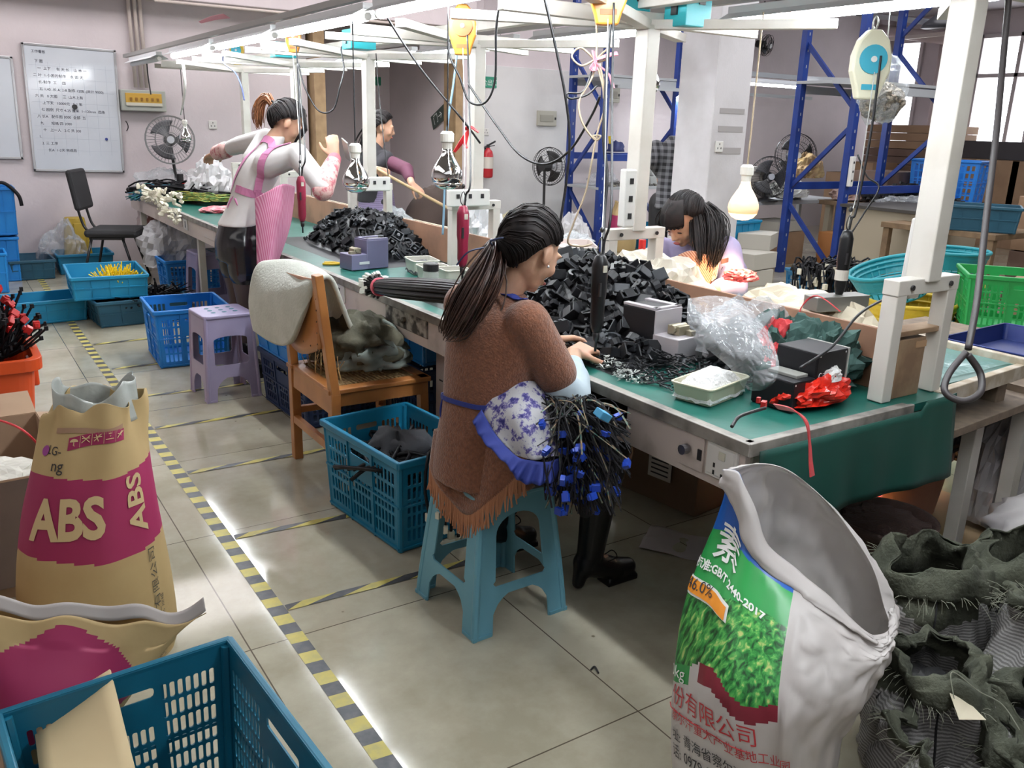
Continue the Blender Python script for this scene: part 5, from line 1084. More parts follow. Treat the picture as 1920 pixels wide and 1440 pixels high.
# big clear bag over black parts
t = thing('plastic_bag', 'large clear plastic bag of black parts slumped in front of the partition', 'bag', (2.13, 1.88, BZ))
r0 = [D(1290, 560, 2.75), D(1335, 555, 2.85), D(1400, 575, 2.75), D(1440, 620, 2.65)]; r1 = [D(1288, 600, 2.65), D(1340, 600, 2.62), D(1400, 620, 2.55), D(1455, 660, 2.5)]
r2 = [D(1310, 640, 2.6), D(1355, 655, 2.52), D(1405, 670, 2.45), D(1460, 685, 2.42)]; r3 = [D(1368, 690, 2.55), D(1385, 700, 2.5), D(1420, 712, 2.45), D(1455, 710, 2.42)]; r4 = [D(1380, 715, 2.55), D(1395, 728, 2.5), D(1425, 732, 2.46), D(1450, 722, 2.44)]
fb = lambda u, v: ev([ev(r, min(u, .999)) for r in (r0, r1, r2, r3, r4)], min(v, .999)) + V((-.5, -.7, .4))*(.03*nz((u*3.1, v*3.4, 4)) + .012*abs(nz((u*9, v*8, 7))))
MB().grid(fb, 46, 46).build('bag_film', bagm, t, loc=-V(t.location), solid=.0, smooth=False)
heap('contents', (.02, -.03, .06), (.13, .12, .1), bp_, .4, 2.6, 4, parent=t, n=30, sm=False)
heap('bag_back', (.04, .02, .1), (.15, .13, .12), bagm, .35, 2.0, 9, parent=t, n=36, sm=False)
redb = mat('red_bag_film', (.75, .03, .015), .2, alpha=.88, bump=.8, bsc=25, c2=(.6, .02, .01), sc=10); redn = mat('red_net', (.65, .05, .06), .5, alpha=.85, bump=.9, bsc=40)
c = P(1515, 758, z=BZ); t = thing('plastic_bag', 'bright red plastic bag torn open over white parts at the end of the bench', 'bag', (c.x, c.y, BZ+.002))
heap('bag_film', (0, 0, .035), (.125, .075, .055), redb, .3, 2.2, 5, parent=t, n=44, sm=False); heap('contents', (.05, -.01, .082), (.05, .04, .03), wfill, .3, 2.6, 6, parent=t, n=24, sm=False)
tailp = [(.0, -.06, .012), (-.0, -.1, .008), (-.005, -.14, .003)]
def strip(pts, ws, m, name, parent=None, loc=None, n=5):
    pts = spl(pts, n); b = MB(); vs = []; k = len(pts)
    for i, p in enumerate(pts):
        t_ = (pts[min(i+1, k-1)]-pts[max(i-1, 0)]).normalized(); s_ = t_.cross(V((0.3, -.6, .6))).normalized(); w = ev([V((a, 0, 0)) for a in ws], min(.999, i/(k-1))).x
        vs += [p - s_*w/2, p+s_*w/2]
    b.add(vs, [(2*i, 2*i+1, 2*i+3, 2*i+2) for i in range(k-1)]); return b.build(name, m, parent, solid=.003, loc=loc)
strip([D(1455, 762, 2.13), D(1490, 770, 2.06), D(1512, 792, 2.03), D(1518, 830, 2.03), D(1520, 865, 2.03), D(1523, 893, 2.03)], (.02, .018, .016, .012, .02, .03), mat('red_film_strip', (.6, .06, .07), .35, alpha=.9), 'torn_strip', t, loc=-V(t.location))
c = V((2.17, 1.88, 0)); bag('crumpled red net bag behind the black feeder', (c.x, c.y-.1, BZ+.002), (.08, .08, .12), redn, 15, .4, cat='bag')
heap_c = mat('green_cloth', (.03, .075, .065), .85, c2=(.02, .055, .048), sc=8)
c = V((2.24, 1.69, 0)); t = thing('cloth', 'rumpled dark green cloth heaped behind the black feeder by the nearest post', 'cloth', (c.x, c.y, BZ+.002)); heap('fold', (.02, -.02, .06), (.11, .12, .12), heap_c, .5, 2.1, 21, parent=t, n=50, sm=False); heap('fold', (-.04, .10, .04), (.10, .09, .13), heap_c, .5, 2.3, 25, parent=t, n=44, sm=False)
strip([P(1490, 640, x=2.3), P(1500, 590, x=2.33)+V((0, 0, .02)), P(1530, 572, x=2.33)+V((0, 0, .03)), P(1575, 590, x=2.33)+V((0, 0, .01))], (.006,)*4, redn, 'x')['label'] = 'thin red string looped over the partition above the red net'; o = bpy.data.objects['x']; o.name = 'red_string'; o['category'] = 'string'
# black cable with a red clip
tag(MB().tube(spl([D(1372, 800, 2.06), D(1385, 782, 2.09), D(1410, 772, 2.13), D(1435, 765, 2.15)]), .0045, 7).build('cable_stub', bk, smooth=True), 'short black cable with a red clip lying near the bench corner', 'cable'); bpy.data.objects['cable_stub'].data.materials.append(redb)
m = MB().box(D(1432, 758, 2.16), (.02, .012, .016), .5).box(D(1422, 750, 2.17), (.01, .008, .014), .3); o = m.build('clip', mat('red_plastic', (.5, .02, .02), .4), bpy.data.objects['cable_stub'])
# scissors / cutting pliers
c = P(640, 497, z=BZ); t = thing('cutting_pliers', 'small cutting pliers with yellow handles on the green mat', 'pliers', (c.x, c.y, BZ+.008), R_(-30))
yh = mat('yellow_handle', (.6, .38, .02), .4)
for s in (-1, 1): MB().tube(spl([(-.095, s*.022, 0), (-.05, s*.028, 0), (-.01, s*.008, 0)]), .007, 8).build('handle', yh, t, smooth=True)
MB().box((.005, 0, 0), (.03, .016, .008)).bar((.02, .003, 0), (.05, .001, 0), .007).bar((.02, -.003, 0), (.05, -.001, 0), .007).build('jaws', bm_, t)

# bundle of black cables with white plugs
c = V((1.78, 3.35, BZ)); t = thing('cable_bundle', 'thick bundle of black cables with white plugs tied with a pink band', 'cable bundle', c); rnd = random.Random(12)
cb = MB(); A = D(712, 538, 3.72); B_ = D(850, 548, 3.05); ends = []
for k in range(64):
    a = rnd.uniform(0, 2*PI); q = math.sqrt(rnd.random()); o1 = V((0, math.cos(a)*q*.0, 0)); R1 = .034; R2 = .06
    ax = (B_-A).normalized(); n1 = ax.cross(V((0, 0, 1))).normalized(); up = V((0, 0, 1)); o = lambda r, f=1: n1*(math.cos(a)*q*r) + up*(math.sin(a)*q*r*f)
    e = A - ax*rnd.uniform(.035, .075) + o(.055) ; p = [e, A + o(.032), A + ax*.12 + o(.045, .9) + V((0, 0, 0)), A.lerp(B_, .6) + o(.062, .7), B_ + o(.07, .6), B_ + ax*.25 + o(.07, .5)+V((0, 0, -.0))]
    p = [V((x.x, x.y, max(x.z, BZ+.008))) if i > 1 else x for i, x in enumerate(p)]; cb.tube(spl(p, 4), .0065, 6); ends.append((e, (e-p[1]).normalized()))
cb.build('cables', mat('black_cable_jacket', (.004, .004, .005), .4, spec=.1), t, loc=-c, smooth=True)
pw = mat('plug_white', (.62, .62, .58), .45); proto = None
for k, (e, d) in enumerate(ends[:46]):
    if proto is None: proto = MB().box((0, 0, 0), (.016, .013, .026)).box((0, 0, .016), (.012, .009, .008)).build('white_plug', pw, t, bevel=.0012); o = proto
    else: o = proto.copy(); COL.objects.link(o)
    o.location = e + d*.015 - c; o.rotation_mode = 'QUATERNION'; o.rotation_quaternion = d.to_track_quat('Z', 'Y')
ax = (B_-A).normalized(); MB().tube([A-ax*.01, A+ax*.014], .040, 20).build('pink_tie', mat('pink_band', (.55, .08, .12), .6), t, loc=-c, smooth=True)

# ---- wire harness in the seated woman's lap
c = D(1090, 850, 2.42); t = thing('wire_harness', 'tangled wire harness with blue plugs hanging from the seated woman\'s lap', 'wire harness', c); rnd = random.Random(31)
w1 = MB(); w2 = MB(); ends = []; wk = mat('thin_black_wire', (.006, .006, .008), .5, spec=.25); wc = mat('bare_tan_wire', (.3, .2, .12), .5, c2=(.05, .16, .14), sc=70)
for k in range(420):
    s0 = D(rnd.uniform(1015, 1110), rnd.uniform(738, 790), 2.5+rnd.uniform(-.05, .12)); u = rnd.gauss(1098, 52); v = rnd.uniform(770, 968); u = max(1005, min(1182, u + (rnd.uniform(0, 25) if v < 880 else 0)))
    if v > 900: u = 1095+(u-1095)*.8
    e = D(u, v, 2.33+rnd.uniform(0, .2)); m_ = s0.lerp(e, .5) + V((rnd.uniform(-.03, .03), rnd.uniform(-.04, .02), rnd.uniform(.0, .04)))
    (w1 if rnd.random() < .9 else w2).tube(spl([s0, m_, e], 4), rnd.uniform(.0016, .003), 4); ends.append((e, (e-m_).normalized()))
w1.build('black_wires', wk, t, loc=-c); w2.build('bare_wires', wc, t, loc=-c)
bpg = mat('plug_blue', (.006, .04, .33), .4); bpl = mat('plug_light_blue', (.08, .35, .6), .35); proto = None
for k, (e, d) in enumerate(ends[:62]):
    if proto is None: proto = MB().box((0, 0, 0), (.02, .014, .024)).box((0, 0, -.014), (.014, .01, .008)).build('blue_plug', bpg, t, bevel=.001); o = proto
    else: o = proto.copy(); COL.objects.link(o)
    o.location = e.lerp(D(1095, 800, 2.4), rnd.random()*.35) - c; o.rotation_euler = (rnd.uniform(0, 6), rnd.uniform(0, 6), rnd.uniform(0, 6))
MB().box(D(1130, 778, 2.33)-c, (.045, .03, .022), Euler((.3, .5, .2)).to_matrix()).build('light_blue_plug', bpl, t, bevel=.002)
heap('wire_core', D(1092, 850, 2.50)-c, (.085, .07, .14), wk, .3, 3, 6, parent=t, flat=False, n=24, sm=False)

# ---- far end of the bench
def wires(label, paths, n, r, m, spread, seed, cat='wires', kind=None, name='wire_bundle'):
    rnd = random.Random(seed); b = MB()
    for k in range(n):
        o = [V((rnd.gauss(0, 1)*s, rnd.gauss(0, 1)*s*.9, abs(rnd.gauss(0, 1))*s*.5)) for s in spread]
        b.tube(spl([V(p)+q for p, q in zip(paths, o)], 4), r, 4)
    return tag(b.build(name, m, smooth=True), label, cat, kind=kind)
z = BZ+.01
wires('black wires lying across the far end of the bench', [V((1.7, 9.25, z)), V((1.85, 9.0, z+.02)), V((1.98, 8.6, z+.03)), V((2.1, 8.1, z+.02))], 110, .008, wk, (.05, .1, .1, .1), 1)
wires('blue and green wires spilling over the edge at the far end of the bench', [V((2.0, 8.7, z+.04)), V((1.85, 8.8, z+.05)), V((1.7, 8.9, z+.02)), V((1.6, 8.95, z-.05))], 60, .004, mat('blue_green_wire', (.03, .2, .18), .5, c2=(.05, .15, .35), sc=30), (.05, .05, .05, .05), 2)
wires('green and yellow wires running from the white plugs toward the standing woman', [P(330, 370, z=z+.02), P(370, 376, z=z+.03), P(410, 378, z=z+.02), P(445, 375, z=z)], 60, .0045, mat('green_yellow_wire', (.1, .22, .06), .5, c2=(.4, .33, .06), sc=25), (.04, .06, .06, .05), 3)
t = thing('connector_cluster', 'cluster of small ivory plugs hanging over the bench edge at the far end', 'plugs', P(300, 385, z=BZ)); rnd = random.Random(3); proto = None; ivo = mat('ivory_plug', (.66, .62, .5), .5)
for k in range(96):
    f = rnd.random(); e = D(265+f*70+rnd.uniform(-10, 10), 352+f*32+rnd.uniform(-12, 28)*(.5+f), 7.35-f*.75+rnd.uniform(-.05, .05))
    if proto is None: proto = MB().box((0, 0, 0), (.026, .018, .04)).box((0, 0, .024), (.016, .01, .014)).build('ivory_plug', ivo, t, bevel=.002); o = proto
    else: o = proto.copy(); COL.objects.link(o)
    o.location = e - V(t.location); o.rotation_euler = (rnd.uniform(0, 6), rnd.uniform(0, 6), rnd.uniform(0, 6))
bag('clear bag hanging full under the small silver lamp at the far end', (2.14, 8.35, BZ), (.2, .2, .24), bagw, 31, .3, knot=(0, 0, .36))
bag('clear bag lying against the wall at the end of the bench', (1.95, 9.35, BZ), (.26, .08, .16), bagm, 33, .35)
bag('pink-red packet wrapped in clear film on the bench beside the standing woman', P(410, 398, z=BZ), (.14, .12, .035), mat('pink_packet', (.62, .12, .16), .3, c2=(.7, .45, .45), sc=14), 35, .25)
bag('crumpled coral net on the wires at the far end of the bench', P(372, 350, z=BZ+.03), (.12, .14, .04), redn, 36, .5)
bag('milky bag hanging below the bench edge behind the black chair', P(320, 455, x=1.75)+V((0, 0, -.22)), (.22, .35, .32), mat('milky_bag2', (.6, .6, .62), .3, alpha=.6, bump=.8, bsc=15), 37, .35)
bag('clear bag with a red packet hanging by the far leg of the bench', (1.85, 9.35, .35), (.18, .16, .24), mat('clear_bag_b', (.7, .6, .6), .2, alpha=.5, bump=.8, bsc=15), 39, .3, inner=mat('red_card', (.45, .02, .02), .5))
bag('clear crumpled bag on the floor beside the yellow tool case', (.98, 9.5, .0), (.2, .14, .3), bagm, 41, .35)
t = thing('heat_gun', 'red and black heat gun standing on the far end of the bench', 'heat gun', (2.02, 9.0, BZ+.002)); rp_ = mat('red_plastic', (.5, .02, .02), .4)
MB().tube([(0, 0, .0), (0, 0, .12)], .04, 12).bar((0, 0, .04), (.15, -.02, .03), .04, .05).build('casing', rp_, t, bevel=.003); MB().tube([(0, 0, .12), (0, 0, .2)], .034, 12).build('nozzle', bk, t)
t = thing('tool_case', 'yellow plastic case leaning against the wall behind the teal crate', 'case', (1.12, 9.58, 0)); ycm = mat('yellow_case', (.36, .24, .01), .5)
MB().box((0, 0, .3), (.26, .1, .42), Euler((R_(-8), 0, 0)).to_matrix(), tp=.7).build('shell', ycm, t, bevel=.02); MB().box((.03, -.06, .3), (.1, .02, .3), Euler((R_(-8), 0, 0)).to_matrix()).build('ribs', ycm, t, bevel=.006)

# ---- things along the partition
bag('white bag of small parts standing by the post with the red ribbon', P(900, 470, z=BZ), (.13, .12, .2), bagw, 51, .35, knot=(.02, 0, .28))
bag('pale bag slumped against the second ribbon-side post foot', P(950, 480, z=BZ+.02), (.12, .12, .12), bagw, 53, .4)
bag('clear bag with grey screws beside the far heap of parts', P(738, 428, z=BZ+.02), (.11, .1, .1), bagm, 55, .35, inner=dfill)
bag('small clear bag hung on the partition left of the silver lamp', P(704, 365, z=.9), (.07, .07, .1), bagm, 57, .3, knot=(0, 0, .16))
bag('crumpled cellophane on the bench behind the seated woman', P(1082, 470, z=BZ+.03), (.1, .1, .07), bagm, 59, .4)
bag('white paper bag crumpled on the bench behind the seated woman', P(1050, 500, z=BZ+.02), (.2, .16, .07), mat('white_paper', (.7, .69, .68), .7), 61, .35)
bag('pale cloth sack lying over the partition behind the red net', (2.56, 2.0, BZ), (.13, .34, .145), mat('warm_white_cloth', (.72, .66, .52), .8, c2=(.66, .6, .48), sc=6), 63, .25)
bag('white plastic heap under the lit lamp in front of the long-haired woman', (2.52, 2.72, BZ), (.12, .34, .16), mat('lamp_lit_plastic', (.75, .7, .6), .5), 65, .3)
bag('milky bag next to the second post\'s foot', (2.66, 3.05, BZ), (.07, .06, .12), bagw, 67, .35)
bag('coral red plastic sheet under the long-haired woman\'s elbow', D(1388, 512, 3.55)+V((0, 0, -.03)), (.06, .07, .03), mat('coral_plastic', (.6, .1, .1), .4), 69, .3)
c = D(1206, 434, 3.75); t = thing('spray_bottle', 'small green bottle with a red cap standing behind the second post', 'bottle', (c.x, c.y, BZ)); MB().lathe([(.03, 0), (.03, .2), (.012, .25)], n=14).build('bottle_body', mat('green_bottle', (.02, .3, .08), .3), t, smooth=True); MB().lathe([(.016, .25), (.016, .29)], n=12).build('cap', rp_, t)
t = thing('metal_channel', 'short metal channel box lying on the far side of the bench', 'metal box', D(1568, 566, 2.95)); MB().box((0, 0, 0), (.22, .07, .05), R_(-12)).build('channel', mat('steel_grey', (.3, .3, .28), .35, .6), t, bevel=.003)
# power strips on the partition and posts
def strip_sock(label, c, L, axis='y', tilt=0.0):
    t = thing('power_strip', label, 'power strip', c); d = (.04, L, .085) if axis == 'y' else (L, .04, .085)
    if axis == 'z': d = (.055, .04, L)
    MB().box((0, 0, 0), d).build('case', wht, t, bevel=.006); m = MB()
    for k in range(3): o = (-.3+.3*k)*L; m.box((-.021, o, .01) if axis == 'y' else ((o, -.021, .01) if axis == 'x' else (0, -.021, o)), (.003, .018, .022) if axis == 'y' else (.018, .003, .022))
    m.build('outlets', bk, t); t.rotation_euler.y = tilt; return t
strip_sock('white power strip mounted by the fourth post behind the silver lamp', P(700, 345, x=2.31), .22, 'x')
strip_sock('white power strip on top of the third post foot', P(878, 371, x=2.30), .24, 'x')
strip_sock('cream power strip tied upright along the nearest post', D(1716, 485, 2.62), .24, 'z', R_(3))
strip_sock('cream power strip tied upright along the second post', D(1176, 372, 3.35), .22, 'z')
t = thing('wooden_box', 'worn wooden box standing in the foot of the nearest post', 'wooden box', (2.37, 1.455, BZ)); wdm = mat('worn_brown_wood', (.2, .12, .07), .7, c2=(.3, .2, .12), sc=12); MB().box((0, 0, .09), (.13, .05, .18)).build('board', wdm, t, bevel=.003)
MB().box((.04, -.026, .16), (.05, .003, .02)).build('tape_mark', mat('tan_tape', (.4, .25, .14), .6), t); MB().box((.02, .0, .2), (.26, .06, .016)).build('shelf_board', wdm, t, bevel=.002)
t = thing('power_adapter', 'black power adapter wedged between the strip and the nearest post foot', 'adapter', D(1682, 543, 2.6)); MB().box((0, 0, 0), (.05, .04, .05)).build('case', bk, t, bevel=.004)

# ------------------------------------------------------------------ balancers, transformer boxes, screwdrivers and cables on the gantry
org = mat('orange_paint', (.75, .3, .04), .35); org2 = mat('orange_dark', (.45, .12, .03), .5); ylw = mat('yellow_paint', (.72, .5, .06), .4)
def balancer(label, top, s=1.0, cm=org, disc=org2, rz=R_(-33)):
    t = thing('tool_balancer', label, 'tool balancer', top, rz)
    o = [(0, 0)]; o = [(.018, 0), (.045, -.03), (.058, -.075), (.058, -.12), (.04, -.17), (.032, -.2), (-.032, -.2), (-.04, -.17), (-.058, -.12), (-.058, -.075), (-.045, -.03), (-.018, 0)]
    b = MB(); vs = [(x*s, y_*s, z*s) for y_ in (-.02, .02) for x, z in o]; n = len(o); b.add(vs, [tuple(range(n)), tuple(range(2*n-1, n-1, -1))] + [(i, n+i, n+(i+1) % n, (i+1) % n) for i in range(n)]); b.build('casing', cm, t, bevel=.006*s)
    MB().tube([(0, -.021*s, -.085*s), (0, -.026*s, -.085*s)], .042*s, 24).build('disc_label', disc, t); MB().tube([(0, -.026*s, -.085*s), (0, -.03*s, -.085*s)], .009*s, 12).build('hub', wht, t)
    MB().box((0, -.021*s, -.165*s), (.05*s, .002, .016*s)).build('lower_plate', disc, t); MB().tube(spl([(0, 0, 0), (.008, 0, .02), (0, 0, .04), (-.008, 0, .02)], 4, True), .003, 6).build('hook', scw, t)
    return t
balancer('orange tool balancer hanging by the post with the red ribbon', D(868, 8, 3.55), .98)
balancer('orange tool balancer hanging at the top centre above the heap of parts', D(1146, -92, 2.75), 1.1)
balancer('orange tool balancer hanging above the standing woman', D(549, 46, 4.9), .75)
balancer('cream and blue tool balancer hanging by the nearest post', D(1640, 56, 2.75), 1.05, mat('cream_paint', (.8, .78, .6), .35), mat('cyan_label', (.05, .4, .55), .4))
balancer('cream tool balancer with a blue disc near the whiteboard', D(443, 74, 6.9), .95, ylw, mat('cyan_label', (.05, .4, .55), .4))
cy_ = mat('turquoise_paint', (.03, .42, .48), .4)
def tbox(label, c, d=(.17, .12, .1), rz=0):
    t = thing('transformer_box', label, 'transformer', c, rz); MB().box((0, 0, 0), d).build('case', cy_, t, bevel=.003); MB().box((-d[0]/2-.004, .0, -.0), (.01, .03, .05)).build('plug_socket', bk, t); MB().box((d[0]/2*.2, -d[1]/2-.002, .02), (.03, .005, .015)).build('switch', bk, t); return t
tbox('turquoise transformer box on the bracket of the fourth post', D(673, 75, 4.75), (.15, .12, .1)); tbox('turquoise transformer box on the bracket of the fifth post', D(531, 94, 6.0), (.15, .12, .1))
tbox('turquoise transformer box on the bracket left of the second post', D(1175, 12, 3.35), (.14, .12, .13)); tbox('turquoise transformer box on the bracket right of the second post', D(1290, 18, 3.3), (.13, .12, .13))
burg = mat('burgundy_plastic', (.25, .015, .045), .35)
def driver(label, c, m, s=1.0, top=None, bands=True, cm=None):
    t = thing('electric_screwdriver', label, 'screwdriver', c); c = V(c)
    MB().lathe([(.012*s, 0), (.016*s, .012*s), (.0205*s, .03*s), (.021*s, .1*s), (.0235*s, .12*s), (.0235*s, .2*s), (.016*s, .225*s), (.008*s, .23*s)], n=18).build('grip', m, t, smooth=True)
    MB().lathe([(.004*s, -.06*s), (.004*s, -.03*s), (.009*s, -.025*s), (.011*s, .002*s)], n=10).build('bit', bm_, t, smooth=True)
    if bands: MB().box((.0, -.0235*s, .19*s), (.014*s, .003, .02*s)).build('rating_label', cream, t)
    MB().box((-.012*s, -.018*s, .13*s), (.007*s, .012*s, .04*s)).build('trigger', bk, t)
    T = V(top)-c if top is not None else V((0, 0, .8)); MB().tube(spl([(0, 0, .225*s), (0.0, 0, .27*s), T*.5+V((.01, 0, .0)), T], 5), .0017, 5).build('suspension_wire', scw, t)
    MB().tube(spl([(.006, 0, .22*s), (.012, 0, .27*s), (0.03, 0, T.z*.4), (T.x*.8+.03, T.y*.8, T.z*.75), T+V((.02, 0, .05))], 6), .0042, 6).build('power_cord', cordk, t, smooth=True); MB().tube(spl([(.0, 0, .23*s), (-.012, 0, .25*s), (0, 0, .28*s), (.012, 0, .25*s)], 4, True), .002, 5).ell((0, 0, .3*s), (.007, .007, .009), 8).build('hang_loop', bk, t)
    return t
driver('burgundy electric screwdriver hanging above the grey-violet feeder', D(567, 415, 4.5), burg, 1.0, D(549, 100, 4.9))
driver('burgundy electric screwdriver hanging between the cable bundle and the white bags', D(867, 500, 3.3), burg, 1.0, D(868, 90, 3.5))
driver('black electric screwdriver hanging over the near heap of parts', D(1118, 622, 2.7), mat('driver_black', (.008, .008, .009), .4, spec=.3), 1.05, D(1140, 36, 2.75))
t = driver('black electric screwdriver with a white label hanging over the far side of the bench', D(1573, 552, 2.95), mat('driver_black', (.008, .008, .009), .4, spec=.3), .95, D(1640, 135, 2.75), bands=False)
MB().lathe([(.0222, .05), (.0222, .085)], n=18, cap=False).build('white_band', mat('label_white', (.6, .56, .5), .7), t)
def cable(label, pts, r=.0045, m=None, cat='cable'):
    return tag(MB().tube(spl(pts, 8), r, 7).build('hanging_cable', m or cordk, smooth=True), label, cat)
cable('black cable sagging from the top rail across the middle to the pillar side', [D(727, 35, 3.5), D(790, 130, 3.5), D(870, 228, 3.5), D(900, 268, 3.6)])
cable('black cable drooping from the post with the ribbon in a deep loop', [D(842, 80, 3.4), D(845, 110, 3.4), D(862, 145, 3.4), D(880, 190, 3.4), D(910, 192, 3.35), D(928, 150, 3.3), D(930, 60, 3.2), D(936, 10, 3.1)])
cable('black cable sagging from the ribbon post to the coiled cords', [D(878, 157, 3.5), D(900, 190, 3.45), D(935, 240, 3.35), D(975, 290, 3.2), D(1022, 308, 3.1), D(1070, 280, 3.0), D(1110, 215, 2.9), D(1125, 180, 2.85)])
cable('long black cable hanging from the top edge down to the seated woman', [D(1015, -30, 2.7), D(1040, 80, 2.75), D(1060, 180, 2.8), D(1068, 260, 2.85), D(1062, 340, 2.9), D(1048, 430, 2.95)])
cable('black cable with a small kink hanging beside the pink ribbon', [D(1150, 0, 2.8), D(1140, 100, 2.8), D(1132, 250, 2.8), D(1138, 330, 2.8), D(1133, 400, 2.8), D(1130, 500, 2.72)], .006)
cable('black cable looped behind the coiled beige cords', [D(1140, 100, 2.85), D(1115, 120, 2.85), D(1095, 170, 2.85), D(1065, 175, 2.85), D(1070, 185, 2.85), D(1100, 178, 2.85), D(1120, 160, 2.85)], .0035)
cable('black cable loop between the two turquoise boxes', [D(560, 120, 4.9), D(572, 165, 4.9), D(598, 208, 4.9), D(625, 205, 4.85), D(637, 165, 4.8), D(645, 130, 4.8), D(640, 90, 4.8), D(655, 86, 4.8)])
cable('long black cord hanging down past the standing woman\'s head', [D(558, 120, 4.6), D(561, 200, 4.6), D(563, 300, 4.55), D(560, 390, 4.5)], .005)
cable('thin black cable hanging behind the fourth post', [D(705, 100, 5.2), D(710, 170, 5.2), D(718, 250, 5.1), D(728, 330, 5.1)], .003)
cable('thick black cable hanging from the top right down to a large loop', [D(1893, -20, 2.3), D(1880, 120, 2.3), D(1868, 250, 2.25), D(1850, 400, 2.2), D(1832, 560, 2.12), D(1815, 655, 2.08)], .0085, mat('fat_cord', (.03, .025, .026), .5))
cable('large loop at the end of the thick black cable by the nearest post', [D(1812, 660, 2.07), D(1780, 700, 2.07), D(1772, 735, 2.05), D(1805, 752, 2.04), D(1838, 735, 2.05), D(1838, 700, 2.07), D(1815, 665, 2.07)], .0085, MATS['fat_cord'])
cable('black cord running from the near adapter over the green cloth', [D(1685, 550, 2.58), D(1640, 570, 2.5), D(1605, 595, 2.45), D(1560, 650, 2.4), D(1500, 690, 2.35)], .004)
cable('grey cord hanging from the lower box of the back rack', [D(1608, 290, 2.9), D(1625, 330, 2.9), D(1648, 352, 2.9), D(1620, 400, 2.9), D(1595, 440, 2.9), D(1582, 470, 2.9)], .003)
cable('pale blue air hose running down beside the ribbon post', [D(858, 90, 3.7), D(850, 160, 3.7), D(838, 250, 3.7), D(832, 400, 3.7), D(830, 440, 3.7)], .005, mat('blue_hose', (.15, .28, .38), .4))
cable('black cord in a teardrop loop hanging beside the fuse box', [P(207, 100, x=1.7), P(220, 150, x=1.7), P(228, 210, x=1.7), P(240, 235, x=1.7), P(236, 246, x=1.7), P(226, 243, x=1.7), P(229, 215, x=1.7)], .005)
for k, (u, v0, v1) in enumerate(((275, 115, 177), (342, 120, 215), (345, 120, 205))): cable('short %s hanging from the far rail near the fuse box' % ('black wire', 'pale cord with a white plug', 'tangled pale wire')[k], [P(u, v0, x=1.72), P(u+3, (v0+v1)/2, x=1.72), P(u+(8 if k == 0 else -3), v1, x=1.72)], .006, cordk if k == 0 else mat('pale_cord', (.6, .58, .55), .5))
cable('blue cord hanging from the far balancer past a frayed black brush of wires', [P(425, 85, x=1.8), P(418, 115, x=1.8), P(440, 135, x=1.8), P(452, 160, x=1.8), P(458, 188, x=1.8)], .005, mat('blue_cord', (.03, .05, .16), .5))
# beige coiled cords tied with a pink ribbon
bc = cordw; t = thing('coiled_cord', 'beige cords coiled and tied with a pink ribbon, hanging left of the second post', 'cord', D(1118, 115, 2.85)); o0 = V(t.location)
def rel(pts): return [p-o0 for p in pts]
MB().tube(spl(rel([D(1118, 115, 2.85), D(1090, 90, 2.85), D(1072, 105, 2.85), D(1090, 123, 2.85), D(1118, 110, 2.85), D(1140, 92, 2.87), D(1138, 110, 2.86), D(1115, 118, 2.85)])), .0035, 6).tube(spl(rel([D(1118, 20, 2.85), D(1118, 110, 2.85), D(1108, 150, 2.85), D(1086, 190, 2.85), D(1092, 230, 2.85), D(1115, 262, 2.85), D(1126, 255, 2.85), D(1112, 255, 2.85), D(1118, 262, 2.85)])), .0035, 6).tube(spl(rel([D(1125, 120, 2.84), D(1135, 190, 2.84), D(1120, 250, 2.85), D(1110, 300, 2.85), D(1098, 360, 2.88), D(1075, 420, 2.9), D(1065, 455, 2.92), D(1090, 462, 2.95), D(1110, 458, 2.96)])), .0035, 6).tube(spl(rel([D(1118, 118, 2.85), D(1130, 160, 2.84), D(1132, 185, 2.84)])), .0035, 6).build('cord', bc, t, smooth=True)
pk = mat('pink_ribbon', (.7, .25, .32), .5)
for pts in ([D(1118, 118, 2.84), D(1112, 95, 2.84), D(1120, 130, 2.84)], [D(1118, 112, 2.84), D(1140, 104, 2.84), D(1158, 100, 2.84)], [D(1120, 120, 2.84), D(1142, 140, 2.84), D(1150, 165, 2.84)], [D(1120, 110, 2.84), D(1108, 130, 2.84), D(1120, 126, 2.84)]): strip(rel(pts), (.008, .016, .02), pk, 'ribbon', t)
rd = mat('red_ribbon', (.75, .03, .04), .5); t = thing('red_ribbon', 'red ribbon tied round the third post', 'ribbon', D(880, 245, 3.6)); o0 = V(t.location)
for pts in ([D(872, 243, 3.6), D(882, 238, 3.58), D(897, 248, 3.6)], [D(880, 244, 3.6), D(868, 262, 3.6), D(852, 285, 3.62)], [D(878, 246, 3.6), D(872, 268, 3.6), D(876, 278, 3.6)]): strip(rel(pts), (.012, .02, .012), rd, 'ribbon_loop', t)
pk2 = strip([P(375, 42, x=1.72), P(400, 34, x=1.72), P(425, 30, x=1.72)], (.02, .04, .05), pk, 'pink_ribbon'); tag(pk2, 'pink ribbon tied on the far front tube fixture', 'ribbon')
# hanging bag of screws
t = thing('plastic_bag', 'clear bag of screws hanging under the cream and blue balancer', 'bag', D(1650, 208, 3.05)); t.rotation_euler.z = R_(-30)
heap('bag_film', (0, 0, .07), (.085, .05, .11), bagm, .25, 1.8, 71, parent=t, flat=False, n=36, sm=False); heap('screws', (0, 0, .03), (.078, .045, .06), mat('mixed_screws', (.35, .3, .24), .35, .6, c2=(.1, .09, .08), sc=90, bump=1, bsc=150), .2, 2.5, 73, parent=t, flat=False, n=30, sm=False)
MB().tube(spl([(0, 0, .16), (-.01, 0, .24), (-.015, 0, .34)]), .002, 5).build('string', scw, t)
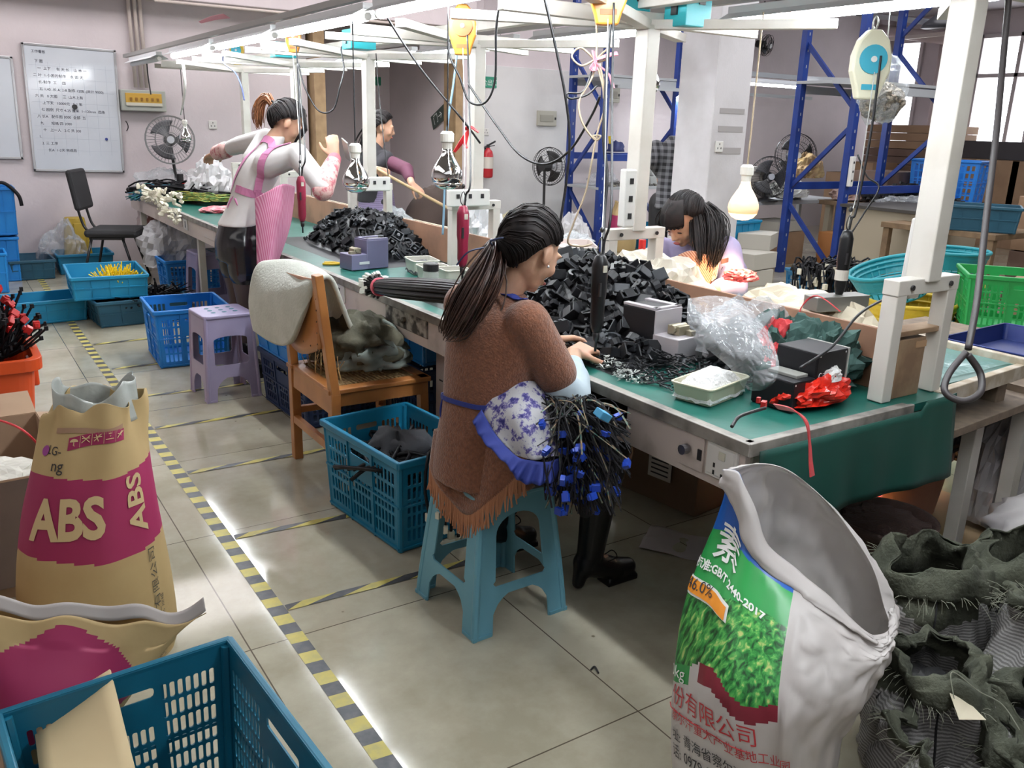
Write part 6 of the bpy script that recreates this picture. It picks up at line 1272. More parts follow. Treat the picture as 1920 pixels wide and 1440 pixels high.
# ------------------------------------------------------------------ background: blue racks, fans, tables, boxes
rb = mat('rack_blue', (.008, .03, .19), .42, c2=(.012, .045, .25), sc=5); rg = mat('rack_grey', (.4, .42, .44), .45)
def rack(label, x0, x1, y0, y1, H, shelves, beams, loc=(0, 0, 0)):
    t = thing('storage_rack', label, 'rack', (x0, y0, 0)); 
    for x in (0, x1-x0):
        for y in (0, y1-y0): 
            u = MB().box((x, y, H/2), (.085, .07, H)); o = u.build('upright', rb, t, bevel=.004)
            h = MB()
            for k in range(int(H/.16)): h.box((x, y-.036, .1+.16*k), (.014, .002, .03))
            h.build('slot_holes', mat('slot_pale', (.3, .32, .4), .6), o)  # slots are a paler grey-blue than the uprights
        n = 4; hh = H/n
        for k in range(n):
            a, b = ((x, 0, hh*k+.1), (x, y1-y0, hh*(k+1)-.05)); 
            if k % 2: a, b = (a[0], b[1], a[2]), (b[0], a[1], b[2])
            MB().bar(a, b, .03, .045).build('brace', rb, t)
    for z in beams:
        for y in (0, y1-y0): MB().box(((x1-x0)/2, y, z), (x1-x0, .04, .08)).build('beam', rg if z > 1.5 else rb, t, bevel=.003)
    for z in shelves: MB().box(((x1-x0)/2, (y1-y0)/2, z), (x1-x0+.1, y1-y0+.05, .03)).build('shelf', rg, t, bevel=.002)
    return t
rack('blue storage rack by the far white wall, left of the pillar', 6.9, 8.06, 8.57, 9.22, 3.2, (.78, 2.1), (1.15, 2.04))
rack('blue storage rack right of the pillar with fans behind it', 7.87, 9.46, 5.78, 6.48, 3.3, (2.02,), (.95, 1.95))
fixture(8.6, 8.45, 1.92, 'lit tube under the shelf of the left blue rack', L=1.2, rot=R_(90)); fixture(8.2, 7.2, 2.06, 'lit tube on the grey beam right of the pillar', L=1.0, rot=R_(90)); 
tag(MB().bar((6.9, 7.22, 2.13), (9.3, 7.22, 2.13), .05, .05).build('lamp_rail', rg), 'grey lamp rail crossing behind the pillar', 'rail'); tag(MB().bar((7.0, 8.45, 1.98), (10.5, 8.45, 1.98), .04, .04).build('lamp_rail', rg), 'grey lamp rail under the left rack shelf', 'rail')
tag(MB().bar(D(1660, 155, 8.0), D(1500, 148, 9.5), .05, .06).build('lamp_rail', rg), 'grey metal bracket arm behind the hanging bag of screws', 'rail')
# things on and under the left rack
def cbox(label, c, d, rz=0, m=None, tape=False, name='cardboard_box', open_=False, group=None):
    m = m or MATS.get('cardboard') or mat('cardboard', (.3, .19, .115), .75, c2=(.26, .16, .095), sc=5); t = thing(name, label, 'box', c, rz, group)
    if open_:
        b = MB(); L, W, H = d
        for s in (-1, 1): b.box((0, s*(W/2-.003), H/2), (L, .006, H)).box((s*(L/2-.003), 0, H/2), (.006, W, H))
        b.box((0, 0, .004), (L, W, .006)); b.build('walls', m, t)
    else: MB().box((0, 0, d[2]/2), d).build('walls', m, t, bevel=.004)
    if tape: MB().box((0, 0, d[2]+.0015), (d[0]*1.002, .05, .002)).box((-d[0]/2-.001, 0, d[2]*.85), (.002, .05, d[2]*.3)).build('packing_tape', mat('packing_tape', (.42, .32, .2), .3), t)
    return t
c = P(1145, 310, y=8.7); bag('clear bags of parts on the shelf of the left blue rack', (c.x, 8.85, .8), (.2, .15, .1), bagm, 81, .35)
t = thing('parts_machine', 'small silver machine on the shelf of the left rack', 'machine', (7.95, 8.75, .796)); MB().box((0, 0, .06), (.3, .2, .12)).tube([(0, -.05, .2), (0, .05, .2)], .1, 16).tube([(0, 0, .1), (0, 0, .2)], .03, 8).build('casing', scw, t, bevel=.004)
litter('small_parts', 120, (7.5, 8.72), (.5, .12), .06, .02, mat('mixed_tools', (.15, .14, .13), .5, c2=(.4, .38, .3), sc=9), 'clutter of small parts and tools along the shelf of the left rack', 'parts', 15, z=.8, hz=.03)
t = thing('tool_pouch', 'dark blue pouch with yellow and pink items on the back beam of the left rack', 'pouch', (7.55, 9.1, 1.16)); heap('pouch', (0, 0, .08), (.12, .08, .1), mat('navy_cloth', (.02, .03, .12), .7), .3, 2, 4, parent=t, n=24); MB().tube([(-.08, 0, .15), (-.1, 0, .24)], .03, 10).build('yellow_grip', ym, t)
def sackp(name, c, rx, ry, H, lean=(0, 0), neck=.6, m=None, mfn=None, fold=.03, seed=1, parent=None, n=48, open_=0.0):
    rings = []
    for v, k in ((0, .86), (.06, 1.0), (.3, 1.04), (.6, .96), (.82, .8), (1, neck)):
        cx = c[0]+lean[0]*v*v; cy = c[1]+lean[1]*v*v; rings.append(ring((cx, cy, c[2]+H*v), rx*k, ry*k, 12))
    f = loft(rings)
    def fn(u, v):
        p = f(u, v); a = 2*PI*u; s = fold*(.25+v*v); k = math.sin(a*5+seed+v*2)*.5+nz((math.cos(a)*2, math.sin(a)*2, v*3+seed))*1.2 + .5*abs(nz((math.cos(a)*5, math.sin(a)*5, v*6+seed)))
        return p + V((math.cos(a), math.sin(a), 0))*s*k + V((0, 0, s*.7*nz((math.cos(a)*2, math.sin(a)*2, seed)))) * (1 if v > .8 else 0)
    return fn, MB().grid(fn, n, int(n*.8), cu=True, mfn=mfn).build(name, m, parent, smooth=True, solid=.0025)
kraft = mat('kraft_paper', (.5, .36, .17), .7, c2=(.44, .31, .14), sc=5, bump=.15, bsc=14); crim = mat('crimson_print', (.32, .02, .09), .6); printy = mat('print_kraft', (.62, .47, .25), .6)
t = thing('paper_sack', 'small brown ABS paper sack standing under the shelf of the left rack', 'sack', (7.25, 8.5, 0)); fs_, _ = sackp('paper', (0, 0, 0), .2, .14, .62, m=[kraft, crim], mfn=lambda u, v: 1 if .42 < v < .72 else 0, parent=t, n=32); text('BS', .16, flat((-.16, -.17, .3), (1, 0, 0), (0, 0, 1)), printy, t, sub=0)
bag('crumpled yellowish bag on the floor near the black pedestal fan', (6.0, 9.0, .0), (.3, .2, .35), mat('yellow_bag', (.5, .45, .3), .5, alpha=.9), 83, .3)
bag('pale clear sack on the floor next to the black pedestal fan', (6.5, 8.6, .0), (.25, .2, .3), bagw, 85, .3)
crate('blue crate under the shelf of the left rack', (7.9, 8.7, .003), 0, .6, .4, .3, turq, solid=True, handle=False); crate('blue crate behind the second post, on the floor beyond the bench', (5.2, 5.8, .003), R_(10), .6, .4, .3, teal, solid=True, handle=False)
t = thing('brown_coat', 'dark brown coat hung over a chair back beyond the bench', 'coat', (3.5, 6.4, 0)); heap('coat', (0, 0, .66), (.34, .24, .36), mat('brown_fabric', (.035, .02, .015), .9), .12, 1.6, 5, parent=t, flat=False, n=40); MB().box((0, 0, .25), (.4, .4, .5)).build('chair_base', bk, t, bevel=.03)

def fan(label, c, aim, r=.2, post=None, cage=True, m_cage=None, blade=None):
    t = thing('fan', label, 'fan', c); F = V(aim).normalized(); H = F.to_track_quat('Z', 'Y').to_matrix(); H4 = H.to_4x4(); cg = MB(); m_cage = m_cage or bm_
    for rr, zz_ in ((r, .0), (r*.97, .04), (r*.97, -.04), (r*.6, .065), (r*.6, -.055), (r*.3, .07)): cg.tube([H @ V((rr*math.cos(a), rr*math.sin(a), zz_)) for a in [2*PI*k/28 for k in range(29)]], .003 if rr < r else .005, 5, cap=False)
    for k in range(40):
        a = 2*PI*k/40; d = V((math.cos(a), math.sin(a), 0)); cg.tube([H @ (d*.03+V((0, 0, .07))), H @ (d*r*.6+V((0, 0, .065))), H @ (d*r+V((0, 0, 0))), H @ (d*r*.6+V((0, 0, -.055)))], .0015, 4)
    cg.build('cage', m_cage, t)
    for k in range(3):
        a0 = 2*PI*k/3; b = MB().grid(lambda u, v: H @ V(((.03+u*(r*.82-.03))*math.cos(a0+(v-.5)*1.5*(.5+.5*u)), (.03+u*(r*.82-.03))*math.sin(a0+(v-.5)*1.5*(.5+.5*u)), (v-.5)*.04)), 8, 8); b.build('blade', blade or mat('smoky_blade', (.1, .1, .11), .3), t, solid=.003, smooth=True)
    MB().tube([H @ V((0, 0, .075)), H @ V((0, 0, .03))], .035, 16).build('hub', mat('fan_hub', (.5, .52, .55), .3), t); MB().tube([H @ V((0, 0, -.03)), H @ V((0, 0, -.16))], [.06, .05], 14).build('motor', bk, t)
    if post: b = MB().tube([H @ V((0, 0, -.1)), (post[0], post[1], -c[2]+post[2]+.02)], .016, 8); b.lathe([(.15, 0), (.15, .015), (.03, .04)], (post[0], post[1], -c[2]+post[2]), 20); b.build('stand', bk, t)
    return t
c = P(317, 262, y=9.3); fan('grey table fan at the far end of the bench under the fuse box', (c.x, 9.25, c.z), (-.15, -1, .05), .23, (0.05, .05, .75), m_cage=mat('cage_grey', (.25, .25, .25), .4, .5))
c = P(1030, 312, y=8.6); fan('black pedestal fan standing by the white wall, turned sideways', c, (.9, .35, .0), .22, (-.05, 0, 0), blade=bk)
c = P(1443, 332, y=6.9); fan('grey fan on the white bench right of the pillar', c, (-.5, -.85, .1), .23, (.03, .06, .74), blade=mat('dark_blade', (.07, .07, .075), .4))
c = P(1492, 292, y=7.1); fan('black fan standing behind the grey fan, beyond the blue rack', c, (-.4, -.9, .1), .26, (.03, .06, .74), blade=bk)
fan('small black wall fan high up right of the pillar', P(1437, 85, y=9.5), (.3, -1, -.2), .15, None, blade=bk)
# grey white bench with a sewing/stripping machine, right of the pillar
t = thing('side_bench', 'white topped side bench carrying the fans, right of the pillar', 'bench', (8.3, 7.25, 0)); MB().box((0, 0, .72), (2.4, .7, .04)).build('bench_top', rg, t, bevel=.003)
for x in (-1.1, 1.1):
    for y in (-.3, .3): MB().box((x, y, .35), (.05, .05, .7)).build('leg', rg, t)
c = P(1405, 360, y=7.1); t = thing('control_box', 'beige machine box with two black knobs on the side bench by the pillar', 'machine', (c.x, 7.15, .742)); MB().box((0, 0, .17), (.42, .3, .34)).build('case', mat('machine_beige', (.42, .38, .34), .5), t, bevel=.006); MB().box((-.05, 0, .36), (.4, .2, .04)).build('top_tray', wht, t)
for z in (.12, .24): MB().tube([(.12, -.15, z), (.12, -.17, z)], .025, 12).build('knob', bk, t)
bag('brown and yellow soft bag on the bench behind the blue upright', P(1512, 320, y=7.0)+V((0, 0, -.1)), (.22, .15, .2), mat('brown_yellow_bag', (.35, .22, .12), .7, c2=(.55, .42, .2), sc=6), 91, .3)
bag('white cloth bundle on the side bench under the fans', P(1475, 365, y=6.95)+V((0, 0, -.04)), (.3, .15, .14), mat('pale_cloth', (.62, .62, .58), .8), 93, .3)
# timber table with black parts
tt = mat('timber_table', (.2, .13, .07), .65, c2=(.14, .09, .05), sc=10)
t = thing('timber_table', 'rough timber table heaped with black parts, behind the blue rack', 'table', (9.35, 6.05, 0)); MB().box((.1, 0, .72), (1.0, 1.75, .05)).build('table_top', tt, t, bevel=.004)
for x, y in ((-.32, .75), (-.32, -.75), (.5, .75), (.5, -.75)): MB().box((x, y, .35), (.07, .07, .69)).build('leg', mat('pale_timber', (.4, .36, .27), .7), t)
def h3(x, y): return .16*math.exp(-((x-9.4)/.35)**4-((y-5.95)/.6)**4)
litter('black_parts', 260, (9.3, 5.95), (.3, .6), .09, .04, bp_, 'heap of black parts on the timber table', 'parts', 25, z=.76, hz=.1)
bag('clear bags of grey parts on the near edge of the timber table', (9.0, 5.7, .75), (.12, .4, .08), bagm, 95, .4); bag('pink and brown cloth bundle on the left of the timber table', (9.2, 6.7, .75), (.18, .18, .12), mat('pink_brown_cloth', (.5, .36, .33), .8, c2=(.3, .18, .12), sc=8), 97, .3)
strip_sock('pale power strip hanging on the blue upright over the timber table', (7.87, 5.722, P(1554, 322, y=5.72).z), .3, 'z')
crate('bright blue lattice crate standing on the timber table', (10.1, 6.0, .76), R_(-75), .75, .45, .5, mat('lattice_blue', (.02, .2, .65), .35), nx=12, ny=5)
t = thing('plastic_pipe', 'upright grey plastic pipe on the timber table', 'pipe', (9.55, 5.72, .76)); MB().tube([(0, 0, 0), (0, 0, .5)], .075, 18).build('pipe', mat('grey_green_pipe', (.2, .25, .24), .5), t, smooth=True)
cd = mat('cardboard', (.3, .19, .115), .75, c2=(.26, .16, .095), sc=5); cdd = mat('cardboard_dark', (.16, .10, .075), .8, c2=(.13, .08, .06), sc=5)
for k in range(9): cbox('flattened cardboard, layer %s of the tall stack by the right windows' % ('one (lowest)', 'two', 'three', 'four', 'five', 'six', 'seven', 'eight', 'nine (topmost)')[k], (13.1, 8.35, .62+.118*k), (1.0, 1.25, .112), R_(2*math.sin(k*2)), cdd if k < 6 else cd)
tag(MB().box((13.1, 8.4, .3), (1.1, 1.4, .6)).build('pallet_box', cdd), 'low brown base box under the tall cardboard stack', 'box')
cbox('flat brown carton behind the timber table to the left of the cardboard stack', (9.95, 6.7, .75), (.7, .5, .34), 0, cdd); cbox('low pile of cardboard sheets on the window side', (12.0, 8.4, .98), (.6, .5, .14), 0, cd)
tag(MB().box((12.0, 8.3, .48), (1.0, 1.0, .96)).build('storage_box', cd), 'large brown box under the cardboard sheets by the window', 'box')
tag(MB().grid(lambda u, v: (RX-.12-.03*math.sin(u*25), 9.75+.55*u, 3.1-2.2*v), 30, 8).build('curtain', mat('curtain_blue', (.01, .06, .4), .6, sheen=.2), smooth=True, solid=.004), 'dark blue curtain beside the narrow window', 'curtain')
for k, (y, z, w_) in enumerate(((7.3, .0, 1.3), (6.2, 0, .9), (7.2, .62, 1.2), (6.3, .62, .8))): cbox('brown carton %s under the large right window' % ('on the floor, left one', 'on the floor, right one', 'upper left one', 'upper right one')[k], (13.2, y, z), (.8, w_, .6), 0, cd, True)
tag(MB().box((13.4, 6.9, 1.35), (.6, 1.8, .25)).build('dark_bundle', mat('dark_bundle', (.06, .055, .06), .8)), 'dark bundle lying on the cartons below the large window', 'bundle')
t = thing('grey_cabinet', 'pale grey cabinet cut by the right edge of the picture', 'cabinet', (7.9, 3.0, .0)); MB().box((0, 0, 1.25), (.6, .9, 1.2)).box((0, 0, .32), (.5, .8, .64)).build('carcass', mat('cabinet_grey', (.42, .43, .44), .5), t, bevel=.006); MB().box((-.305, 0, 1.2), (.01, .8, .9)).build('door', mat('cabinet_grey', (.42, .43, .44), .5), t, bevel=.003)
# brown boxes and blue crate to the right of the nearest post
t = thing('packing_table', 'brown packing table carrying the blue crate, right of the nearest post', 'table', (7.9, 4.5, 0)); MB().box((0, 0, .70), (.8, 1.1, .05)).build('table_top', tt, t, bevel=.004)
for x in (-.35, .35):
    for y in (-.5, .5): MB().box((x, y, .34), (.06, .06, .67)).build('leg', tt, t)
crate('blue solid crate standing on the brown packing table', (7.75, 4.25, .727), R_(-60), .6, .42, .22, teal_d, solid=True, handle=False)
t = thing('beige_panel_desk', 'beige panelled desk behind the nearest post', 'desk', (8.3, 5.25, 0)); MB().box((0, 0, .4), (.9, .9, .8)).build('panel', mat('beige_panel', (.36, .31, .23), .6), t, bevel=.004)
MB().box((0, 0, .81), (1.0, 1.0, .03)).build('desk_top', mat('dark_top', (.05, .045, .04), .5), t)
cbox('brown carton with folded flaps right of the green crate', (6.9, 3.1, .0), (.6, .6, .5), R_(20), cd); cbox('second brown carton with a pale label behind the blue crate', (9.0, 3.9, .5), (.9, .9, .5), 0, cd, True); cbox('lower brown carton behind the packing table', (9.0, 3.9, .0), (.9, .9, .49), 0, cdd)
# round baskets
def basket(label, c, r, H, m, nb=30, fl=1.1, tilt=(0, 0)):
    t = thing('round_basket', label, 'basket', c); b = MB(); prof = lambda v: r*(.72+.28*v)
    for k in range(nb): a = 2*PI*k/nb; b.tube([(prof(v)*math.cos(a)*fl, prof(v)*math.sin(a), H*v) for v in (0, .33, .66, 1)], .006, 4)
    for v, w in ((0, .008), (.12, .008), (.45, .008), (.7, .01), (.85, .012)): b.tube([(prof(v)*math.cos(a)*fl, prof(v)*math.sin(a), H*v) for a in [2*PI*k/30 for k in range(31)]], w, 5, cap=False)
    b.lathe([(.001, .003), (r*.72, .003)], n=24, cap=False, M=Matrix.Diagonal((fl, 1, 1, 1))); b.build('woven_wall', m, t)
    q = MB().grid(lambda u, v: ((prof(.5+.5*v)+.004)*math.cos(2*PI*u)*fl, (prof(.5+.5*v)+.004)*math.sin(2*PI*u), H*(.5+.5*v)), 36, 3, cu=True); q.build('upper_band', m, t, solid=.006)
    MB().tube([(prof(1.04)*math.cos(a)*fl, prof(1.04)*math.sin(a), H) for a in [2*PI*k/36 for k in range(37)]], .014, 8, cap=False).build('rim', m, t, smooth=True)
    t.rotation_euler = (tilt[0], tilt[1], 0); return t
yp = mat('yellow_plastic', (.55, .38, .02), .45, c2=(.6, .44, .04), sc=4)
basket('yellow round laundry basket, lowest of the stack behind the nearest post', (5.4, 3.3, .003), .27, .34, yp); basket('yellow round laundry basket, upper one, under the teal basket', (5.4, 3.32, .13), .275, .32, yp)
basket('teal oval basket tilted on top of the yellow baskets', (5.36, 3.42, .47), .26, .2, mat('teal_basket', (.01, .25, .3), .42), tilt=(R_(-8), R_(-14)))
basket('teal round basket standing behind the green crate', (6.45, 3.7, .44), .25, .24, MATS['teal_basket']); basket('yellow round basket under the teal one behind the green crate', (6.45, 3.7, .003), .25, .42, yp)
crate('green slotted crate stacked on the teal crate at the right', (5.62, 2.75, .37), R_(-52), .66, .48, .34, green, nx=18, ny=5)
crate('teal slotted crate under the green crate at the right', (5.62, 2.75, .003), R_(-50), .66, .48, .35, mat('teal_crate_c', (.01, .22, .3), .42), nx=18, ny=5)
crate('dark teal slotted crate on the floor at the right edge', (6.1, 2.15, .003), R_(-50), .62, .46, .3, teal_d, nx=16, ny=4)
cbox('brown flattened card lying on the crates at the right edge', (5.6, 2.2, .31), (.6, .45, .012), R_(-40), cd, name='cardboard_sheet')
crate('blue slotted crate overflowing with black cables behind the partition', (6.45, 4.75, .003), R_(-20), .62, .42, .36, mat('blue_crate_b', (.01, .15, .32), .42), nx=16, ny=5)
t = thing('cable_heap', 'black cables with white plugs spilling out of the blue slotted crate', 'cables', (6.3, 4.75, .36)); rnd = random.Random(77); b = MB(); b2 = MB()
for k in range(120):
    p = V((rnd.uniform(-.25, .25), rnd.uniform(-.2, .15), .02)); q = p + V((rnd.uniform(-.25, .05), rnd.uniform(-.3, .0), rnd.uniform(.02, .14))); e = q + V((rnd.uniform(-.1, .0), rnd.uniform(-.12, 0), rnd.uniform(-.35, -.05))); b.tube(spl([p, q, e], 4), .008, 4)
    if k % 2: b2.box(e, (.03, .03, .045), rnd.random()*3)
b.build('cables', wk, t); b2.build('plugs', ivo, t)
for k, (x, y, z) in enumerate(((6.9, 6.1, 0), (6.95, 6.1, .17), (7.3, 6.6, 0), (7.25, 6.3, .33))): cbox('whitish carton %s on the floor left of the blue rack' % ('lowest near one', 'upper near one', 'far one', 'top one with papers')[k], (x, y, z), (.42, .34, .16), R_(10*k), mat('whitish_carton', (.45, .43, .38), .8))
crate('turquoise crate stacked on the pale cartons left of the blue rack', (7.15, 6.55, .34), R_(10), .46, .34, .26, turq, solid=True, handle=False)
cbox('brown carton under the side bench by the blue brace', (8.4, 7.1, .0), (.6, .5, .38), 0, cd); cbox('whitish paper stack on the carton under the side bench', (8.4, 7.05, .385), (.5, .4, .12), .1, mat('whitish_carton', (.45, .43, .38), .8)); cbox('orange brown box beside the blue upright', (8.9, 6.5, .0), (.35, .35, .4), 0, mat('orange_card', (.35, .14, .04), .7))
# stools and legs under the timber table
t = thing('chair_frame', 'dark chair frame pushed under the timber table', 'chair', (8.9, 5.4, 0))
for a, b_ in (((-.15, 0, 0), (.15, .1, .6)), ((.15, 0, 0), (-.15, .1, .6)), ((-.15, .3, 0), (.15, .2, .6)), ((.15, .3, 0), (-.15, .2, .6))): MB().bar(a, b_, .03).build('leg', bm_, t)
MB().box((0, .15, .6), (.38, .38, .04)).build('seat', bf, t)
# bell lamp, ceiling pipes, column pipe
t = thing('pendant_lamp', 'dark bell-shaped pendant lamp under the ceiling at the right', 'pendant lamp', P(1773, 52, x=9.0)); MB().lathe([(.24, 0), (.22, .04), (.12, .12), (.05, .2), (.04, .3)], n=24).build('shade', mat('enamel_dark', (.03, .03, .035), .3), t, smooth=True); MB().tube([(0, 0, .3), (0, 0, .6)], .01, 6).build('stem', bk, t)
tag(MB().bar(P(1600, 25, x=12), P(1770, 45, x=9.2), .06, .06).build('lamp_rail', rg), 'grey beam running under the ceiling to the bell lamp', 'rail')
tag(MB().bar(P(1650, 75, x=13.4), P(1805, 60, x=11), .05, .05).build('ceiling_pipe', pm), 'thin pipe crossing in front of the narrow window', 'pipe')
tag(MB().tube([P(1600, 50, x=13.6), P(1790, 75, x=13.6)], .09, 14).build('ceiling_pipe', mat('pink_pipe', (.6, .5, .5), .6), smooth=True), 'thick pinkish pipe running below the ceiling to the column', 'pipe')
tag(MB().tube([(13.75, 8.55, 0), (13.75, 8.55, 3.05)], .12, 16).build('downpipe', mat('pink_pipe', (.6, .5, .5), .6), smooth=True), 'thick pinkish downpipe between the two windows', 'pipe')
# ------------------------------------------------------------------ near foreground: sacks, tub, boxes, bottom right pile
txt_k = mat('print_black', (.03, .03, .035), .7); txt_g = mat('print_blackish', (.08, .07, .05), .7); pw_ = mat('print_white_bag', (.85, .87, .87), .5)
# ABS sack
c0 = (.235, 2.42, 0); t = thing('paper_sack', 'brown paper sack printed ABS on a crimson band, standing open beside the aisle tape', 'sack', (0, 0, 0))
rg = [ring((.235, 2.42, .0), .185, .13, 12), ring((.235, 2.42, .06), .195, .145, 12), ring((.235, 2.42, .25), .192, .145, 12), ring((.245, 2.43, .45), .17, .13, 12), ring((.262, 2.44, .60), .142, .11, 12), ring((.28, 2.45, .70), .118, .09, 12), ring((.29, 2.455, .765), .112, .085, 12)]
lf = loft(rg)
def abs_fn(u, v, e=0.0):
    p = lf(u, v); a = 2*PI*u; n = V((math.cos(a), math.sin(a)*1.2, 0)).normalized()
    s = .006 + .028*max(0, v-.62)**1.2*2; k = math.sin(a*4+1.3)*.5 + nz((math.cos(a)*2, math.sin(a)*2, v*3))*1.3
    top = .05*nz((math.cos(a)*1.6, math.sin(a)*1.6, 5))+.012*nz((math.cos(a)*3, math.sin(a)*3, 2)) if v > .9 else 0
    return p + n*(s*k + e) + V((0, 0, top*(v-.9)*10))
lin = mat('pale_plastic_liner', (.5, .53, .5), .15, alpha=.75, bump=.6, bsc=20)
def abs_m(u, v):
    w = .012*math.sin(u*2*PI*2+1); 
    if .435+w < v < .655+w: return 1
    return 0
MB().grid(abs_fn, 120, 170, cu=True, mfn=abs_m).build('paper_wall', [kraft, crim], t, smooth=True, solid=.002)
MB().grid(lambda u, v: lf(u, .999) + V((math.cos(2*PI*u), math.sin(2*PI*u), 0))*(-.006-.012*v+.008*math.sin(u*40)*v) + V((0, 0, -.06+v*(.095+.02*math.sin(u*2*PI*2+2)+.012*math.sin(u*2*PI*5)))), 70, 10, cu=True).build('plastic_liner', lin, t, smooth=True, solid=.001)
# on the sack: angle runs along the front; u of the front centre (facing -y) is 0.75
def on_abs(u0, v0, sx=1.0, rot=False):
    circ = 2*PI*.165; Ht = .765
    def f(x, y):
        if rot: x, y = y, x; return abs_fn(u0 - x*-1/circ, v0 + y/Ht, .0035)
        return abs_fn(u0 + x/circ*sx, v0 + y/Ht, .0035)
    return f
text('ABS', .115, on_abs(.575, .49), printy, t, name='lettering_large', bold=.004, sub=4)
def on_abs_r(u0, v0): 
    return lambda x, y: abs_fn(u0 - y/(2*PI*.165), v0 + x/.765, .0035)
text('ABS', .075, on_abs_r(.875, .47), printy, t, name='lettering_side', bold=.002, sub=3)
text('辽宁塑乐兴化工有限公司', .029, on_abs_r(.885, .01), txt_g, t, name='company_line', sub=2); text('化学工业园区生产基地  品名 规格', .013, on_abs_r(.9, .05), txt_g, t, name='company_line', sub=1)
text('LG-', .04, on_abs(.578, .745), txt_k, t, name='lettering_small', sub=2); text('ng', .045, on_abs(.61, .685), txt_k, t, name='lettering_small', sub=2)
MB().grid(lambda u, v: abs_fn(.567+.016*(2*v)*math.cos(2*PI*u)*.5, .755+.022*(2*v)*math.sin(2*PI*u)*.5, .004), 20, 2, cu=True).build('round_mark', mat('purple_print', (.3, .05, .25), .6), t)
MB().grid(lambda u, v: abs_fn(.655+.17*u, .765+.012*math.sin(u*3)+.06*v+.012*u, .003), 40, 6).build('handling_band', crim, t, smooth=True)
MB().grid(lambda u, v: abs_fn(.60+.22*u, .84+.01*math.sin(u*6)+.028*v, .003), 40, 4).build('faded_band', mat('faded_print', (.36, .22, .14), .8), t, smooth=True)
for i in range(1, 5): MB().grid(lambda u, v: abs_fn(.655+.17*i/5+.0014*u, .768+.012*math.sin(i/5*3)+.012*i/5+.055*v, .0045), 1, 5).build('band_divider', printy, t)
def on_band(k, pts): return [abs_fn(.655+.17*(k+.5)/5+x/1.04, .800+.012*math.sin((k+.5)/5*3)+.012*(k+.5)/5+y/.765, .005) for x, y in pts]
ic = MB()
ic.add(on_band(0, [(.013*math.cos(a), .013*math.sin(a)) for a in [PI*q/8 for q in range(9)]]), [tuple(range(9))]).tube(on_band(0, [(0, .0), (0, -.012), (.004, -.014)]), .0012, 4)
for k, ls in ((1, [[(-.012, -.012), (.012, .014)], [(-.012, .014), (.012, -.012)], [(-.012, .004), (.012, .004)]]), (2, [[(-.01, -.012), (.01, .014)], [(-.012, .0), (.012, .004)], [(-.006, .012), (.002, -.014)], [(.008, .012), (-.004, .0)]]), (3, [[(-.004, .012), (.004, .012)], [(-.012, -.01), (.012, -.01)], [(0, 0), (.002, .004)]]), (4, [[(-.012, -.012), (.006, .012)], [(0, .0), (.012, .01)], [(-.01, .006), (.004, -.006)]])):
    for l in ls: ic.tube(on_band(k, l), .0012, 4)
ic.build('handling_icon', printy, t)
heap('granules', (.27, 2.44, .5), (.12, .09, .05), mat('dark_granules', (.1, .1, .1), .6), .1, 2, 3, parent=t, n=24)
# second paper sack behind the teal crate
t = thing('paper_sack', 'flattened brown paper sack with crimson print lying behind the near teal crate', 'sack', (0, 0, 0))
top = [P(u, v, y=1.83) for u, v in ((-60, 1150), (40, 1152), (130, 1155), (230, 1160), (310, 1165), (385, 1150))]
def s2(u, v, side=1):
    p = ev(top, min(u, .999)); d = (.012 + .11*math.sin(PI*min(v*1.1, 1)*.8)*math.sin(PI*min(1, u*.9+.12)))*side
    q = V((p.x-max(0, p.x+.05)*min(1, v*1.5)**.7*.62, p.y-d+.012*nz((u*4, v*4, 1+side)), max(.004, p.z*(1-v)))); 
    if v < .1: q.z += .008*math.sin(u*20)
    return q
mf2 = lambda u, v: 1 if (.10+.05*math.sin(u*6+2) < v < .62+.05*math.sin(u*5) and u < .92) else 0
MB().grid(lambda u, v: s2(u, v, 1), 150, 100, mfn=lambda u, v: 1 if (.13+.10*math.sin(u*5+2.6) < v < .50-.2*u) else 0).grid(lambda u, v: s2(u, v, -1), 60, 40).build('paper_wall', [kraft, crim], t, smooth=True, solid=.002)
MB().grid(lambda u, v: s2(u, -.0, 1) + V((0, .004+.012*v, .0+.03*v+.008*math.sin(u*13))), 60, 4).build('grey_inner_lip', mat('grey_paper_inside', (.42, .38, .36), .7), t, smooth=True, solid=.002)
# cardboard flap inside the near crate + dark cloth
t = thing('cardboard_sheet', 'pale cardboard sheet standing in the near teal crate', 'cardboard', (0, 0, 0)); a, b_, c_, d_ = D(63, 1345, 1.76), D(207, 1256, 1.80), D(262, 1475, 1.62), D(80, 1500, 1.55)
MB().grid(lambda u, v: a.lerp(b_, u).lerp(d_.lerp(c_, u), v), 6, 6).build('sheet', mat('pale_cardboard', (.56, .44, .26), .8, c2=(.52, .4, .23), sc=4), t, solid=.006, smooth=True)
tag(heap('dark_cloth', (.26, 1.3, .06), (.15, .2, .1), mat('charcoal_cloth', (.05, .052, .06), .85), .4, 2.4, 6), 'charcoal cloth crumpled at the bottom of the near teal crate', 'cloth')
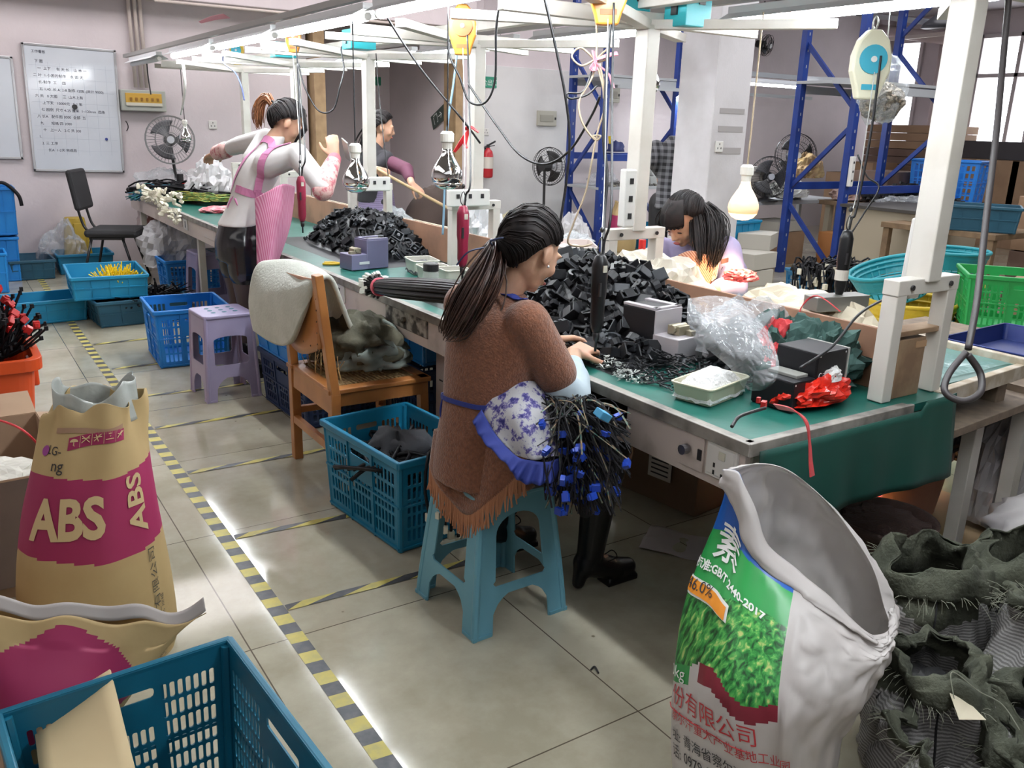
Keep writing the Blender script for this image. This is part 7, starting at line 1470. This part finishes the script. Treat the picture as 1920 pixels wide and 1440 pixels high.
# left boxes
cb1 = mat('box_board', (.38, .25, .16), .75, c2=(.34, .22, .14), sc=5); cb2 = mat('box_board_shaded', (.1, .07, .055), .8, c2=(.13, .09, .07), sc=4)  # second board tone is darkened to hold the shade on the box front
t = thing('cardboard_box', 'open brown cardboard box at the left edge between the orange tub and the ABS sack', 'box', (-.02, 3.25, 0), R_(3)); b = MB()
for s in (-1, 1): b.box((0, s*.33, .2), (.5, .006, .4)).box((s*.25, 0, .2), (.006, .66, .4))
b.box((0, 0, .004), (.5, .66, .006)); b.build('walls', cb1, t); fl = MB().bar((.0, .33, .40), (.0, .36, .43), .5, .005, up=(0, -1, 0))
MB().add([(.25, -.33, .4), (.25, .33, .4), (.47, .36, .36), (.47, -.28, .33)], [(0, 1, 2, 3)]).build('side_flap', cb1, t, solid=.005); MB().add([(-.25, .33, .4), (.25, .33, .4), (.25, .5, .44), (-.25, .5, .44)], [(0, 1, 2, 3)]).build('back_flap', cb1, t, solid=.005)
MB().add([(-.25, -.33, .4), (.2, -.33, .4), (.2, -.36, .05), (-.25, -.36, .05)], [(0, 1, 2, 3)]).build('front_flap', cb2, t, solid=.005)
bag('white paper and red cord lying in the open cardboard box', (.0, 3.1, .3), (.2, .16, .06), mat('paper_white_b', (.62, .6, .54), .8), 101, .3)
cable('red cord drooping over the open cardboard box', [D(-30, 780, 3.0), D(20, 795, 3.0), D(50, 812, 3.0), D(70, 832, 3.05)], .004, redn, cat='cord')
tag(MB().box((-.12, 2.35, .19), (.22, .5, .38), R_(2)).build('cardboard_box', cb1, bevel=.004), 'low brown carton at the left edge below the ABS sack', 'box')
t = thing('cardboard_box', 'brown carton corner at the lower left edge beside the near crate', 'box', (-.2, 1.55, 0)); MB().box((0, 0, .17), (.34, .3, .34)).build('walls', cb1, t, bevel=.004); heap('grey_cloth', (0, -.1, .35), (.15, .14, .06), mat('mauve_grey_cloth', (.2, .17, .19), .85), .3, 2.2, 6, parent=t, n=28)
# orange tub with cables
orp = mat('orange_tub', (.62, .075, .015), .35, c2=(.56, .06, .012), sc=4)
t = thing('plastic_tub', 'orange plastic tub heaped with black cables at the left edge', 'tub', (-.06, 4.55, 0)); b = MB()
o = lambda k, z: [(x*k, y*k, z) for x, y in rrect(-.35, -.3, .35, .3, .07, 5)]
lv = [(.84, 0), (.86, .02), (.96, .42), (1.0, .425), (1.0, .39), (1.045, .39), (1.05, .445), (.95, .445), (.85, .03)]; n = len(o(1, 0)); vs = [p for k, z in lv for p in o(k, z)]
b.add(vs, [(a*n+i, a*n+(i+1) % n, (a+1)*n+(i+1) % n, (a+1)*n+i) for a in range(len(lv)-1) for i in range(n)] + [tuple(range(n-1, -1, -1)), tuple(range((len(lv)-1)*n, len(lv)*n))]); b.build('tub_wall', orp, t, smooth=False, bevel=.003)
MB().box((.335, -.05, .33), (.04, .14, .12)).build('handle', orp, t, bevel=.01)
t = thing('cable_heap', 'heap of black cables with red plugs rising out of the orange tub', 'cables', (-.1, 4.55, .4)); rnd = random.Random(5); b = MB(); plugs = []
for k in range(420):
    a = rnd.uniform(0, 2*PI); q = rnd.random(); c = V((.33*math.cos(a)*math.sqrt(q), .24*math.sin(a)*math.sqrt(q), .02)); h = .40*(1-q*.55)*rnd.uniform(.25, 1.05); e = c + V((rnd.uniform(-.02, .16), rnd.uniform(-.14, .06), h)); m_ = c.lerp(e, .5) + V((rnd.uniform(-.03, .03),)*3)
    b.tube(spl([c, m_, e], 3), .0055, 4); b.box(e, (.014, .012, .02), rnd.random()*3); plugs.append(e)
b.build('cables', wk, t); heap('cable_core', (0, -.0, .12), (.27, .21, .22), wk, .35, 3, 7, parent=t, n=34, flat=False, sm=False)
rpl = mat('red_plug', (.5, .02, .02), .4); pr0 = None
for k, e in enumerate([p for p in plugs if p.z > .12][:60]):
    if pr0 is None: pr0 = MB().box((0, 0, 0), (.035, .028, .03)).box((0, 0, .018), (.02, .018, .012)).build('red_plug', rpl, t, bevel=.003); o_ = pr0
    else: o_ = pr0.copy(); COL.objects.link(o_)
    o_.location = e; o_.rotation_euler = (rnd.uniform(0, 6), rnd.uniform(0, 6), rnd.uniform(0, 6))
cable('black cables with a white plug hanging over the rim of the tall blue tub', [(.42, 9.05, .85), (.52, 9.02, .88), (.62, 9.0, .78), (.64, 9.0, .68)], .016, wk)
litter('black_cables', 150, (1.28, 6.98), (.22, .18), .3, .012, wk, 'black cables lying in the dark teal crate under the yellow sticks', 'cables', 45, z=.16, hz=.03)
# cables in the teal basket by the seated woman
t = thing('cable_heap', 'black cables and grey cloth in the teal slotted crate beside the seated woman', 'cables', (1.39, 2.85, .2)); rnd = random.Random(15); b = MB()
for k in range(60): a = V((rnd.uniform(-.15, .12), rnd.uniform(-.22, .22), rnd.uniform(-.02, .05))); b.tube(spl([a, a+V((rnd.uniform(-.1, .1), rnd.uniform(-.1, .1), .05)), a+V((rnd.uniform(-.15, .15), rnd.uniform(-.15, .15), .0))], 4), .008, 5)
for k in range(5): b.tube(spl([V((.0, -.05, .05)), V((.02, -.22-.01*k, .12)), V((-.06+.03*k, -.33, .19)), V((-.09+.03*k, -.36-.01*k, .08)), V((-.08+.03*k, -.37, -.02-.03*k))], 5), .006, 6)
b.build('cables', wk, t, smooth=True); heap('grey_cloth', (.02, .08, .02), (.14, .16, .1), mat('charcoal_cloth', (.05, .052, .06), .85), .4, 2.4, 9, parent=t, n=30)
b = MB()
for k in range(5): b.box((-.08+.03*k, -.37, -.035-.03*k), (.022, .018, .03), k)
b.build('white_plugs', ivo, t)
# plugs dangling by the stool
t = thing('dangling_plugs', 'white plugs on thin leads dangling behind the pale blue stool legs', 'plugs', D(835, 960, 2.75)); o0 = V(t.location)
for k, (u, v) in enumerate(((830, 925), (822, 958), (836, 985), (862, 985))): MB().tube([D(828+6*k, 900, 2.75)-o0, D(u, v, 2.75)-o0], .0025, 5).build('lead', wk, t); MB().box(D(u, v+8, 2.75)-o0, (.018, .014, .022), k*.5).build('plug', ivo, t, bevel=.001)

# ---- the large white urea sack
t = thing('woven_sack', 'large white woven fertiliser sack with green grass print standing open by the bench corner', 'sack', (0, 0, 0))
whs = mat('white_woven_plastic', (.74, .7, .68), .38, c2=(.68, .63, .61), sc=5, bump=.35, bsc=9); _n = whs.node_tree; _t = _n.nodes.new('ShaderNodeBsdfTranslucent'); _t.inputs[0].default_value = (.75, .73, .7, 1); _m = _n.nodes.new('ShaderNodeMixShader'); _m.inputs[0].default_value = .3; _n.links.new(_n.nodes['Principled BSDF'].outputs[0], _m.inputs[1]); _n.links.new(_t.outputs[0], _m.inputs[2]); _n.links.new(_m.outputs[0], _n.nodes['Material Output'].inputs[0])
blp = mat('print_blue', (.01, .1, .42), .35); grp = mat('print_green', (.02, .28, .06), .35); mrn = mat('print_maroon', (.2, .015, .03), .4)
grass = mat('print_grass', (.02, .2, .04), .35); nt = grass.node_tree; bs = nt.nodes['Principled BSDF']; tc = nt.nodes.new('ShaderNodeTexCoord'); mp = nt.nodes.new('ShaderNodeMapping'); mp.inputs['Rotation'].default_value = (.5, .6, .4); mp.inputs['Scale'].default_value = (80, 80, 8)
nn = nt.nodes.new('ShaderNodeTexNoise'); nn.inputs['Scale'].default_value = 1.0; nn.inputs['Detail'].default_value = 4; nn.inputs['Distortion'].default_value = .5; rr = nt.nodes.new('ShaderNodeValToRGB'); e_ = rr.color_ramp.elements; e_[0].position = .36; e_[0].color = (.004, .05, .01, 1); e_[1].position = .7; e_[1].color = (.55, .6, .2, 1); k_ = e_.new(.48); k_.color = (.02, .22, .04, 1); k_ = e_.new(.58); k_.color = (.09, .4, .08, 1)
nt.links.new(tc.outputs['Object'], mp.inputs[0]); nt.links.new(mp.outputs[0], nn.inputs['Vector']); nt.links.new(nn.outputs[0], rr.inputs[0]); nt.links.new(rr.outputs[0], bs.inputs['Base Color'])
# rings: left, front-left, front, front-right, right, back-right, back, back-left (anticlockwise from above)
def G(u, v, t_): return D(u, v, t_)
R0 = [G(1275, 1560, 2.0), G(1330, 1600, 1.88), G(1420, 1620, 1.84), G(1500, 1600, 1.86), G(1550, 1560, 1.95), G(1530, 1500, 2.08), G(1440, 1490, 2.12), G(1330, 1500, 2.1)]
R1 = [G(1262, 1400, 2.02), G(1315, 1425, 1.88), G(1400, 1450, 1.80), G(1490, 1440, 1.80), G(1570, 1400, 1.90), G(1560, 1360, 2.08), G(1450, 1350, 2.12), G(1320, 1360, 2.1)]
R2 = [G(1262, 1270, 2.04), G(1310, 1290, 1.90), G(1385, 1320, 1.80), G(1500, 1330, 1.78), G(1620, 1300, 1.86), G(1630, 1240, 2.06), G(1500, 1230, 2.1), G(1340, 1240, 2.12)]
R3 = [G(1283, 1150, 2.07), G(1330, 1160, 1.95), G(1400, 1190, 1.86), G(1510, 1230, 1.82), G(1645, 1240, 1.86), G(1660, 1160, 2.04), G(1540, 1130, 2.1), G(1380, 1120, 2.13)]
R4 = [G(1325, 1030, 2.10), G(1365, 1040, 2.0), G(1420, 1090, 1.93), G(1520, 1150, 1.88), G(1638, 1222, 1.88), G(1668, 1140, 2.02), G(1570, 1010, 2.08), G(1430, 980, 2.12)]
R5 = [G(1362, 925, 2.08), G(1385, 950, 2.01), G(1430, 1045, 1.96), G(1525, 1120, 1.92), G(1636, 1205, 1.90), G(1666, 1135, 2.0), G(1585, 985, 2.06), G(1455, 890, 2.08)]
R6 = [G(1362, 880, 2.06), G(1392, 895, 2.0), G(1442, 1020, 1.97), G(1535, 1100, 1.94), G(1634, 1190, 1.92), G(1664, 1150, 1.99), G(1592, 990, 2.04), G(1470, 878, 2.06)]
wf = loft([R0, R1, R2, R3, R4, R5, R6])
def ws(u, v, e=0.0):
    p = wf(u, v); c_ = V((1.62, 1.08, p.z)); n = (p-c_); n.z = 0; n = n.normalized()
    a = 2*PI*u; k = .008*nz((math.cos(a)*2.2, math.sin(a)*2.2, v*4.2)) + (.009*abs(nz((math.cos(a)*4, math.sin(a)*4, v*7+3))) + .006*nz((math.cos(a)*11, math.sin(a)*11, v*16)))*(1 if .36 < u < .95 else .25) + (.022*abs(nz((math.cos(a)*3+4, math.sin(a)*3, v*5.5)))+.012*abs(nz((math.cos(a)*8, math.sin(a)*8, v*11))) if .34 < u < .97 else 0) if v < .96 else .004*math.sin(a*9)
    return p + n*(k+e)
def ws_m(u, v):       # front-left is u .0 - .3
    if u > .33: return 0
    w = .008*math.sin(u*30); g = .405-.2*u-.02*math.sin(u*30)
    if v > .725+w: return 1
    if v > .572+w: return 2
    if v > g or (v > g-.045 and u > .12): return 3 if v > g else 4
    if u < .085 and .33 < v: return 2
    return 0
MB().grid(ws, 150, 130, cu=True, mfn=ws_m).build('sack_wall', [whs, blp, grp, grass, mrn], t, smooth=True, solid=.002)
# folded-out cuff along the rim
cuff_t = [G(1366, 872, 2.12), G(1420, 868, 2.14), G(1500, 905, 2.12)]
def cuff(u, v):
    p = ws(.0+.5*u, 1.0); q = ws(.0+.5*u, .91-.10*math.sin(u*PI), .016+.006*nz((u*9, v*3, 2))); return p.lerp(q, v) + V((-.4, -.7, 0))*(.016*math.sin(PI*v))
MB().grid(cuff, 70, 12).build('folded_cuff', whs, t, smooth=True, solid=.002)
def on_ws(u0, v0, sl=0.0, s=1.0):
    return lambda x, y: ws(u0 + x*s/.92, v0 + y*s/.87 - x*sl, .004)
whp = mat('print_white_ink', (.85, .86, .84), .4); redp = mat('print_red', (.5, .03, .04), .5); orp2 = mat('print_orange', (.85, .3, .02), .4)
text('素', .105, on_ws(.075, .665, .2), whp, t, name='lettering_large', bold=.0012, sub=4)
text('标准:GB/T 2440-2017', .026, on_ws(.03, .632, .32), whp, t, name='standard_line', bold=.0008, sub=2)
MB().grid(lambda u, v: ws(.03+.16*u, (.562+.045*v-.055*u), .004), 24, 8).build('percent_badge', whp, t, smooth=True); MB().grid(lambda u, v: ws(.035+.148*u, (.5675+.034*v-.055*u), .006), 24, 8).build('percent_badge_fill', orp2, t, smooth=True)
text('46.0%', .035, lambda x, y: ws(.035 + x/.92, .575 + y/.87 - x*.3, .008), txt_k, t, name='percent_text', sub=2)
text('0kg', .036, on_ws(.018, .35, .2), whp, t, name='weight_text', sub=2)
text('份有限公司', .048, on_ws(.03, .285, .22), redp, t, name='company_line', sub=3); text('察尔汗重大产业基地工业园', .026, on_ws(.03, .245, .22), redp, t, name='company_line', sub=2)
MB().tube([ws(.0+.27*k/12, .272-.055*k/12, .005) for k in range(13)], .0012, 5).build('red_rule', redp, t)
text('址: 青海省察尔汗', .026, on_ws(.035, .2, .25), txt_k, t, name='address_line', sub=2); text('话: 0979-84608', .026, on_ws(.035, .165, .25), txt_k, t, name='address_line', sub=2); text('使用不当会影响造成伤害', .026, on_ws(.035, .115, .25), txt_k, t, name='warning_line', sub=2)
text('180\nUSB01QMAS18', .026, lambda x, y: ws(.86 - x/1.25, .93 + y/.95, -.006), mat('print_grey', (.25, .25, .25), .7), t, name='reverse_lettering', sub=2)
# ---- grey-green striped sacks
stripe = mat('striped_sacking', (.16, .155, .15), .9, wave=(38, (.36, .35, .34), (0, R_(90), 0), 0.6), bump=.3, bsc=120); nt = stripe.node_tree; oliv = mat('olive_sacking', (.045, .05, .034), .95, c2=(.075, .08, .055), sc=9, bump=.5, bsc=90); fray = mat('frayed_thread', (.25, .26, .2), .9); seam = mat('dark_seam', (.02, .02, .022), .9)
def gsack(label, c, rx, ry, H, seed, lean=(0, 0), inner=True, cuffh=.3, fold=.05, rz=0):
    t = thing('grain_sack', label, 'sack', c, rz); rings = []
    for v, k in ((0, .8), (.08, 1.0), (.35, 1.06), (.62, 1.0), (.85, .86), (1, .8)): rings.append(ring((lean[0]*v, lean[1]*v, H*v), rx*k, ry*k, 12))
    f = loft(rings)
    def fn(u, v, e=0):
        p = f(u, v); a = 2*PI*u; s = fold*(.35+.65*v); k = nz((math.cos(a)*1.8, math.sin(a)*1.8, v*3.1+seed))*1.3 + .8*abs(nz((math.cos(a)*3.6, math.sin(a)*3.6, v*5+seed*2)))-.3
        z = (.05*nz((math.cos(a)*1.5, math.sin(a)*1.5, seed+5))*v*v*3 if v > .5 else 0); return p + V((math.cos(a), math.sin(a), 0))*(s*k+e) + V((0, 0, z*.5))
    b = MB().grid(fn, 72, 50, cu=True, mfn=lambda u, v: 1 if v > 1-cuffh+.08*math.sin(u*12+seed) else 0); b.build('sack_wall', [stripe, oliv], t, smooth=True, solid=.004)
    def cf(u, v): 
        p0 = fn(u, 1.0); q = fn(u, 1-cuffh*.7, .02) ; i = fn(u, .7, -.05); return (p0.lerp(i, -v*2) if v < 0 else p0.lerp(q, v)) + V((math.cos(2*PI*u), math.sin(2*PI*u), 0))*.010*math.sin(PI*v) + V((0, 0, .012*math.sin(PI*v)+.02*nz((u*9, v*3, seed))))
    MB().grid(cf, 72, 10, cu=True).build('rolled_cuff', oliv, t, smooth=True, solid=.003)
    if inner: heap('dark_contents', (lean[0]*.7, lean[1]*.7, H*.62), (rx*.8, ry*.8, .05), mat('black_contents', (.01, .01, .011), .7), .3, 3, seed, parent=t, n=24, sm=False)
    rnd = random.Random(seed); fr = MB()
    for k in range(110):
        u = rnd.random(); p = cf(u, .95); d = V((math.cos(2*PI*u)+rnd.uniform(-.5, .5), math.sin(2*PI*u)+rnd.uniform(-.5, .5), rnd.uniform(-1, .8)))*.02; fr.tube([p, p+d, p+d*1.8+V((0, 0, -.008))], .0007, 3)
    fr.build('frayed_edge', fray, t)
    MB().tube([fn(.62, v, .003) for v in [.05+.9*k/14 for k in range(15)]], .003, 5).build('dark_seam_line', seam, t)
    return t
gsack('open olive-cuffed grain sack directly right of the white fertiliser sack', (2.12, 1.12, 0), .17, .14, .44, 3)
gsack('open olive-cuffed grain sack with a frayed mouth behind, nearest the navy bin', (2.42, 1.02, 0), .16, .15, .42, 7, cuffh=.4)
gsack('grey striped grain sack with a wide folded cuff at the right edge', (2.20, .83, 0), .16, .13, .42, 11, cuffh=.08)
gsack('low frayed grain sack beside the white fertiliser sack', (1.84, .93, 0), .13, .13, .34, 13, cuffh=.3)
gsack('olive grain sack sprawled open in the bottom right corner', (1.93, .70, 0), .17, .13, .30, 17, cuffh=.5, fold=.07)
gsack('grey striped grain sack slumped at the bottom edge with a paper tag', (1.70, .78, 0), .17, .13, .24, 19, cuffh=.05, inner=False, fold=.07)
t = thing('paper_tag', 'torn cream paper tag on the striped sack at the bottom right', 'tag', (1.745, .80, .30)); MB().add([(-.045, -.02, .0), (.02, -.045, -.01), (.03, .0, .0), (.005, .035, .015)], [(0, 1, 2, 3)]).build('paper', mat('cream_paper', (.62, .56, .42), .8), t, solid=.001); MB().tube(spl([(.0, .02, .01), (.03, .05, .05), (.06, 0, .02), (.09, -.04, .0), (.08, -.09, -.03)]), .0012, 5).build('thread', fray, t)
# ---- around the far leg: brown basket, lamp glow, papers, navy bin
t = thing('round_basket', 'dark brown round basket under the end of the bench', 'basket', (2.66, 1.60, 0)); t.scale = (.86, .86, .8); bw = mat('brown_basket', (.06, .035, .03), .6, c2=(.09, .05, .04), sc=14, bump=.5, bsc=70)
MB().lathe([(.13, 0), (.15, .02), (.175, .22), (.2, .24), (.205, .27), (.19, .27), (.165, .2), (.13, .03)], n=32).build('basket_wall', bw, t, smooth=True); heap('contents', (0, 0, .235), (.17, .17, .03), mat('dark_scraps', (.07, .04, .035), .7, bump=1, bsc=60), .3, 4, 5, parent=t, n=28, sm=False)
pb = mat('pink_bucket', (.6, .33, .26), .45)
for lab, x, y in (('pale pink plastic bucket lit by the heat lamp under the bench', 3.24, 1.86), ('second pink bucket farther under the bench', 3.3, 2.6)):
    t = thing('bucket', lab, 'bucket', (x, y, 0)); MB().lathe([(.09, 0), (.1, .02), (.13, .26), (.137, .26), (.137, .28), (.125, .28), (.09, .02)], n=26).build('bucket_wall', pb, t, smooth=True)
lp = lamp((3.28, 2.2, .40), 'heat lamp burning low under the far side of the bench', lit=True, s=.9, top=.55)
tag(MB().box((3.2, 2.0, .004), (.7, 1.2, .006), .1).build('floor_mat', mat('tan_board', (.42, .3, .17), .7)), 'tan board lying on the floor in the lamp glow under the bench', 'board')
tag(MB().box(P(1640, 935, z=.02), (.09, .05, .03), .4).build('red_packet', mat('red_card', (.45, .02, .02), .5)), 'small red packet on the floor by the brown basket', 'packet')
crate('dark slotted crate on the lower shelf behind the far leg', (3.3, 1.95, .28), R_(5), .6, .42, .28, mat('black_crate', (.012, .014, .02), .5), nx=14, ny=4)
crate('black slotted crate pushed under the end of the second bench half', (3.75, 1.75, .18), R_(5), .5, .42, .3, MATS['black_crate'], nx=14, ny=4)
t = thing('plastic_bin', 'navy blue bin holding the printed sacks at the right edge', 'bin', (2.98, 1.05, 0)); 
b = MB()
for s in (-1, 1): b.box((0, s*.2, .13), (.72, .01, .26)).box((s*.36, 0, .13), (.01, .4, .26))
b.box((0, 0, .006), (.72, .4, .01)); b.build('bin_wall', mat('navy_bin', (.008, .02, .12), .45), t, bevel=.003)
t = thing('printed_sacks', 'white printed fertiliser sacks piled in the navy bin', 'sacks', (3.0, 1.12, .2)); heap('sack_pile', (0, 0, .08), (.36, .2, .16), mat('printed_white_film', (.42, .4, .4), .5, c2=(.3, .28, .29), sc=5), .3, 1.8, 3, parent=t, n=50)
heap('picture_panel', (-.12, -.1, .16), (.13, .09, .08), mat('blue_grass_print', (.12, .16, .2), .5, c2=(.25, .25, .1), sc=20), .25, 2.0, 5, parent=t, n=30); heap('black_rag', (-.02, -.04, .25), (.05, .04, .025), wk, .5, 3, 6, parent=t, n=20)
for k, (x, z) in enumerate(((.02, .2), (.06, .17), (.1, .14))): text('氯化钾复合肥料', .018, flat((x, -.19+.02*k, z-.02*k), (.9, -.3, .15), (0, -.2, 1)), txt_k, t, name='printed_line', sub=0)
bag('white printed sack standing between the pink bucket and the far leg', (3.42, 1.6, 0), (.15, .12, .42), MATS['printed_white_film'], 111, .25)
bag('white sack leaning in front of the black crate at the right edge', (3.5, 1.3, .3), (.2, .15, .3), mat('grey_white_film', (.5, .49, .48), .5), 113, .25)
tray('blue tray standing on the far corner of the bench', (3.62, 1.72, .655), R_(3), .55, .4, .07, mat('royal_tray', (.008, .022, .13), .45), taper=.95)
t = thing('side_table', 'low table beside the bench carrying the blue tray', 'table', (3.62, 1.9, 0)); MB().box((0, 0, .635), (.85, 1.0, .03)).build('table_top', MATS['dark_timber'], t)
for x, y in ((-.35, -.4), (.35, -.4), (-.35, .4), (.35, .4)): MB().box((x, y, .31), (.05, .05, .62)).build('leg', white_p, t)
tag(MB().grid(lambda u, v: (2.53+.54*u, 1.48+1.2*v, BZ+.004+.006*abs(nz((u*3, v*12, 2)))), 20, 40).build('plastic_film', mat('bench_film', (.25, .5, .48), .12, alpha=.45, bump=.4, bsc=9)), 'clear wrinkled film over the far half of the bench top', 'film')
# boxes under the bench
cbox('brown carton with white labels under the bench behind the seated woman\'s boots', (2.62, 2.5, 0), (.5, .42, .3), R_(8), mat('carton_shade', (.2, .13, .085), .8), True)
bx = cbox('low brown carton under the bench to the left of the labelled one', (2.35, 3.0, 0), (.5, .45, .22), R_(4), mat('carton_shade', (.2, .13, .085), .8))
lb = MB().box((0, 0, .16), (.002, .12, .1)); 
t = thing('shipping_label', 'white shipping label stuck on the carton under the bench', 'label', (2.365, 2.44, 0)); lb.build('paper', wht, t); t.rotation_euler.z = R_(8)
for k in range(4): MB().box((-.0015, 0, .13+.02*k), (.001, .09, .006)).build('print_line', txt_k, t)
t = thing('paper_bag', 'pale printed paper bag lying flat on the floor under the bench', 'paper bag', (2.2, 2.08, 0), R_(35)); MB().grid(lambda u, v: (-.1+.2*u, -.17+.34*v, .006+.01*nz((u*4, v*4, 1))+.006*math.sin(v*9)), 16, 24).build('paper', mat('pale_pink_paper', (.42, .37, .37), .7), t, smooth=True, solid=.003)
MB().grid(lambda u, v: (-.08+.16*u, -.155+.02*v, .018), 8, 2).build('printed_strip', txt_k, t)
t = thing('metal_cabinet', 'pinkish perforated cabinet under the bench beside the open drawer', 'cabinet', (2.0, 3.1, 0)); MB().box((0, 0, .28), (.5, .3, .56)).build('carcass', pinkw, t, bevel=.004); b = MB()
for k in range(4): b.box((-.2515, .1-.05*k, .42), (.002, .03, .006), 0)
b.build('vent_slots', bk, t)
# small litter on the floor
tag(MB().tube(spl([P(1108, 1256, z=.004), P(1115, 1250, z=.006), P(1122, 1262, z=.004)]), .003, 6).build('rubber_scrap', bk), 'tiny black curled scrap on the floor tiles right of the stool', 'scrap')
tag(MB().box(P(138, 724, z=.004), (.012, .012, .006)).build('rubber_scrap', bk), 'tiny black speck on the tiles by the orange tub', 'scrap')
